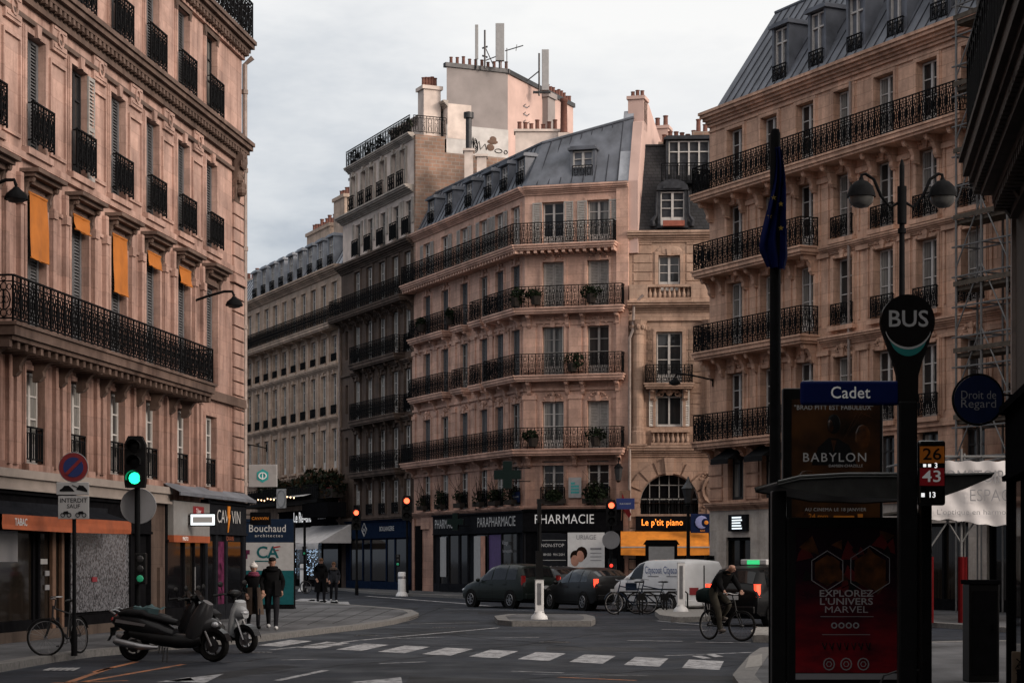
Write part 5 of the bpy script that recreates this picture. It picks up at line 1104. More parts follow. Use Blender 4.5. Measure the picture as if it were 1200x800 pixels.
pavement('traffic_island', [g2(881, 746), g2(884, 752), g2(930, 753), g2(930, 742), g2(890, 741)], 5, .15, 'granite_pale', 'granite_pale')
mk = MB(); zc_ = .004
def pq(*p, k=0):
    mk.k = k; mk.poly(*[tuple(gp(x, y).xy)+(zc_,) for x, y in p])
def pl(a, b, w=.1, k=0):
    a, b = gp(*a).xy, gp(*b).xy; t = (b-a).normalized(); n = Vector((-t.y, t.x))*w/2; mk.k = k; mk.poly(*[tuple(v)+(zc_,) for v in (a-n, b-n, b+n, a+n)])
for i in range(-6, 4):
    o = Vector((.10, 35.4))+Vector((.905, -.95))*i; s_ = 1+.03*i
    mk.poly(*[(o.x+a, o.y+b, zc_) for a, b in ((0, 0), (.56, -.6), (.56+.37, -.6+2.75), (.37, 2.75))])
pl((318, 761), (420, 750), .12); pl((424, 749.5), (585, 735), .12)
pl((430, 698), (540, 706.5), .25); pl((540, 706.5), (592, 711.5), .25)
for a, b in (((580, 747), (632, 746.5)), ((735, 750), (800, 751)), ((815, 752), (880, 752.5)), ((770, 727), (836, 733)), ((640, 728.5), (690, 729.5)), ((775, 737), (830, 738.5)), ((480, 730.5), (560, 729)), ((520, 713), (620, 715)), ((370, 756), (440, 755)), ((445, 777), (500, 775)), ((330, 773), (372, 772)), ((600, 786), (660, 788))): pl(a, b, .12)
pl((325, 797), (382, 785), .14); pl((455, 748), (520, 746), .1); pl((620, 790), (760, 791), .05)
pq((195, 797), (262, 789), (240, 800)); pq((410, 799), (470, 793), (472, 802)); pq((182, 799), (222, 793), (228, 797))
pq((810, 768), (822, 768), (834, 771), (824, 771.5)); pq((826, 766), (838, 766), (848, 769), (838, 769.5)); pl((780, 768), (905, 763), .1)
for a, b in (((78, 800), (130, 782)), ((95, 799), (215, 778)), ((60, 800), (150, 797)), ((110, 787), (160, 775)), ((655, 793), (745, 797))): pl(a, b, .12, 1)
for i in range(4): pq((352+12*i, 701+1.2*i), (372+12*i, 701+1.2*i), (368+14*i, 704+1.3*i), (343+14*i, 704+1.3*i))
pq((372, 711), (400, 709), (425, 709), (395, 712.5))
tag(mk.build('road_markings', ['road_paint', 'orange_paint']), kind='structure')
tp = MB(); tp.poly(*[tuple(gp(x, y, .12).xy)+(.132,) for x, y in ((873, 783), (878, 769), (893, 766.5), (893, 780))]); tag(tp.build('tactile_paving', 'granite_pale'), kind='structure')
def manhole(x, y, h=0., r=.35):
    p = gp(x, y, h); b = MB(); b.cyl((0, 0, .004), r, .008, 20); b.ring((0, 0, .008), r*.7, r*.7, .008, 18, 4, 'z')
    o = b.build('manhole_cover', 'steel_dark', None, Tr(p.x, p.y, h)); return o
tag(manhole(650, 752), 'round iron manhole cover in the asphalt beyond the crossing stripes', 'manhole cover'); tag(manhole(430, 744, 0, .3), 'round iron manhole cover beside the plaza kerb tip', 'manhole cover')
q = random.Random(5); lb = MB()
o = thing('litter', 'crumpled white paper litter in the gutter near the parked bicycle', 'litter', gp(64, 786)); b = MB()
for k in range(5): a = q.uniform(0, 6); b.poly((-.2+.1*k, 0, .02), (-.1+.1*k, .1, .05), (.02+.1*k, .02, .06), (-.08+.1*k, -.06, .015))
b.build('paper', 'white_dim', o)

ground_mat('asphalt_patch', (.015, .016, .019), .3, 60, 0, .8); ground_mat('asphalt_pale', (.029, .030, .033), .35, 60, 0, .85)
rp = MB()
for k, pts in enumerate((((455, 742), (540, 738), (548, 742), (470, 747)), ((640, 757), (760, 758), (772, 763), (640, 762)), ((240, 790), (330, 778), (350, 781), (262, 795)), ((700, 789), (860, 792), (868, 798), (705, 796)), ((560, 716), (690, 718), (690, 721), (560, 719)), ((480, 792), (620, 796), (630, 812), (470, 808)))):
    rp.k = k % 2; rp.poly(*[tuple(gp(x, y).xy)+(.002,) for x, y in pts])
tag(rp.build('road_patches', ['asphalt_patch', 'asphalt_pale']), kind='structure')
pv = MB()
for k in range(7): x0 = 330+22*k; a, b_ = gp(300+30*k, 735-1.6*k, .12), gp(360+26*k, 712, .12); pv.bar((a.x, a.y, .121), (b_.x, b_.y, .121), .008)
tag(pv.build('pavement_joints', 'asphalt_patch'), kind='structure')

tl_ = MB(); q = random.Random(21)
for (x0, y0, x1, y1) in ((300, 790, 560, 762), (560, 762, 700, 742), (620, 795, 880, 778), (440, 735, 700, 760), (100, 792, 330, 770), (700, 745, 880, 744)):
    a, b_ = gp(x0, y0).xy, gp(x1, y1).xy; n_ = 14; pts = [a.lerp(b_, i/n_)+Vector((q.uniform(-.12, .12), q.uniform(-.18, .18))) for i in range(n_+1)]
    for u, v in zip(pts, pts[1:]): d_ = (v-u).normalized(); w_ = Vector((-d_.y, d_.x))*.035; tl_.poly(*[tuple(k)+(.0035,) for k in (u-w_, v-w_, v+w_, u+w_)])
tag(tl_.build('tar_seams', 'asphalt_patch'), kind='structure')
for x, y, lab in ((300, 764, 'small rectangular drain grate at the left kerb near the scooters'), (520, 735, 'small rectangular drain grate left of the long island')):
    p = gp(x, y); b = MB(); b.box(-.3, .3, -.22, .22, -.01, .006)
    for k in range(6): b.box(-.26+.09*k, -.21+.09*k, -.18, .18, .006, .012)
    tag(b.build('drain_grate', 'steel_dark', None, Tr(p.x, p.y, 0)), lab, 'drain')
# ================================================================== street furniture
def bollard(label, p, h=1.1, w=.34, square=False, group='white bollards'):
    o = thing('bollard', label, 'bollard', p, 0, group); b = MB()
    if square: b.prism([(-w/2, -w*.4), (w/2, -w*.4), (w/2, w*.4), (-w/2, w*.4)], .2, h, 'z'); 
    else: b.lathe([(w/2, .15), (w/2, h), (w/2-.03, h+.03), (0, h+.04)], n=14)
    b.build('shaft', 'white_sign', o, bevel=.02 if square else 0, smooth=not square)
    b = MB(); r_ = w*.5+.1; b.lathe([(0, .22), (w*.52, .22), (w*.6, .16), (r_, .08), (r_+.02, 0)], n=16); b.build('base', 'white_sign', o, smooth=True)
    b = MB()
    if square: b.box(-w*.22, w*.22, -w*.4-.012, -w*.4-.002, .4, h-.1)
    else: b.lathe([(w/2+.006, h-.3), (w/2+.006, h-.18)], n=14)
    b.build('inset_band', 'steel', o); return o
bollard('square white bollard on the long granite island, in front of a black post', Vector(gp(632, 725, .14)), 1.1, .24, True)
bollard('square white bollard on the pale island in front of the white van', Vector(gp(798, 716, .15)), 1.55, .24, True)
bollard('round white bollard by the blue shop under the second red light', Vector(gp(471, 698)), 1.15, .38)
bollard('round white bollard behind the two distant pedestrians', Vector(gp(355, 692.5)), 1.5, .34)
def sign_post(label, p, H, r=.045):
    o = thing('signpost', label, 'post', p); b = MB(); b.lathe([(r*1.6, 0), (r*1.6, .4), (r, .5), (r, H), (0, H+.03)], n=10); b.build('pole', 'iron', o, smooth=True); return o
o = sign_post('tall black post with a sign seen edge on, above the island bollard', Vector(gp(632, 723.5, .14)), 3.35, .06); b = MB(); b.box(-.05, .05, -.3, .3, 2.7, 3.35); b.build('sign_plate', 'plastic_black', o)
b = MB(); b.box(-.1, .1, -.12, .12, 1.1, 1.9); b.build('control_box', 'plastic_black', o)
def traffic_light(label, p, zc, lit, pole_top=None, k=1., disc=None, ped=None, poff=.14, boxes=()):
    o = thing('traffic_light', label, 'traffic light', p, math.atan2(-p[0], p[1])*-1*0, 'traffic lights'); b = MB()
    b.lathe([(.09, 0), (.09, .5), (.055, .6), (.055, pole_top or zc+.3*k), (0, (pole_top or zc+.3*k)+.03)], n=10); b.build('pole', 'iron', o, smooth=True)
    h = MB(); h.prism([(-.17*k, -.47*k), (.17*k, -.47*k), (.19*k, -.35*k), (.19*k, .35*k), (.12*k, .5*k), (-.12*k, .5*k), (-.19*k, .35*k), (-.19*k, -.35*k)], -.28, -.10); hd = h.build('signal_head', 'plastic_black', o, Tr(0, 0, zc), bevel=.015)
    for j, c in enumerate(('sig_red', 'sig_amber', 'sig_green')):
        z = (.3-.3*j)*k; on = c == 'sig_'+lit
        l = MB(); l.ell((0, -.285, z), .115*k, .025, .115*k, 16, 6); l.build('lens', c if on else 'plastic_black', hd)
        v = MB(); v.T = Tr(0, -.28, z) @ Rx(PI/2); v.lathe([(.135*k, 0), (.14*k, .22)], n=12, a0=-.3, a1=PI+.3); v.build('visor', 'plastic_black', hd)
    if disc:
        d = MB(); d.cyl((0, 0, 0), disc[1], .02, 28, 'y'); d.ring((0, 0, 0), disc[1], disc[1], .015, 28, 5); d.build('sign_disc', 'letter_grey', o, Tr(disc[2] if len(disc) > 2 else 0, -.08 if len(disc) < 4 else .1, disc[0]))
    if ped:
        h = MB(); h.box(-.11, .11, -.26, -.07, -.3, .3); pd = h.build('pedestrian_signal', 'plastic_black', o, Tr(ped[2] if len(ped) > 2 else .08, 0, ped[0]), bevel=.02)
        for j in range(3):
            l = MB(); l.ell((.0, -.262, .19-.19*j), .07, .015, .07, 12, 4); l.build('lens', 'ped_'+ped[1] if (ped[1] == 'green' and j == 2) or (ped[1] == 'red' and j == 0) else 'steel_dark', pd)
    for (x0, x1, z0, z1, m) in boxes:
        d = MB(); d.box(x0, x1, -.15, .1, z0, z1); d.build('control_box', m, o, bevel=.01)
    return o
dm('ped_green', (.02, .32, .16), .5, var=0, emit=.14); dm('ped_red', (1., .05, .03), .5, var=0, emit=1.2); dm('sig_amber', (.6, .3, .02), .5, var=0)
traffic_light('near traffic light glowing green at left with round sign back and small repeater', Vector(gp(161, 756, .12)), 3.55, 'green', 3.9, 1., (2.72, .34, 0, 1), (1.5, 'green', .1))
traffic_light('red traffic light on the pole above the round white bollard, beside the dark building', Vector(gp(477, 697)), 4.35, 'red', 4.6, 1.25, None, (1.75, 'green', -.45), [(-.55, -.05, 2.85, 3.45, 'white_dim'), (-.6, .3, 1.3, 2.7, 'plastic_black')])
traffic_light('red traffic light farther off at the end of the restaurant awning', Vector(gp(418, 697)), 3.8, 'red', 4.1, 1.1, None, None)
traffic_light('red traffic light in front of the pharmacy poster with round sign back below', Vector(gp(716, 706, .12)), 3.45, 'red', 3.8, 1.0, (2.42, .33), (1.25, 'red', 0))
o = sign_post('thin dark post with tiny green lamp at the corner of the white restaurant awning', Vector(gp(357, 694)), 3.9, .07)
b = MB(); b.box(-.1, .1, -.2, -.05, 2., 2.5); b.build('signal_box', 'plastic_black', o); b = MB(); b.ell((0, -.21, 2.12), .06, .02, .06, 8, 4); b.build('lens', 'ped_green', o)
o = sign_post('post with round no parking sign and two grey plates, bicycle leaning on it', Vector(gp(87, 768, .12)), 3.55, .035)
Hs = 3.28
b = MB(); b.cyl((0, -.06, 0), .25, .02, 32, 'y'); d = b.build('round_sign', 'sign_red', o, Tr(0, 0, Hs)); b = MB(); b.cyl((0, -.073, 0), .175, .006, 32, 'y'); b.build('blue_field', 'sign_blue', d)
b = MB(); b.T = Tr(0, -.08, 0) @ Ry(PI/4); b.box(-.028, .028, -.004, .0, -.175, .175); b.build('red_bar', 'sign_red', d); b = MB(); b.ring((0, -.06, 0), .252, .252, .01, 32, 5); b.build('rim', 'letter_grey', d)
b = MB(); b.box(-.3, .27, -.06, -.04, -.11, .11); d = b.build('tow_plate', 'letter_dim', o, Tr(0, 0, Hs-.37), bevel=.01)
b = MB(); b.prism([(-.24, -.05), (.02, -.05), (-.02, .0), (-.08, .05), (-.16, .05), (-.2, .0), (-.24, -.02)], -.066, -.062); b.prism([(.05, -.02), (.24, -.06), (.24, -.02), (.17, .05), (.1, .06)], -.066, -.062); b.bar((-.02, -.064, .06), (.1, -.064, 0), .008); b.build('pictogram', 'plastic_black', d)
b = MB(); b.box(-.27, .27, -.06, -.04, -.2, .2); d = b.build('text_plate', 'letter_dim', o, Tr(0, 0, Hs-.70), bevel=.01)
b = MB(); b.text('INTERDIT', .11, Tr(0, -.064, .12), .01); b.text('SAUF', .1, Tr(0, -.064, .02), .01)
for x in (-.13, .13):
    for s in (-.055, .055): b.ring((x+s, -.064, -.13), .035, .035, .009, 9, 4)
    b.prism([(x-.06, -.12), (x+.06, -.11), (x+.03, -.06), (x-.04, -.07)], -.066, -.062)
b.build('lettering', 'plastic_black', d)
# hoarding on the plaza
o = thing('hoarding', 'tall three tier hoarding, navy, white and teal, on the plaza behind the couple', 'hoarding', gp(313.5, 713, .12), -.03); W2 = .88
b = MB(); b.box(-W2, W2, 0, .5, .05, 2.95); b.box(-W2-.02, W2+.02, .02, .48, 0, .05); b.build('case', 'shop_black', o)
for n, z0, z1, m in (('navy_panel', 2.25, 3.05, 'navy_board'), ('white_panel', 1.3, 2.25, 'white_dim'), ('teal_panel', .15, 1.3, 'teal')):
    b = MB(); b.box(-W2-.01, W2+.01, -.03, .0, z0+.002, z1); b.build(n, m, o)
b = MB(); b.text('Bouchaud', .36, Tr(.0, -.036, 2.72), .005, 1.05, 1.25); b.text('architectes', .14, Tr(.05, -.036, 2.48), .004, 1.3, .95); b.build('lettering', 'letter_dim', o)
b = MB(); b.T = Tr(0, -.038, 1.88) @ Matrix.Shear('XZ', 4, (.25, 0)) if 0 else Tr(0, -.038, 1.9); b.text('CA', .56, Matrix(), .02, .95); b.T = Matrix(); b.box(-.42, .3, -.04, -.034, 1.6, 1.64); b.build('emblem', 'teal', o)
b = MB(); b.prism([(.2, 2.05), (.46, 2.1), (.42, 2.14), (.2, 2.1)], -.04, -.034); b.prism([(.26, 1.96), (.4, 1.98), (.37, 2.01), (.26, 1.99)], -.04, -.034); b.build('emblem_accent', 'sign_red', o)
b = MB(); b.box(-.9, -.68, -.04, -.034, 1.7, 1.95); b.box(-.82, -.6, -.041, -.0405, 1.85, 2.0); b.build('pink_sticker', 'pink_poster', o); b = MB(); b.text('NOUVELLE AGENCE', .11, Tr(-.2, -.036, .85), .004); b.text('OUVERTURE', .11, Tr(-.3, -.036, .6), .004); b.build('small_lettering', 'letter_dim', o)
# double lamp post
o = thing('double_lamp_post', 'tall dark lamp post with two dome lamps on curved arms', 'street lamp', gp(1057, 748, .12), .0); o.location.x = at(1057, 0, 42).x; o.location.y = 42
b = MB(); b.lathe([(.2, 0), (.2, .6), (.14, .8), (.1, 1.2), (.075, 5), (.055, 9.2), (.055, 10.1), (.03, 10.2), (0, 10.25)], n=12); b.cyl((0, 0, 9.25), .1, .8, 10); b.cyl((0, 0, 8.7), .09, .1, 10); b.build('pole', 'iron', o, smooth=40)
for s in (-1, 1):
    a = MB(); a.tube([(0, 0, 9.35), (s*.25, 0, 9.2), (s*.45, 0, 9.45), (s*.6, 0, 9.8), (s*.78, 0, 9.92), (s*.86, 0, 9.9), (s*.87, 0, 9.8)], .035, 7); a.build('arm', 'iron', o, smooth=True)
    h = MB(); h.lathe([(.04, .12), (.06, .06), (.14, .03), (.25, -.08), (.30, -.24), (.31, -.3), (.28, -.3)], (s*.87, 0, 9.72), 18); h.build('lamp_shade', 'iron', o, smooth=50)
    g = MB(); g.lathe([(.275, -.3), (.25, -.42), (.15, -.51), (0, -.54)], (s*.87, 0, 9.72), 16); g.build('globe', 'smoked_glass', o, smooth=True)
o = thing('old_lamp_post', 'short old style dark lamp post beside the map board', 'street lamp', at(806.5, 655, 76)*1); o.location.z = .12
b = MB(); b.lathe([(.2, 0), (.18, .6), (.08, .9), (.06, 3.7), (.12, 3.75), (.05, 3.85)], n=10); b.build('pole', 'iron', o, smooth=40)
b = MB(); b.lathe([(.12, 3.85), (.24, 4.4), (.27, 4.42), (.1, 4.65), (.03, 4.85), (0, 4.9)], n=6); b.build('lantern', 'steel_dark', o)
o = thing('map_board', 'standing map board with pale paper behind dark frame, behind the white van', 'map board', at(775, 655, 80)*1); o.location.z = .12
b = MB(); b.box(-.65, .65, -.08, .08, .3, 2.3); b.box(-.65, -.55, -.07, .07, 0, .3); b.box(.55, .65, -.07, .07, 0, .3); b.prism([(-.7, 2.3), (.7, 2.3), (.6, 2.45), (-.6, 2.45)], -.1, .1); b.build('frame', 'shop_black', o, bevel=.02)
b = MB(); b.box(-.52, .52, -.09, -.081, 1.55, 2.2); b.build('paper', 'white_dim', o); b = MB(); b.box(-.52, .52, -.092, -.081, .5, 1.545); b.build('map_sheet', 'wood', o)
# flag pole and flag
o = thing('flag_pole', 'thick black pole rising past the pavement edge left of the bus shelter', 'flag pole', at(908.5, 655, 24.6)*1); o.location.z = .12
b = MB(); b.lathe([(.085, 0), (.085, 2.5), (.072, 2.6), (.066, 7.0), (.05, 7.06), (0, 7.08)], n=16); b.build('shaft', 'iron', o, smooth=40)
fo = thing('european_flag', 'limp dark blue flag with yellow stars hanging from the black pole', 'flag', (o.location.x, o.location.y, 6.92))
b = MB(); n, m_ = 22, 26; prof = []
for j in range(m_+1):
    v = j/m_; z = -1.55*v+.02
    wl_, wr_ = .02+.20*min(1, v*1.15)**1.6*(1-max(0, v-.82)*2.6), .05+.10*min(1, v*1.5)-max(0, v-.9)*.5
    for i in range(n+1):
        u = i/n; x = -wl_+(wl_+wr_)*u
        prof.append((x+.02*math.sin(v*7), -.10+.045*math.sin(u*17+v*3)+.03*math.sin(u*7-v*5), z+.18*(u-.5)*(v**2)*-.6+(.08*u if v > .7 else 0)))
b.add(prof, [(j*(n+1)+i, j*(n+1)+i+1, (j+1)*(n+1)+i+1, (j+1)*(n+1)+i) for j in range(m_) for i in range(n)]); b.build('cloth', 'flag_blue', fo, smooth=80)
b = MB()
def star(x, z, r, y=-.16): b.prism([(x+(r if k % 2 == 0 else r*.4)*math.sin(k*PI/5), z+(r if k % 2 == 0 else r*.4)*math.cos(k*PI/5)) for k in range(10)], y, y+.008)
for x, z in ((-.09, -.85), (-.04, -.62), (.05, -1.0), (.05, -.7)): star(x, z, .036)
b.build('stars', 'flag_yellow', fo)
# bus stop totem
Yb = 20.; o = thing('bus_stop_pole', 'black bus stop pole with teardrop BUS head, blue Cadet board and line panel', 'bus stop', at(1063, 655, Yb)*1); o.location.z = .12; zb = -.12
def Zp(y): return EYE+(HZ-y)/FX*Yb+zb
pr = []
for i in range(25):
    a = -PI*.14+PI*1.28*i/24; pr.append((.262*math.cos(a), Zp(377)+.262*math.sin(a)))
pr += [(-.13, Zp(425)), (-.095, Zp(440)), (-.09, Zp(470)), (.09, Zp(470)), (.095, Zp(440)), (.13, Zp(425))]
b = MB(); b.prism(pr, -.05, .05); b.build('head', 'gloss_black', o, bevel=.012)
b = MB(); b.box(-.095, .095, -.06, .06, 0, Zp(470)); b.build('stem', 'plastic_black', o, bevel=.02)
b = MB(); b.text('BUS', .235, Tr(0, -.055, Zp(375)), .012, 1.0, .40); b.build('lettering', 'letter_dim', o)
arcp = lambda r, y0, y1, n=12: [(r*math.cos(a), y1+r*math.sin(a)) for a in [PI*(1.13+.74*i/n) for i in range(n+1)]]
up = [(.235*math.cos(PI*(1.08+.84*i/14)), Zp(377)-.04+.235*math.sin(PI*(1.08+.84*i/14))*.95) for i in range(15)]
lo = [(.195*math.cos(PI*(1.1+.8*i/14)), Zp(377)-.125+.235*math.sin(PI*(1.1+.8*i/14))*.98) for i in range(15)]
b = MB()
for i in range(14): b.poly((up[i][0], -.056, up[i][1]-.022), (up[i+1][0], -.056, up[i+1][1]-.022), (lo[i+1][0], -.056, lo[i+1][1]), (lo[i][0], -.056, lo[i][1]))
b.k = 1
for i in range(14): b.poly((up[i][0], -.057, up[i][1]), (up[i+1][0], -.057, up[i+1][1]), (up[i+1][0], -.057, up[i+1][1]-.022), (up[i][0], -.057, up[i][1]-.022))
b.build('crescent', ['teal_sign', 'letter_dim'], o) if 'teal_sign' in M else None
b = MB(); b.box(-.505, .505, -.03, .03, -.125, .125); cb = b.build('name_board', 'sign_navy', o, Tr(-.585, 0, Zp(460.5)), bevel=.03)
b = MB(); b.text('Cadet', .17, Tr(0, -.034, -.002), .007, 1.03, .40); b.build('lettering', 'letter_white', cb)
b = MB(); b.box(-.14, .14, -.04, .04, -.33, .33); lp = b.build('line_panel', 'gloss_black', o, Tr(.245, 0, Zp(554)), bevel=.025)
for z0, z1, m, t, tm in ((.10, .27, 'orange_line', '26', 'plastic_black'), (-.13, .05, 'red_line', '43', 'letter_white')):
    b = MB(); b.box(-.125, .125, -.045, -.041, z0, z1); b.build('line_plate', m, lp); b = MB(); b.text(t, .165, Tr(0, -.048, (z0+z1)/2), .01, 1., .19); b.build('lettering', tm, lp)
b = MB(); b.text('3', .075, Tr(.04, -.045, .073), .008); b.text('13', .08, Tr(.0, -.045, -.225), .008); b.box(-.09, -.06, -.045, -.043, .06, .09); b.box(-.04, -.01, -.045, -.043, .06, .09); b.box(-.11, -.075, -.045, -.043, -.245, -.205); b.build('led_digits', 'led_white', lp)
# shelter
Ys = 22.; o = thing('bus_shelter', 'dark bus shelter with thin curved roof and large red poster panel', 'bus shelter', at(990, 655, Ys)*1); o.location.z = .12
def sx(x): return (x-990)/FX*Ys
def sz(y): return EYE+(HZ-y)/FX*Ys-.12
top = [(905, 566), (930, 560), (985, 557), (1050, 557), (1110, 558), (1150, 557)]; bot = [(1148, 560), (1118, 573), (1095, 581), (1040, 584), (975, 582), (935, 575), (906, 570)]
b = MB(); b.prism([(sx(x), sz(y)) for x, y in top+bot], -.5, 1.5); b.build('roof', 'roof_plastic', o, bevel=.015, smooth=40)
b = MB(); b.tube([(sx(x), -.515, sz(y)) for x, y in top], .012, 5); b.tube([(sx(x), -.515, sz(y+3)) for x, y in top[:4]], .008, 5); b.build('roof_edge', 'roof_edge', o)
b = MB(); b.box(sx(904), sx(921), -.06, .1, 0, sz(575)); b.build('post', 'plastic_black', o, bevel=.015)
b = MB(); b.box(sx(1078), sx(1091), -.06, .1, 0, sz(590)); b.build('post', 'plastic_black', o, bevel=.015)
b = MB(); b.box(sx(921), sx(1066), -.08, .1, sz(800), sz(606)); pc = b.build('poster_case', 'plastic_black', o, bevel=.02)
b = MB(); b.box(sx(931), sx(1052), -.086, -.082, sz(787), sz(618)); b.build('poster', 'poster_dark', pc)
# --- generic poster layers: amber and violet hexagons above, red haze below
b = MB(); b.box(sx(931), sx(1052), -.09, -.087, sz(795), sz(788)); b.build('poster_strip', 'letter_grey', pc)
b = MB()
for x, y, r in ((968, 668, .16), (1018, 668, .2)): b.prism([(sx(x)+r*math.cos(PI/6+i*PI/3), sz(y)+r*1.1*math.sin(PI/6+i*PI/3)) for i in range(6)], -.0885, -.0875)
b.build('amber_hexagon', 'poster_amber', pc)
q = random.Random(17)
for m_, n_ in (('poster_red', 9), ('plastic_black', 8), ('poster_amber', 7)):
    b = MB()
    for i in range(n_):
        x, y, r = q.uniform(938, 1046), q.uniform(626, 690), q.uniform(.05, .16); a = q.uniform(0, 6)
        b.poly(*[(max(sx(932), min(sx(1051), sx(x)+r*k*math.cos(a+t))), -.0873-.0001*i-.00003*len(m_), sz(y)+r*k*math.sin(a+t)) for t, k in ((0, 1), (1.3, .5), (2.2, .9), (3.6, .35), (4.6, .8))])
    b.build('poster_art', m_, pc)
b = MB()
for x, y, r in ((968, 668, .2), (1018, 668, .25)): b.tube([(sx(x)+r*math.cos(PI/6+i*PI/3), -.09, sz(y)+r*1.1*math.sin(PI/6+i*PI/3)) for i in range(6)], .006, 4, True)
b.build('hexagon_outline', 'letter_grey', pc)
b = MB()
for i, (t, w) in enumerate((('EXPLOREZ', .60), ("L'UNIVERS", .59), ('MARVEL', .48))): b.text(t, .105, Tr(sx(990), -.092, sz(695+9.4*i)), .012, 1., w)
b.build('lettering', 'poster_text', pc)
b = MB()
for i in range(4): b.ring((sx(976+8.5*i), -.092, sz(732)), .028, .028, .009, 12, 4)
for i in range(3): b.ring((sx(970+20*i), -.092, sz(777)), .06, .065, .008, 12, 4); b.ring((sx(970+20*i), -.092, sz(777)), .03, .03, .006, 6, 4)
b.box(sx(962), sx(1018), -.091, -.089, sz(743), sz(742.4)); b.box(sx(960), sx(1022), -.091, -.089, sz(722), sz(721.4)); b.build('small_marks', 'letter_grey', pc)
b = MB()
for i in range(7): x = 962+8.5*i; b.bar((sx(x), -.091, sz(752)), (sx(x+3), -.091, sz(760)), .008); b.bar((sx(x+5), -.091, sz(752)), (sx(x+3), -.091, sz(760)), .008)
b.build('dark_lettering', 'plastic_black', pc)
b = MB(); b.tube([(sx(1025), -.3, sz(800)), (sx(1030), -.3, sz(789)), (sx(1045), -.3, sz(784)), (sx(1070), -.3, sz(783))], .012, 6); b.build('bench_rail', 'steel_dark', o)
b = MB(); b.box(sx(1066), sx(1085), .2, .24, .2, sz(600)); b.build('side_glass', 'shopglass', o)
# cinema panel behind
Yc = 25.; o = thing('cinema_poster_panel', 'raised black poster panel with amber film poster behind the shelter roof', 'poster panel', at(976, 655, Yc)*1); o.location.z = .12
cx_ = lambda x: (x-976)/FX*Yc
cz_ = lambda y: EYE+(HZ-y)/FX*Yc-.12
b = MB(); b.box(cx_(917), cx_(1034), -.06, .12, cz_(615), cz_(455)); pc = b.build('case', 'plastic_black', o, bevel=.02)
b = MB()
for i in range(5): b.bar((cx_(985+6*i), -.067, cz_(520-9*i)), (cx_(1006+4*i), -.067, cz_(478+3*i)), .004)
b.box(cx_(932), cx_(948), -.068, -.063, cz_(612), cz_(600)); b.ell((cx_(945), -.066, cz_(560)), .12, .008, .10, 10, 5); b.ell((cx_(1010), -.066, cz_(512)), .10, .008, .16, 10, 5); b.build('poster_glow', 'poster_amber', pc)
b = MB(); b.box(-.15, .15, -.03, .12, 0, cz_(615)); b.box(-.4, .4, -.2, .3, 0, .08); b.build('post', 'plastic_black', o)
b = MB(); b.box(cx_(927), cx_(1030), -.066, -.062, cz_(612), cz_(468)); b.build('poster', 'poster_amber_haze', pc)
b = MB(); b.ell((cx_(976), -.07, cz_(497)), .085, .012, .125, 14, 8); b.prism([(cx_(950), cz_(545)), (cx_(958), cz_(524)), (cx_(970), cz_(513)), (cx_(981), cz_(514)), (cx_(994), cz_(522)), (cx_(1003), cz_(545))], -.07, -.066); b.build('poster_figure', 'plastic_black', pc)
b = MB(); b.ell((cx_(972.5), -.073, cz_(499)), .05, .012, .085, 10, 6); b.prism([(cx_(973), cz_(516)), (cx_(979), cz_(516)), (cx_(976), cz_(530))], -.074, -.0705); b.build('poster_face', 'poster_amber', pc)
b = MB(); b.text('"BRAD PITT EST FABULEUX"', .085, Tr(cx_(976), -.072, cz_(478)), .004, 1.05, 1.0); b.text('BABYLON', .16, Tr(cx_(977), -.076, cz_(536.5)), .004, 1.2, .80); b.text('DAMIEN CHAZELLE', .05, Tr(cx_(990), -.076, cz_(546)), .003); b.text('AU CINEMA LE 18 JANVIER', .06, Tr(cx_(978), -.072, cz_(597)), .004, 1.1, .78); b.build('lettering', 'letter_dim', pc)
b = MB(); b.text('24 mm', .09, Tr(cx_(958), -.072, cz_(605)), .012); b.box(cx_(976), cx_(1000), -.071, -.067, cz_(607), cz_(604)); b.box(cx_(1004), cx_(1010), -.071, -.067, cz_(608.5), cz_(602)); b.build('orange_marks', 'orange_awning', pc)
# cabinet and graffitied board at far right
o = thing('utility_cabinet', 'tall narrow black utility cabinet on the near right pavement', 'cabinet', (6.45, 27.0, .12), .05)
b = MB(); b.box(-.21, .21, -.17, .17, 0, 1.34); b.build('case', 'plastic_black', o, bevel=.015); b = MB(); b.box(-.23, .23, -.19, .19, 1.34, 1.4); b.build('lid', 'shop_black', o, bevel=.01); b = MB(); b.box(-.17, .17, -.18, -.172, .1, 1.25); b.bar((.13, -.19, .7), (.13, -.19, .8), .012); b.build('door', 'shop_black', o)
o = thing('graffiti_board', 'tan board with black graffiti scrawl at bottom right corner', 'board', (5.78, 22.4, .12), -.1)
b = MB(); b.box(-.075, .075, -.03, .03, 0, .63); b.build('panel', 'wood_pale', o, bevel=.01); b = MB(); b.tube([(-.03, -.034, .55), (.03, -.034, .5), (-.02, -.034, .46), (.04, -.034, .42), (-.03, -.034, .38), (.03, -.034, .33), (-.03, -.034, .29), (.03, -.034, .25), (-.02, -.034, .18), (.03, -.034, .1)], .009, 4); b.tube([(.04, -.034, .56), (-.04, -.034, .44), (.04, -.034, .3), (-.03, -.034, .14)], .006, 4); b.build('scrawl', 'plastic_black', o)
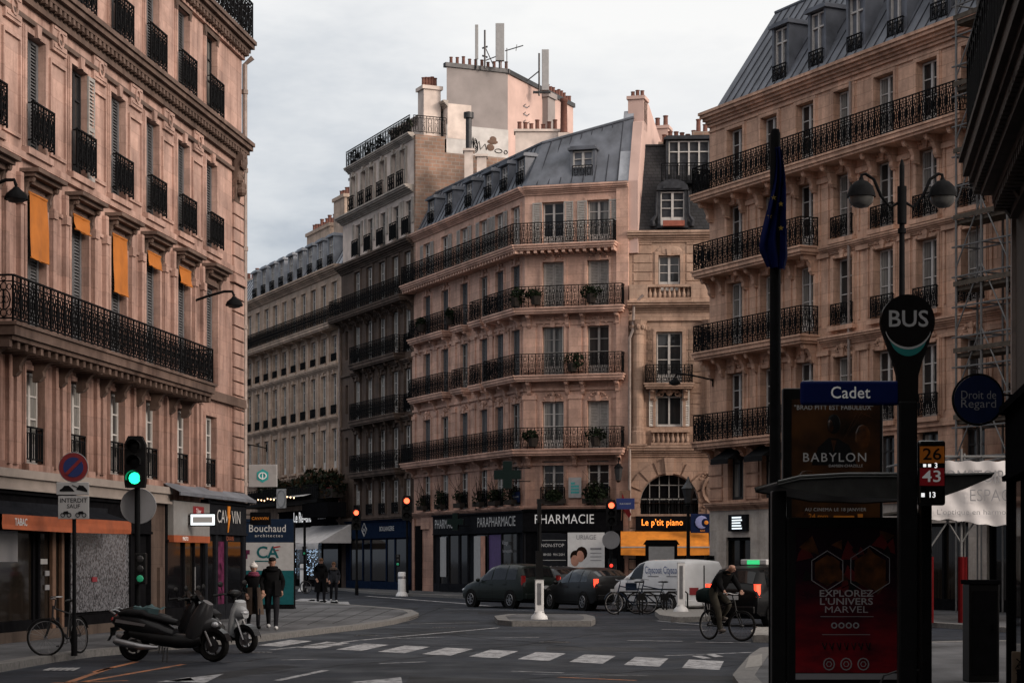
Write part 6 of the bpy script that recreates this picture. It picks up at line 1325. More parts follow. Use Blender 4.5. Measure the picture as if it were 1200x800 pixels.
# scaffold gantry over the pavement
o = thing('scaffold_gantry', 'low tube gantry with red foot sleeves at the kerb carrying the white banner', 'scaffold', (11.9, 52, .12)); s = 52/FX
gx = [(1090-1126)*s, 0, (1152-1126)*s, (1184-1126)*s]; b = MB()
for i, x in enumerate(gx):
    y = (0, 0, 2.2, 0)[i]; b.bar((x, y, 1.7), (x, y, 4.6), .035, 8)
    r = MB(); r.bar((x, y, .0), (x, y, 1.75), .085, 10); r.build('red_foot_sleeve', 'red_paint', o)
for z in (2.75, 2.95, 4.4): b.bar((gx[0]-.3, .06, z), (gx[3]+1.5, .06, z), .035, 6)
for x in gx: b.bar((x, 0, 2.85), (x, 6, 2.85), .035, 6); b.bar((x, 0, 4.4), (x, 6, 4.4), .035, 6)
b.bar((gx[0], 0, 2.0), (gx[0]+.5, 0, 2.75), .025, 5); b.bar((gx[1], 0, 2.1), (gx[1]-.4, 0, 2.75), .025, 5); b.bar((gx[1], 0, 2.1), (gx[1]+.4, 0, 2.75), .025, 5); b.build('tubes', 'scaffold', o)
p = MB(); p.box(gx[0]-.3, gx[3]+1.5, .2, 6, 2.96, 3.02); p.build('plank_deck', 'plank', o)
dm('rain_teal', (.05, .085, .09), .6, var=.3); dm('seat_vinyl', (.013, .013, .014), .5, var=.2); dm('hire_blue', (.010, .016, .03), .4, var=.2); dm('van_blue', (.012, .05, .20), .5, var=.1)
# ================================================================== vehicles
def paint(name, c, rough=.35, coat=.12): dm(name, c, rough, .0, var=.12, scale=2, coat=coat, spec=.12)
paint('paint_green', (.009, .013, .0115)); paint('paint_graphite', (.008, .0077, .008)); paint('paint_black', (.003, .003, .0035)); paint('paint_white', (.60, .61, .62), .4, .3); paint('paint_dark', (.014, .014, .016))
dm('car_trim', (.012, .012, .012), .6, var=.2); dm('alloy', (.22, .22, .23), .35, .7, var=.3); dm('chrome', (.5, .5, .52), .2, .9, var=.1); dm('plate', (.42, .42, .42), .5, var=.1); dm('headlamp', (.35, .36, .38), .15, .2, var=.1)
def car(label, cat, loc, rz, L, W, ST, pm, panes, wx, wr, group=None, lit='tail_red', rear=None, name='parked_car', tail=(.72, 1.05), plate_z=.75):
    """ST: stations front to rear (y, z bottom, z belt, z roof edge, half width, roof width factor)"""
    o = thing(name, label, cat, (loc[0], loc[1], 0), rz, group)
    def half(s):
        y, zb, zl, zr, w, k = s
        return [(0, zb), (w*.80, zb), (w*.97, zb+.07), (w*1.0, zb+(zl-zb)*.45), (w*1.0, zb+(zl-zb)*.75), (w*.965, zl), (w*(.965*.25+k*.75), zl+(zr-zl)*.78), (w*k*.93, zr-.012), (w*k*.55, zr+.02), (0, zr+.028)]
    H = [half(s) for s in ST]; n = len(H[0])
    def pt(y, u):
        """u: index along the half section, negative x side for side=-1"""
        for a in range(len(ST)-1):
            if ST[a][0] >= y >= ST[a+1][0]: break
        t = (ST[a][0]-y)/max(1e-6, ST[a][0]-ST[a+1][0]); i = min(int(u), n-2); f = u-i
        g = lambda h: Vector((h[i][0]*(1-f)+h[i+1][0]*f, h[i][1]*(1-f)+h[i+1][1]*f))
        p = g(H[a])*(1-t)+g(H[a+1])*t; return Vector((p.x, y, p.y))
    b = MB(); vs = []; m = 2*n-2
    for s, h in zip(ST, H):
        vs += [(x, s[0], z) for x, z in h]+[(-x, s[0], z) for x, z in h[-2:0:-1]]
    fs = [(i*m+j, i*m+(j+1) % m, (i+1)*m+(j+1) % m, (i+1)*m+j) for i in range(len(ST)-1) for j in range(m)]
    b.add(vs, fs+[tuple(range(m)), tuple(range((len(ST)-1)*m, len(ST)*m))]); b.build('body', pm, o, smooth=42)
    def patch(name, m_, y0, y1, u0, u1, side, off=.008, nu=4, ny=5, sh0=0., sh1=0.):
        q = MB(); g = []
        for i in range(ny+1):
            for j in range(nu+1):
                v = j/nu; yy = (y0+(y1-y0)*i/ny)+(sh0*(1-i/ny)+sh1*i/ny)*v; u = u0+(u1-u0)*v; p = pt(yy, u)
                e = .02; du = pt(yy, min(n-1.001, u+e))-pt(yy, max(0, u-e)); dy = pt(yy-e, u)-pt(yy+e, u); nn = du.cross(dy)
                nn = nn.normalized() if nn.length > 1e-9 else Vector((1, 0, 0))
                if nn.x < 0 and abs(nn.x) > .2: nn = -nn
                elif abs(nn.x) <= .2 and nn.z < 0: nn = -nn
                p = p+nn*off; g.append((side*p.x, p.y, p.z))
        q.add(g, [(i*(nu+1)+j, i*(nu+1)+j+1, (i+1)*(nu+1)+j+1, (i+1)*(nu+1)+j) for i in range(ny) for j in range(nu)]); return q.build(name, m_, o, smooth=True)
    for pnm, y0, y1, s0, s1 in panes['side']:
        for sd in (-1, 1): patch(pnm, 'carglass', y0, y1, 5.12, 6.75, sd, .009, 4, 4, s0, s1)
    for key in ('front', 'rear'):
        if key in panes:
            y0, y1 = panes[key]; q = MB(); g = []
            for i in range(5):
                yy = y0+(y1-y0)*i/4
                row = [pt(yy, 6.9+j*.68) for j in range(4)]; row = [(p.x*.94, p.y+(.012 if key == 'front' else -.012), p.z+.008) for p in row]
                g += row+[(-x, y, z) for x, y, z in row[::-1]]
            q.add(g, [(i*8+j, i*8+j+1, i*8+j+9, i*8+j+8) for i in range(4) for j in range(7)]); q.build('windscreen' if key == 'front' else 'rear_window', 'carglass', o, smooth=True)
    yr = ST[-1][0]
    for sd in (-1, 1):
        for y in panes.get('seams', ()): patch('door_seam', 'car_trim', y+.008, y-.008, 2.2, 5.0, sd, .004, 4, 1)
        for y in panes.get('handles', ()):
            q = MB(); p = pt(y, 4.4); q.box(sd*p.x-.015*(1), sd*p.x+.015, y-.09, y+.09, p.z-.015, p.z+.015); q.build('door_handle', pm, o)
        patch('sill_trim', 'car_trim', ST[2][0], ST[-3][0], 1.6, 2.3, sd, .006, 2, 8)
        q = MB(); p = pt(panes['mirror'], 5.2); q.ell((sd*(p.x+.12), p.y, p.z+.03), .1, .06, .075, 8, 5); q.build('wing_mirror', pm, o, smooth=True)
        # tail lamp wraps the rear corner
        q = MB(); z0, z1 = tail; p = pt(yr+.12, 4.6); x = p.x; q.prism([(sd*(x-.13), yr-.012+.06), (sd*(x-.04), yr+.02), (sd*(x+.012), yr+.11), (sd*(x+.008), yr+.18), (sd*(x-.13), yr+.18)], z0, z1, 'z'); q.build('tail_light', lit, o, bevel=.015)
        q = MB(); p = pt(ST[0][0]-.16, 4.6); q.ell((sd*(p.x-.14), ST[0][0]-.10, p.z-.02), .17, .12, .09, 10, 6); q.build('headlight', 'headlamp', o, smooth=True)
    q = MB(); q.box(-.26, .26, yr-.03, yr+.06, plate_z-.055, plate_z+.055); q.build('number_plate', 'plate', o); q = MB(); q.box(-ST[-2][4]*.92, ST[-2][4]*.92, yr-.055, yr+.2, ST[-1][1]-.06, ST[-1][1]+.16); q.build('rear_bumper', pm if rear is None else rear, o, bevel=.04)
    for y in wx:
        for sd in (-1, 1):
            w0 = max(s[4] for s in ST); T = Tr(sd*(w0-.10), y, wr) @ Rz(PI/2)
            a = MB(); a.T = T; a.cyl((0, 0, 0), wr*1.16, .225, 22, 'y'); a.build('wheel_arch', 'car_trim', o)
            t = MB(); t.T = Tr(sd*(w0-.09), y, wr) @ Ry(PI/2); t.lathe([(wr*.66, -.105), (wr*.9, -.115), (wr, -.07), (wr, .07), (wr*.9, .115), (wr*.66, .105)], n=24); wl = t.build('wheel', 'rubber', o, smooth=40)
            r = MB(); r.T = Tr(sd*(w0+.012), y, wr) @ Rz(PI/2)
            r.ring((0, 0, 0), wr*.62, wr*.62, .018, 20, 5); r.cyl((0, 0, 0), wr*.16, .03, 10, 'y')
            for k in range(7): a_ = 2*PI*k/7; r.bar((wr*.1*math.cos(a_), 0, wr*.1*math.sin(a_)), (wr*.62*math.cos(a_), 0, wr*.62*math.sin(a_)), .022, 4)
            r.build('rim', 'alloy', wl)
    return o, pt, patch
MPV = [(2.13, .38, .55, .60, .66, .8), (2.05, .28, .66, .74, .80, .8), (1.75, .22, .80, .90, .88, .8), (1.3, .2, .90, 1.00, .9, .82), (1.0, .2, .94, 1.06, .905, .84), (.2, .2, .98, 1.52, .905, .76), (-.4, .2, .99, 1.62, .905, .76), (-1.3, .2, 1.0, 1.60, .90, .75), (-1.72, .21, 1.0, 1.53, .89, .74), (-1.98, .24, 1.0, 1.10, .87, .80), (-2.1, .30, .95, .99, .85, .82), (-2.13, .40, .88, .92, .80, .82)]
HAT = [(2.22, .36, .52, .57, .62, .8), (2.12, .26, .62, .70, .78, .8), (1.8, .2, .74, .84, .86, .8), (1.35, .18, .84, .95, .87, .82), (1.1, .18, .88, 1.0, .875, .84), (.1, .18, .93, 1.42, .875, .74), (-.5, .18, .94, 1.49, .875, .74), (-1.3, .18, .96, 1.43, .87, .72), (-1.95, .2, 1.0, 1.20, .85, .72), (-2.1, .26, 1.0, 1.08, .83, .78), (-2.2, .32, .96, .99, .81, .82), (-2.23, .42, .86, .90, .76, .82)]
VAN = [(2.05, .36, .6, .66, .68, .8), (1.98, .26, .74, .82, .82, .8), (1.65, .2, .95, 1.05, .88, .82), (1.3, .2, 1.05, 1.15, .9, .84), (.55, .2, 1.08, 1.66, .9, .82), (.1, .2, 1.08, 1.76, .9, .84), (-1.2, .2, 1.08, 1.78, .9, .86), (-1.95, .2, 1.08, 1.74, .9, .88), (-2.03, .26, 1.08, 1.68, .88, .88), (-2.06, .3, 1.06, 1.6, .86, .88)]
sidew = [('side_window', .72, -.02, -.42, -.03), ('side_window', -.10, -.95, 0, 0), ('side_window', -1.03, -1.62, 0, .12)]
side_h = [('side_window', .72, -.05, -.5, 0), ('side_window', -.13, -.95, 0, 0), ('side_window', -1.03, -1.5, 0, .10)]
pn = dict(side=sidew, front=(.93, .3), rear=(-1.76, -1.95), seams=(.75, -.15, -1.05), handles=(-.0, -.9), mirror=.72)
car('dark green grey people carrier with roof bars, leftmost car before the pharmacy', 'car', (-.07, 73.6), R(34), 4.26, 1.81, MPV, 'paint_green', pn, (1.32, -1.32), .32, 'cars waiting before the pharmacy', 'red_lens', tail=(.80, 1.22), plate_z=.78)
car('graphite hatchback with lit red brake light, right of the island bollard', 'car', (2.74, 70.3), R(24), 4.45, 1.75, HAT, 'paint_graphite', dict(side=side_h, front=(1.03, .2), rear=(-1.45, -1.92), seams=(.8, -.12, -1.0), handles=(0, -.9), mirror=.75), (1.38, -1.32), .32, 'cars waiting before the pharmacy', 'tail_red', tail=(.82, 1.12), plate_z=.72)
car('small black hatchback mostly hidden between the two nearer cars', 'car', (1.75, 80.5), R(22), 4.2, 1.72, HAT, 'paint_dark', dict(side=side_h, front=(1.03, .2), rear=(-1.45, -1.92), seams=(.8, -.12), handles=(0,), mirror=.75), (1.35, -1.3), .31, 'cars waiting before the pharmacy', 'tail_red', tail=(.82, 1.1))
o, pt, patch = car('small white delivery van with blue lettering on its side, beside the bike rack', 'van', (5.25, 67.2), R(34), 4.1, 1.8, VAN, 'paint_white', dict(side=[('side_window', .98, .18, -.5, 0)], front=(1.25, .62), seams=(.98, .1, -.95), handles=(.2, -.85), mirror=.85), (1.25, -1.35), .31, None, 'red_lens', name='delivery_van', tail=(.75, 1.0))
for txt, yc, w in (('Cityscoot', -.42, .82), ('Cityscoot', -1.45, .85)):
    b = MB(); p = pt(yc, 5.25); b.T = Tr(-p.x-.012, yc, p.z+.22) @ Rz(-PI/2); b.text(txt, .34, Matrix(), .006, 1., w*1.12); b.build('lettering', 'van_blue', o)
    b = MB(); b.T = Tr(-p.x-.011, yc, p.z+.02) @ Rz(-PI/2); b.box(-.3, .3, -.004, 0, -.012, .012); b.build('small_lettering', 'letter_grey', o)
for z in (.42, .62): patch('rub_strip', 'car_trim', .95, -1.7, 2.9+(z-.42)*4, 3.05+(z-.42)*4, -1, .012, 1, 8)
b = MB(); b.box(-.015, .015, -2.085, -2.05, .4, 1.6); b.build('rear_door_seam', 'car_trim', o); b = MB(); b.box(-.62, -.25, -2.09, -2.05, .62, .86); b.build('red_sticker', 'sign_red', o)
o, pt, patch = car('black taxi people carrier with green lit roof sign and glowing tail lights, behind the cyclist', 'taxi', (7.2, 54.1), R(-40), 4.4, 1.84, MPV, 'paint_black', pn, (1.34, -1.34), .33, None, 'tail_red', name='taxi', tail=(.80, 1.14), plate_z=.78)
b = MB(); b.box(-.42, .42, -.10, .10, 1.645, 1.8); b.build('roof_sign', 'letter_dim', o, Tr(0, -.9, 0), bevel=.03); b = MB(); b.box(-.2, .2, -.105, -.101, 1.665, 1.78); b.build('green_light', 'taxi_green', o, Tr(0, -.9, 0))
for sd in (-1, 1):
    b = MB(); b.box(sd*.78-.035, sd*.78+.035, -2.12, -2.06, .64, .71); b.build('indicator_light', 'tail_amber' if sd < 0 else 'tail_red', o, bevel=.01)
# ---------------------------------------------------------------- bicycles
def bicycle(label, p, rz, fc='steel_dark', steer=0., guards=True, s=1., basket=False, group=None, seat=.96, rimm='alloy', lean=0.):
    o = thing('bicycle', label, 'bicycle', p, rz, group); o.rotation_euler = (lean, 0, rz); o.scale = (s, s, s); wr = .34; B = Vector((0, 0, .29)); RW = Vector((-.44, 0, wr)); FW = Vector((.62, 0, wr)); HT = Vector((.42, 0, .86)); HB = Vector((.47, 0, .70)); ST = Vector((-.17, 0, .80))
    def wheel(T):
        t = MB(); t.T = T; t.ring((0, 0, 0), wr-.02, wr-.02, .021, 28, 6); w = t.build('wheel', 'rubber', o, smooth=True)
        r = MB(); r.T = T; r.ring((0, 0, 0), wr-.045, wr-.045, .012, 28, 4); r.cyl((0, 0, 0), .03, .09, 8, 'y')
        for k in range(18): a = 2*PI*k/18; r.bar((.025*math.cos(a+.6), .03*(-1)**k, .025*math.sin(a+.6)), ((wr-.05)*math.cos(a), 0, (wr-.05)*math.sin(a)), .0022, 3)
        r.build('rim', rimm, w)
        if guards:
            g = MB(); g.T = T; pts = [((wr+.02)*math.cos(a), 0, (wr+.02)*math.sin(a)) for a in [R(20+i*14) for i in range(11)]]
            for i in range(10): (x0, _, z0), (x1, _, z1) = pts[i], pts[i+1]; g.poly((x0, -.03, z0), (x1, -.03, z1), (x1, .03, z1), (x0, .03, z0))
            g.build('mudguard', fc, o)
    wheel(Tr(*RW)); SA = Tr(*HB) @ Rz(steer) @ Tr(*(-HB)); wheel(SA @ Tr(*FW))
    f = MB(); f.tube([B, ST], .017); f.tube([ST+Vector((0, 0, -.06)), HT], .016); f.tube([B, HB], .019); f.tube([HB+Vector((.01, 0, -.03)), HT+Vector((0, 0, .04))], .02)
    for y in (-.05, .05): f.tube([B+Vector((0, y*.6, 0)), RW+Vector((0, y, 0))], .010); f.tube([ST+Vector((0, y*.4, -.08)), RW+Vector((0, y, 0))], .009)
    f.build('frame', fc, o, smooth=True)
    k = MB(); k.T = SA
    for y in (-.05, .05): k.tube([HB+Vector((.01, y*.8, -.02)), HB+Vector((.05, y, -.1)), FW+Vector((0, y, 0))], .012)
    k.tube([HT, HT+Vector((-.03, 0, .14)), HT+Vector((.03, 0, .17))], .014); k.build('fork', fc, o, smooth=True)
    h = MB(); h.T = SA; c = HT+Vector((.03, 0, .17)); h.tube([c+Vector((-.13, -.30, .02)), c+Vector((-.03, -.24, .03)), c+Vector((.02, -.08, .0)), c, c+Vector((.02, .08, .0)), c+Vector((-.03, .24, .03)), c+Vector((-.13, .30, .02))], .012); h.build('handlebar', 'steel', o, smooth=True)
    st = MB(); st.tube([ST, Vector((-.205, 0, seat))], .013); st.loft([((-.235, 0, seat+.02), .14, .02)], 4) if 0 else None; st.ell((-.25, 0, seat+.02), .10, .075, .03, 10, 5); st.ell((-.14, 0, seat+.022), .12, .03, .025, 8, 5); st.build('saddle', 'plastic_black', o, smooth=True)
    c = MB(); c.ring((0, -.045, .29), .09, .09, .007, 18, 4); c.bar((0, -.06, .29), (.10, -.06, .17), .01); c.bar((0, .06, .29), (-.10, .06, .41), .01); c.box(.06, .15, -.15, -.06, .155, .18); c.box(-.15, -.05, .06, .15, .40, .425); c.bar((0, -.045, .38), (-.44, -.045, .38), .004); c.bar((0, -.045, .2), (-.44, -.045, .3), .004); c.build('crankset', 'steel_dark', o)
    if basket:
        b = MB(); b.box(.62, .95, -.16, .16, .72, .95); b.build('basket', fc, o); 
    return o
pb = gp(80, 766.5, .12)
bicycle('old dark bicycle with silver rims leaning on the no parking post at the left kerb', pb, R(-106), 'frame_dark', R(-72), True, .97, lean=.08)
rk = gp(756, 719.5); rk.x += .0
o = thing('bike_rack', 'low dark tube rack holding two hire bikes before the white van', 'bike rack', (rk.x, rk.y-.15, 0), .12); b = MB()
for x in (-.9, -.1, .7): b.tube([(x, 0, 0), (x, 0, .68), (x+.06, 0, .74), (x+.64, 0, .74), (x+.7, 0, .68), (x+.7, 0, 0)], .028, 6)
b.build('hoops', 'plastic_black', o)
for n_, (dx, dy, a, lab) in enumerate(((-.38, .15, .2, 'left dark blue hire bicycle in the rack, nose to the left'), (.42, .45, -.1, 'right dark blue hire bicycle in the rack with thick rear frame'))):
    bk = bicycle(lab, (rk.x+dx, rk.y+dy, 0), PI+a, 'hire_blue', .3, True, 1.08, n_ == 1, 'hire bicycles in the rack')
    b = MB(); b.box(-.36, -.1, -.05, .05, .42, .62); b.build('lock_box', 'plastic_black', bk)
bicycle('black bicycle parked behind the two distant pedestrians by the restaurant', gp(372, 695), PI+.25, 'plastic_black', .2)
# ---------------------------------------------------------------- scooters (local +x forward)
def scooter(label, p, rz, big, pm, pm2, steer=0., s=1., lean=0., group=None, white=False):
    o = thing('motor_scooter', label, 'motor scooter', p, rz, group); o.rotation_euler = (lean, 0, rz); o.scale = (s, s, s)
    wb = (.76, -.72) if big else (.62, -.60); wr = (.29, .28) if big else (.245, .245); tw = .065 if big else .055
    HB = Vector((wb[0]-.18, 0, .72)); SA = Tr(*HB) @ Rz(steer) @ Tr(*(-HB))
    for x, r, T in ((wb[0], wr[0], SA), (wb[1], wr[1], Matrix())):
        t = MB(); t.T = T @ Tr(x, 0, r) @ Rx(PI/2); t.lathe([(r*.62, -tw*.7), (r*.85, -tw), (r*.97, -tw*.6), (r, 0), (r*.97, tw*.6), (r*.85, tw), (r*.62, tw*.7)], n=28); w = t.build('wheel', 'rubber', o, smooth=50)
        q = MB(); q.T = T @ Tr(x, 0, r); q.ring((0, 0, 0), r*.6, r*.6, .02, 22, 6); q.cyl((0, 0, 0), .05, .13, 12, 'y'); q.cyl((0, -.05, 0), r*.42, .006, 18, 'y')
        for k in range(5): a = 2*PI*k/5; q.bar((0, 0, 0), (r*.6*math.cos(a), 0, r*.6*math.sin(a)), .022, 4)
        q.build('rim', 'steel_dark' if big else 'alloy', w)
    def body(name, secs, m, n=14, p=2.4, T=None):
        """lofted along x: (x, zc, half width, half height)"""
        b = MB(); b.T = (T or Matrix()) @ Rz(-PI/2)
        vs = []
        b.loft([((0, x, z), w, h) for x, z, w, h in secs], n, p); return b.build(name, m, o, smooth=50)
    q = MB(); q.T = SA
    for y in (-.10, .10) if big else (-.09, .09): q.tube([(wb[0]-.25, y*.8, .80), (wb[0]-.12, y, .55), (wb[0], y, wr[0])], .022, 7)
    q.build('fork', 'steel', o, smooth=True)
    # front mudguard
    q = MB(); q.T = SA; A = [R(15+i*14) for i in range(10)]; rr = wr[0]+.03; y = tw+.025
    for a, c in zip(A, A[1:]):
        x0, z0, x1, z1 = wb[0]+rr*math.cos(a), wr[0]+rr*math.sin(a), wb[0]+rr*math.cos(c), wr[0]+rr*math.sin(c)
        q.poly((x0, -y, z0), (x1, -y, z1), (x1, y, z1), (x0, y, z0)); q.poly((x0, -y, z0), (x1, -y, z1), (x1, -y, z1-.07), (x0, -y, z0-.07)); q.poly((x0, y, z0), (x1, y, z1), (x1, y, z1-.07), (x0, y, z0-.07))
    q.build('front_mudguard', pm, o, smooth=True)
    if big:
        body('rear_body', [(-1.12, .72, .05, .05), (-1.05, .72, .14, .09), (-.85, .68, .19, .15), (-.5, .62, .21, .18), (-.2, .55, .20, .17), (.05, .47, .17, .12)], pm)
        body('side_panel', [(-.75, .50, .20, .08), (-.3, .42, .235, .13), (.1, .36, .23, .13), (.4, .36, .21, .12), (.55, .40, .16, .1)], 'plastic_black')
        body('seat', [(-.98, .84, .10, .04), (-.8, .86, .155, .07), (-.5, .84, .165, .075), (-.42, .80, .165, .06), (-.1, .73, .16, .065), (.1, .68, .10, .05)], 'seat_vinyl')
        T = Tr(.52, 0, .68) @ Ry(R(-58))
        body('front_fairing', [(-.42, -.04, .13, .10), (-.25, .0, .22, .15), (.0, .02, .235, .18), (.22, .05, .21, .15), (.38, .08, .13, .09)], pm2, T=T)
        body('nose', [(.42, .60, .20, .16), (.62, .66, .18, .15), (.80, .66, .11, .09), (.88, .63, .04, .04)], pm2)
        q = MB(); q.add([(.62, -.15, .98), (.62, .15, .98), (.44, .13, 1.26), (.44, -.13, 1.26)], [(0, 1, 2, 3)]); q.build('windscreen', 'carglass', o)
        q = MB(); q.add([(-1.0, -.198, .70), (-.45, -.225, .63), (-.42, -.226, .67), (-.98, -.2, .76)], [(0, 1, 2, 3)]); q.add([(-1.0, .198, .70), (-.45, .225, .63), (-.42, .226, .67), (-.98, .2, .76)], [(0, 1, 2, 3)]); q.build('side_stripe', 'steel', o)
        for y in (-.09, .09): q = MB(); q.ell((.80, y, .66), .07, .06, .05, 10, 6); q.build('headlight', 'headlamp', o, smooth=True)
        q = MB(); q.ell((-1.08, 0, .74), .06, .13, .05, 10, 6); q.build('tail_light', 'red_lens', o, smooth=True)
        q = MB(); q.add([(-1.05, -.07, .62), (-1.05, .07, .62), (-1.2, .07, .36), (-1.2, -.07, .36)], [(0, 1, 2, 3)]); q.box(-1.13, -1.10, -.09, .09, .45, .6); q.build('rear_mudguard', 'plastic_black', o)
        q = MB(); q.tube([(-.2, -.2, .26), (-.5, -.22, .27), (-.95, -.24, .36), (-1.0, -.24, .38)], [.03, .06, .065, .05], 10); q.build('exhaust', 'steel', o, smooth=True)
        q = MB(); q.tube([(-1.0, -.16, .84), (-1.12, -.12, .90), (-1.12, .12, .90), (-1.0, .16, .84)], .016, 6); q.build('grab_rail', 'steel', o, smooth=True)
        hz = 1.10; hx = .36
    else:
        body('rear_body', [(-.95, .68, .04, .04), (-.88, .67, .12, .08), (-.6, .60, .16, .14), (-.3, .52, .17, .17), (-.08, .40, .14, .1)], pm)
        body('floor', [(-.2, .28, .14, .05), (.1, .26, .16, .05), (.36, .28, .14, .06)], 'plastic_black')
        body('seat', [(-.82, .76, .10, .03), (-.6, .77, .14, .05), (-.3, .73, .14, .05), (-.1, .66, .09, .04)], 'seat_vinyl')
        T = Tr(.42, 0, .60) @ Ry(R(-66))
        body('leg_shield', [(-.34, -.02, .12, .06), (-.1, .0, .17, .07), (.18, .02, .17, .07), (.34, .04, .11, .06)], pm2, T=T)
        body('nose', [(.42, .70, .13, .14), (.54, .73, .125, .12), (.66, .70, .07, .08)], pm2)
        q = MB(); q.ell((.62, 0, .72), .06, .10, .05, 10, 6); q.build('headlight', 'headlamp', o, smooth=True)
        q = MB(); q.ell((-.92, 0, .69), .04, .09, .04, 8, 5); q.build('tail_light', 'red_lens', o, smooth=True)
        q = MB(); q.tube([(-.15, -.16, .24), (-.4, -.18, .25), (-.75, -.19, .33)], [.03, .05, .045], 8); q.build('exhaust', 'steel_dark', o, smooth=True)
        q = MB(); q.add([(-.88, -.06, .6), (-.88, .06, .6), (-.98, .06, .36), (-.98, -.06, .36)], [(0, 1, 2, 3)]); q.build('rear_mudguard', 'plastic_black', o)
        hz = 1.04; hx = .30
    q = MB(); q.T = SA; q.tube([(hx-.08, -.36, hz), (hx, -.2, hz+.02), (hx+.06, 0, hz-.02), (hx, .2, hz+.02), (hx-.08, .36, hz)], .017, 7); q.tube([(hx+.06, 0, hz-.02), (hx+.14, 0, .78)], .04, 7)
    for sd in (-1, 1): q.tube([(hx-.10, sd*.38, hz), (hx-.02, sd*.24, hz+.015)], .022, 7); q.bar((hx+.06, sd*.34, hz+.02), (hx, sd*.22, hz+.02), .007, 5)
    q.ell((hx+.07, 0, hz+.02), .1, .16, .07, 12, 6); q.build('handlebar', 'plastic_black', o, smooth=50)
    for sd in (-1, 1): q = MB(); q.T = SA; q.tube([(hx, sd*.24, hz+.03), (hx+.04, sd*.3, hz+.15)], .008, 5); q.ell((hx+.04, sd*.33, hz+.2), .02, .07, .05, 10, 6); q.build('mirror', 'plastic_black', o, smooth=True)
    q = MB(); q.bar((-.05, -.15, .25), (-.02, -.26, .0), .014); q.bar((-.12, -.1, .25), (-.14, -.16, .0), .014); q.build('stand', 'steel_dark', o); return o
paint('scoot_black', (.010, .010, .011), .25); paint('scoot_grey', (.028, .028, .03), .3); paint('scoot_silver', (.30, .31, .32), .35); paint('scoot_blue', (.02, .03, .055), .4)
pS = gp(203, 774.5)
scooter('large black maxi scooter with silver side stripe at the left kerb, nearest', (pS.x, pS.y, 0), R(-10), True, 'scoot_black', 'scoot_grey', R(-8), 1.0, .03, 'scooters parked at the kerb')
pS2 = gp(192, 765)
scooter('dark blue scooter half hidden directly behind the large black one', (pS2.x+.05, pS2.y+.2, 0), R(-14), True, 'scoot_blue', 'scoot_black', R(-20), .95, .05, 'scooters parked at the kerb')
pS3 = gp(262, 766)
scooter('light silver scooter with black seat, front wheel right of the black ones', (pS3.x-.12, pS3.y+.75, 0), R(-42), False, 'scoot_black', 'scoot_silver', R(10), 1.08, .04, 'scooters parked at the kerb')
o = thing('rain_cover', 'crumpled teal grey rain cover lying on the seat of the black scooter', 'cover', (pS.x-.42, pS.y+.16, .90), R(-10)); b = MB()
cloth(b, (-.28, -.14, .06), (.26, -.15, .02), (.24, .15, .04), (-.26, .16, .07), .05, 14, 8, 4); cloth(b, (-.28, -.14, .06), (.2, -.15, .02), (.18, -.2, -.14), (-.24, -.19, -.10), .03, 12, 5, 9); b.build('cloth', 'rain_teal', o, smooth=80)
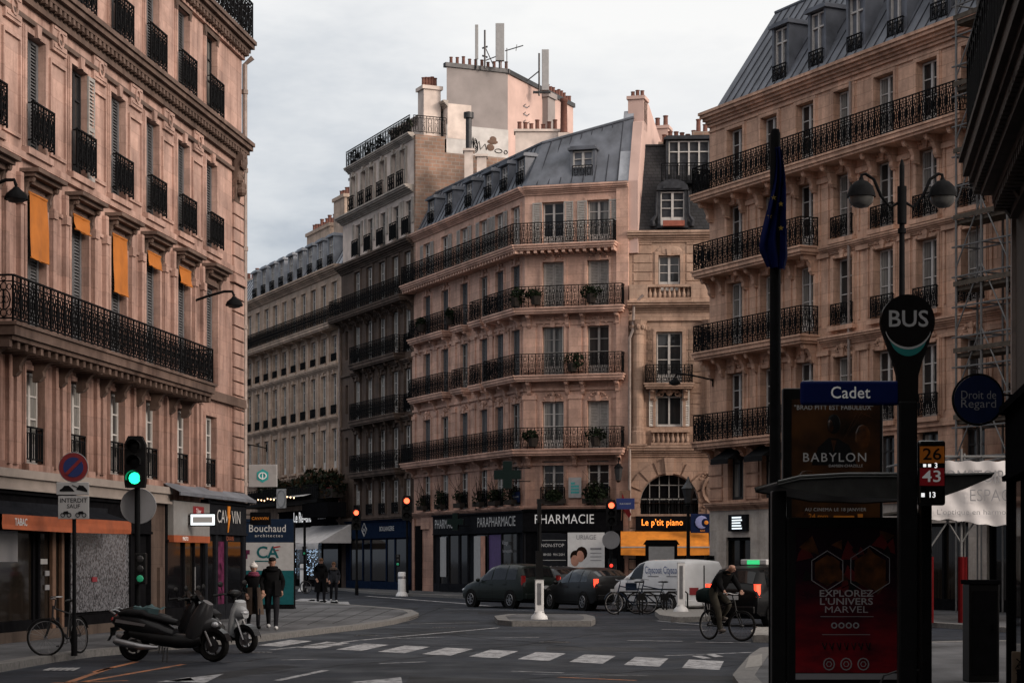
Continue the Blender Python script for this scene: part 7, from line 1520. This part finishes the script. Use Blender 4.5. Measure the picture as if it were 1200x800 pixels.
# ================================================================== people
def blob_person(label, p, rz, J, R_, bones, heads, extra=(), s=1., name='person', group=None):
    """J joints (x forward, y left, z up), R_ radii, bones (a,b,material); one skinned surface"""
    o = thing(name, label, 'person', p, rz, group); o.scale = (s, s, s)
    names = list(J); me = bpy.data.meshes.new('t'); me.from_pydata([J[k] for k in names], [(names.index(a), names.index(b)) for a, b, m in bones], [])
    t = bpy.data.objects.new('t', me); col.objects.link(t); sk = t.modifiers.new('s', 'SKIN'); sk.use_smooth_shade = True
    sb = t.modifiers.new('u', 'SUBSURF'); sb.levels = sb.render_levels = 2
    for k, v in zip(names, me.skin_vertices[0].data): v.radius = R_[k] if isinstance(R_[k], tuple) else (R_[k], R_[k]); v.use_root = k == 'pel'
    dg = bpy.context.evaluated_depsgraph_get(); dg.update(); ev = bpy.data.meshes.new_from_object(t.evaluated_get(dg)); bpy.data.objects.remove(t)
    mats = []; seg = []
    for a, b_, m in bones:
        if m not in mats: mats.append(m)
        seg.append((Vector(J[a]), Vector(J[b_]), mats.index(m)))
    if 'skin' not in mats: mats.append('skin')
    b = MB(); b.v = [tuple(v.co) for v in ev.vertices]
    for f in ev.polygons:
        c = f.center; best = (9, 0)
        for a, d, m in seg:
            ab = d-a; u = max(0, min(1, (c-a).dot(ab)/max(1e-9, ab.length_squared))); dd = (c-(a+ab*u)).length
            if dd < best[0]: best = (dd, m)
        b.f.append(tuple(f.vertices)); b.mi.append(best[1])
    bpy.data.meshes.remove(ev)
    # face and fingers belong to the body mesh
    b.k = mats.index('skin'); hd = Vector(J['head']); fw = heads.get('fwd', Vector((1, 0, 0))).normalized(); lf = Vector((0, 0, 1)).cross(fw).normalized(); up = fw.cross(lf)
    b.ell(hd+fw*.095-up*.015, .018, .016, .026, 7, 5)
    for sd in (-1, 1): b.ell(hd+lf*sd*.082-up*.01, .022, .012, .032, 7, 5)
    mats.append('plastic_black'); b.k = len(mats)-1
    for sd in (-1, 1): b.ell(hd+fw*.082+lf*sd*.033+up*.012, .008, .011, .007, 6, 4)
    mats.append('lip'); b.k = len(mats)-1; b.ell(hd+fw*.084-up*.058, .008, .022, .007, 7, 4); b.k = mats.index('skin')
    for sd in 'lr':
        w, h = Vector(J['wri'+sd]), Vector(J['han'+sd]); d = (h-w).normalized(); ac = Vector((0, 0, 1)).cross(d); ac = Vector((1, 0, 0)) if ac.length < .3 else ac.normalized(); pn_ = d.cross(ac)
        for k in range(4): u = (k-1.5)*.02; l = (.062, .075, .07, .055)[k]; b.tube([h+ac*u, h+ac*u+d*l*.6, h+ac*u+d*l+pn_*(-.02)], [.011, .010, .007], 6)
        b.tube([w.lerp(h, .5)+ac*.025, h+ac*.05, h+ac*.05+d*.035], [.013, .011, .008], 6)
    b.build('body', mats, o, smooth=60)
    for nm, fn, m in extra: q = MB(); fn(q, hd, fw, lf, up); q.build(nm, m, o, smooth=60)
    return o
dm('skin', (.26, .135, .09), .6, var=.15); dm('lip', (.22, .07, .06), .6); dm('coat_black', (.0055, .0055, .006), .85, var=.3); dm('coat_brown', (.085, .062, .05), .9, var=.3); dm('trouser_dark', (.014, .014, .017), .9, var=.3); dm('trouser_khaki', (.035, .032, .026), .9, var=.3); dm('hat_white', (.50, .48, .46), .9, var=.15); dm('scarf', (.14, .02, .05), .9, var=.5, scale=20); dm('shoe_white', (.42, .42, .42), .6); dm('shoe_black', (.012, .012, .012), .5); dm('hair_dark', (.014, .011, .009), .7); dm('hair_brown', (.10, .055, .03), .7); dm('jacket_grey', (.030, .032, .038), .85, var=.3); dm('shoe_tan', (.12, .10, .085), .7); dm('bag_dark', (.010, .018, .018), .7, var=.3)
def walker(step=.22, arm=.16, top='coat_black', leg='trouser_dark', bulk=1., pocket=False, skirt=False):
    J = dict(pel=(0, 0, .95), wai=(.0, 0, 1.10), che=(.02, 0, 1.32), nec=(.02, 0, 1.49), chin=(.04, 0, 1.56), head=(.045, 0, 1.635), crown=(.03, 0, 1.70))
    Rr = dict(pel=(.155*bulk, .125*bulk), wai=(.150*bulk, .125*bulk), che=(.175*bulk, .135*bulk), nec=.070, chin=.066, head=(.080, .095), crown=(.068, .078))
    B = [('pel', 'wai', top), ('wai', 'che', top), ('che', 'nec', top), ('nec', 'chin', 'skin'), ('chin', 'head', 'skin'), ('head', 'crown', 'skin')]
    for sd, k in (('l', 1), ('r', -1)):
        f = step*k; a = -arm*k
        J.update({'sho'+sd: (.0, .165*k, 1.40), 'elb'+sd: (a*.6-.06, .255*k, 1.15), 'wri'+sd: (a*1.2+.10, .22*k, .93), 'han'+sd: (a*1.3+.15, .205*k, .865), 'hip'+sd: (0, .095*k, .90), 'kne'+sd: (f*.5+.07, .10*k, .50), 'ank'+sd: (f*1.05-(.05 if k < 0 else 0), .09*k, .10+(.05 if k < 0 else 0)), 'toe'+sd: (f*1.05+.15-(.05 if k < 0 else 0), .10*k, .045+(.02 if k < 0 else 0))})
        Rr.update({'sho'+sd: .078*bulk, 'elb'+sd: .062*bulk, 'wri'+sd: .045, 'han'+sd: (.028, .042), 'hip'+sd: .105, 'kne'+sd: .072, 'ank'+sd: .052, 'toe'+sd: (.042, .034)})
        B += [('che', 'sho'+sd, top), ('sho'+sd, 'elb'+sd, top), ('elb'+sd, 'wri'+sd, top), ('wri'+sd, 'han'+sd, 'skin'), ('pel', 'hip'+sd, leg), ('hip'+sd, 'kne'+sd, leg), ('kne'+sd, 'ank'+sd, leg), ('ank'+sd, 'toe'+sd, leg)]
    return J, Rr, B
def hair(q, hd, fw, lf, up): q.ell(hd-fw*.012+up*.035, .105, .09, .085, 12, 7)
def cap(q, hd, fw, lf, up): q.ell(hd+up*.06-fw*.005, .105, .092, .06, 12, 6); q.ell(hd+fw*.10+up*.05, .06, .07, .012, 10, 4)
def beanie(q, hd, fw, lf, up): q.ell(hd+up*.06-fw*.012, .11, .10, .085, 12, 7); q.lathe([(.104, .02), (.112, .035), (.112, .07), (.10, .08)], hd-fw*.01, 14); q.ell(hd+up*.15, .03, .03, .03, 7, 5)
def shoes(J):
    def f(q, hd, fw, lf, up):
        for sd in 'lr': a, t = Vector(J['ank'+sd]), Vector(J['toe'+sd]); c = a.lerp(t, .55); q.ell((c.x, c.y, max(.048, c.z-.005)), .14, .055, .05, 10, 6)
    return f
def longcoat(z0, z1, r0, r1, dx=0.):
    def f(q, hd, fw, lf, up):
        n = 18; vs = []
        for i in range(6):
            t = i/5; z = z1+(z0-z1)*t; r = r1+(r0-r1)*t
            for j in range(n+1): a = .25+(2*PI-.5)*j/n; vs.append((r*1.0*math.cos(a)+dx*t+.01*math.sin(5*a+z*6), r*1.12*math.sin(a)+.012*math.sin(7*a), z))
        q.add(vs, [(i*(n+1)+j, i*(n+1)+j+1, (i+1)*(n+1)+j+1, (i+1)*(n+1)+j) for i in range(5) for j in range(n)])
    return f
def collar(r=.105, z=1.50):
    def f(q, hd, fw, lf, up): q.ring((.02, 0, z), r, r*1.05, .038, 14, 6, 'z'); q.ring((.025, 0, z-.05), r*1.15, r*1.25, .04, 14, 6, 'z')
    return f
J, Rr, B = walker(.24, .10, bulk=1.12); pm_ = gp(319, 738, .12)
blob_person('man in black padded coat and dark cap striding towards us with the white hatted woman', (pm_.x, pm_.y, .12), R(-84), J, Rr, B, {}, (('cap', cap, 'hair_dark'), ('shoes', shoes(J), 'shoe_white'), ('jacket_hem', longcoat(.82, 1.2, .21, .19), 'coat_black'), ('collar', collar(), 'coat_black')), .99)
J, Rr, B = walker(.17, .06, leg='trouser_dark', bulk=.98); pw_ = gp(297, 737, .12)
blob_person('woman in white bobble hat, red scarf and long brown coat walking on the plaza', (pw_.x, pw_.y, .12), R(-72), J, Rr, B, {}, (('hat', beanie, 'hat_white'), ('shoes', shoes(J), 'shoe_black'), ('long_coat', longcoat(.40, 1.12, .25, .175), 'coat_brown'), ('scarf', collar(.10), 'scarf')), .90)
J, Rr, B = walker(.12, .05, bulk=1.1); pf = gp(376, 706)
blob_person('taller distant pedestrian in long black coat crossing before the restaurant', (pf.x, pf.y, 0), R(-70), J, Rr, B, {}, (('hair', hair, 'hair_brown'), ('shoes', shoes(J), 'shoe_black'), ('long_coat', longcoat(.42, 1.2, .23, .19), 'coat_black'), ('collar', collar(), 'coat_black')), 1.06)
J, Rr, B = walker(.2, .1, 'jacket_grey'); pf = gp(391, 705.5)
blob_person('shorter distant pedestrian in short dark jacket with light hood, right of the tall one', (pf.x, pf.y, 0), R(-80), J, Rr, B, {}, (('hair', hair, 'hair_brown'), ('shoes', shoes(J), 'shoe_white'), ('jacket_hem', longcoat(.85, 1.2, .20, .18), 'jacket_grey'), ('hood', collar(.11, 1.48), 'coat_brown')), .97)
# cyclist on his bicycle
pc_ = gp(846, 750); az = R(-56); Pc = (pc_.x, pc_.y, 0)
bicycle('dark bicycle ridden by the bald cyclist, bright forks', Pc, az, 'plastic_black', R(22), False, 1.0, rimm='steel_dark')
J = dict(pel=(-.24, 0, 1.06), wai=(-.13, 0, 1.20), che=(.06, 0, 1.42), nec=(.20, 0, 1.53), chin=(.30, 0, 1.555), head=(.345, 0, 1.615), crown=(.34, 0, 1.68))
Rr = dict(pel=(.155, .135), wai=(.16, .14), che=(.18, .145), nec=.068, chin=.066, head=(.08, .09), crown=(.07, .08)); B = [('pel', 'wai', 'coat_black'), ('wai', 'che', 'coat_black'), ('che', 'nec', 'coat_black'), ('nec', 'chin', 'skin'), ('chin', 'head', 'skin'), ('head', 'crown', 'skin')]
for sd, k in (('l', 1), ('r', -1)):
    up_ = k > 0
    J.update({'sho'+sd: (.12, .19*k, 1.43), 'elb'+sd: (.24, .26*k, 1.22), 'wri'+sd: (.36, .25*k, 1.09), 'han'+sd: (.39, .235*k, 1.07), 'hip'+sd: (-.20, .095*k, 1.02), 'kne'+sd: (.14, .11*k, .80) if up_ else (.02, .11*k, .62), 'ank'+sd: (-.13, .11*k, .52) if up_ else (.06, .11*k, .27), 'toe'+sd: (.02, .11*k, .46) if up_ else (.19, .115*k, .215)})
    Rr.update({'sho'+sd: .085, 'elb'+sd: .065, 'wri'+sd: .045, 'han'+sd: (.03, .045), 'hip'+sd: .11, 'kne'+sd: .078, 'ank'+sd: .055, 'toe'+sd: (.042, .034)})
    B += [('che', 'sho'+sd, 'coat_black'), ('sho'+sd, 'elb'+sd, 'coat_black'), ('elb'+sd, 'wri'+sd, 'coat_black'), ('wri'+sd, 'han'+sd, 'skin'), ('pel', 'hip'+sd, 'trouser_khaki'), ('hip'+sd, 'kne'+sd, 'trouser_khaki'), ('kne'+sd, 'ank'+sd, 'trouser_khaki'), ('ank'+sd, 'toe'+sd, 'trouser_khaki')]
def rshoes(q, hd, fw, lf, up):
    for sd in 'lr': a, t = Vector(J['ank'+sd]), Vector(J['toe'+sd]); c = a.lerp(t, .6); q.ell(c-Vector((0, 0, .01)), .13, .05, .05, 10, 6)
blob_person('bald cyclist in black jacket and khaki trousers leaning over his handlebar', Pc, az, J, Rr, B, dict(fwd=Vector((1, .15, -.3))), (('shoes', rshoes, 'shoe_tan'), ('collar', lambda q, hd, fw, lf, up: q.ring((.2, 0, 1.52), .095, .1, .035, 12, 6, 'z'), 'coat_black')), 1.0)
bp = thing('saddle_bag', 'dark bag carried behind the cyclist over the rear wheel', 'bag', Pc, az); b = MB(); b.loft([((0, -.75, .98), .02, .02), ((0, -.72, .98), .16, .15), ((0, -.5, 1.0), .18, .18), ((0, -.36, 1.0), .15, .15)], 12, 3); 
bo = b.build('bag_body', 'bag_dark', bp, Rz(-PI/2), smooth=50); b = MB(); b.bar((-.5, .05, .8), (-.5, .05, .6), .015); b.bar((-.6, -.05, .82), (-.46, -.05, .42), .012); b.bar((-.6, .05, .82), (-.46, .05, .42), .012); b.build('carrier', 'steel_dark', bp)
# ================================================================== light, sky, camera
w = bpy.data.worlds.new('World'); sc.world = w; w.use_nodes = True
N, L = w.node_tree.nodes, w.node_tree.links; bg = N['Background']
SUN_AZ, SUN_EL = 122., 19.            # degrees clockwise from +Y, and above the horizon: behind and to the right
sky = N.new('ShaderNodeTexSky'); sky.sky_type = 'NISHITA'; sky.sun_disc = False; sky.sun_elevation = R(SUN_EL); sky.sun_rotation = R(SUN_AZ)
tc = N.new('ShaderNodeTexCoord'); G = tc.outputs['Generated']
sp = N.new('ShaderNodeSeparateXYZ'); L.new(G, sp.inputs[0])
n1 = noise(N, L, mapped(N, L, G, 1, 1, 2.2), 2.6, 6, .55); n2 = noise(N, L, mapped(N, L, G, 1, 1, 3), 9, 5, .6)
def mth(op, a, b, c=None):
    n = N.new('ShaderNodeMath'); n.operation = op
    for i, x in enumerate((a, b, c)):
        if x is None: continue
        if isinstance(x, (int, float)): n.inputs[i].default_value = x
        else: L.new(x, n.inputs[i])
    return n.outputs[0]
g = mth('MULTIPLY_ADD', sp.outputs[2], 1.6, .37)          # paler upwards
g = mth('MULTIPLY_ADD', sp.outputs[0], 1.15, g)            # and to the right
g = mth('MULTIPLY_ADD', mth('SUBTRACT', n1, .5), 1.35, g); g = mth('MULTIPLY_ADD', mth('SUBTRACT', n2, .5), .75, g)
cl = ramp(N, L, g, [(0., (.20, .24, .31)), (.28, (.38, .43, .51)), (.5, (.68, .71, .75)), (.75, (.92, .925, .93)), (1., (1.05, 1.04, 1.02))])
# the cloud deck is thinner, so brighter and warmer, round the hidden sun
d = N.new('ShaderNodeVectorMath'); d.operation = 'DOT_PRODUCT'; L.new(G, d.inputs[0]); el, az = R(SUN_EL), R(SUN_AZ)
d.inputs[1].default_value = (math.sin(az)*math.cos(el), math.cos(az)*math.cos(el), math.sin(el))
hl = mth('POWER', mth('MAXIMUM', mth('MULTIPLY_ADD', d.outputs['Value'], .5, .5), 0.), 5.)
ad = N.new('ShaderNodeMix'); ad.data_type = 'RGBA'; ad.blend_type = 'ADD'; ad.inputs[0].default_value = 1.; L.new(cl, ad.inputs[6])
d2 = N.new('ShaderNodeVectorMath'); d2.operation = 'DOT_PRODUCT'; L.new(G, d2.inputs[0]); d2.inputs[1].default_value = Vector((-.82, -.42, .42)).normalized()   # unseen bright sky patch added left and behind to light the facades
h2 = mth('POWER', mth('MAXIMUM', mth('MULTIPLY_ADD', d2.outputs['Value'], .5, .5), 0.), 4.)
hl = mth('MULTIPLY_ADD', h2, .12, hl)
L.new(mul(N, L, (1.5, 1.25, 1.1, 1), hl, 1.), ad.inputs[7])
skm = mul(N, L, sky.outputs[0], (.1, .1, .1, 1))
mx = N.new('ShaderNodeMix'); mx.data_type = 'RGBA'; mx.inputs[0].default_value = .88; L.new(skm, mx.inputs[6]); L.new(ad.outputs[2], mx.inputs[7])
sc_ = mul(N, L, mx.outputs[2], (10., 10., 10., 1)); L.new(sc_, bg.inputs[0]); bg.inputs[1].default_value = .1
sl = bpy.data.lights.new('sun', 'SUN'); sl.energy = 2.2; sl.angle = R(18); sl.color = (1., .86, .74)
so = bpy.data.objects.new('sun', sl); col.objects.link(so); v = Vector(d.inputs[1].default_value); so.rotation_euler = v.to_track_quat('Z', 'Y').to_euler(); so.location = v*60
cd = bpy.data.cameras.new('camera'); cd.lens = 69.; cd.sensor_width = 36.; cd.shift_y = (HZ-400)/1200; cd.clip_start = .5; cd.clip_end = 3000
co = bpy.data.objects.new('camera', cd); col.objects.link(co); co.location = (0, 0, EYE); co.rotation_euler = (PI/2, 0, 0); sc.camera = co
sc.view_settings.view_transform = 'Standard'; sc.view_settings.look = 'None'; sc.view_settings.exposure = 0
sc.cycles.max_bounces = 6; sc.cycles.diffuse_bounces = 3
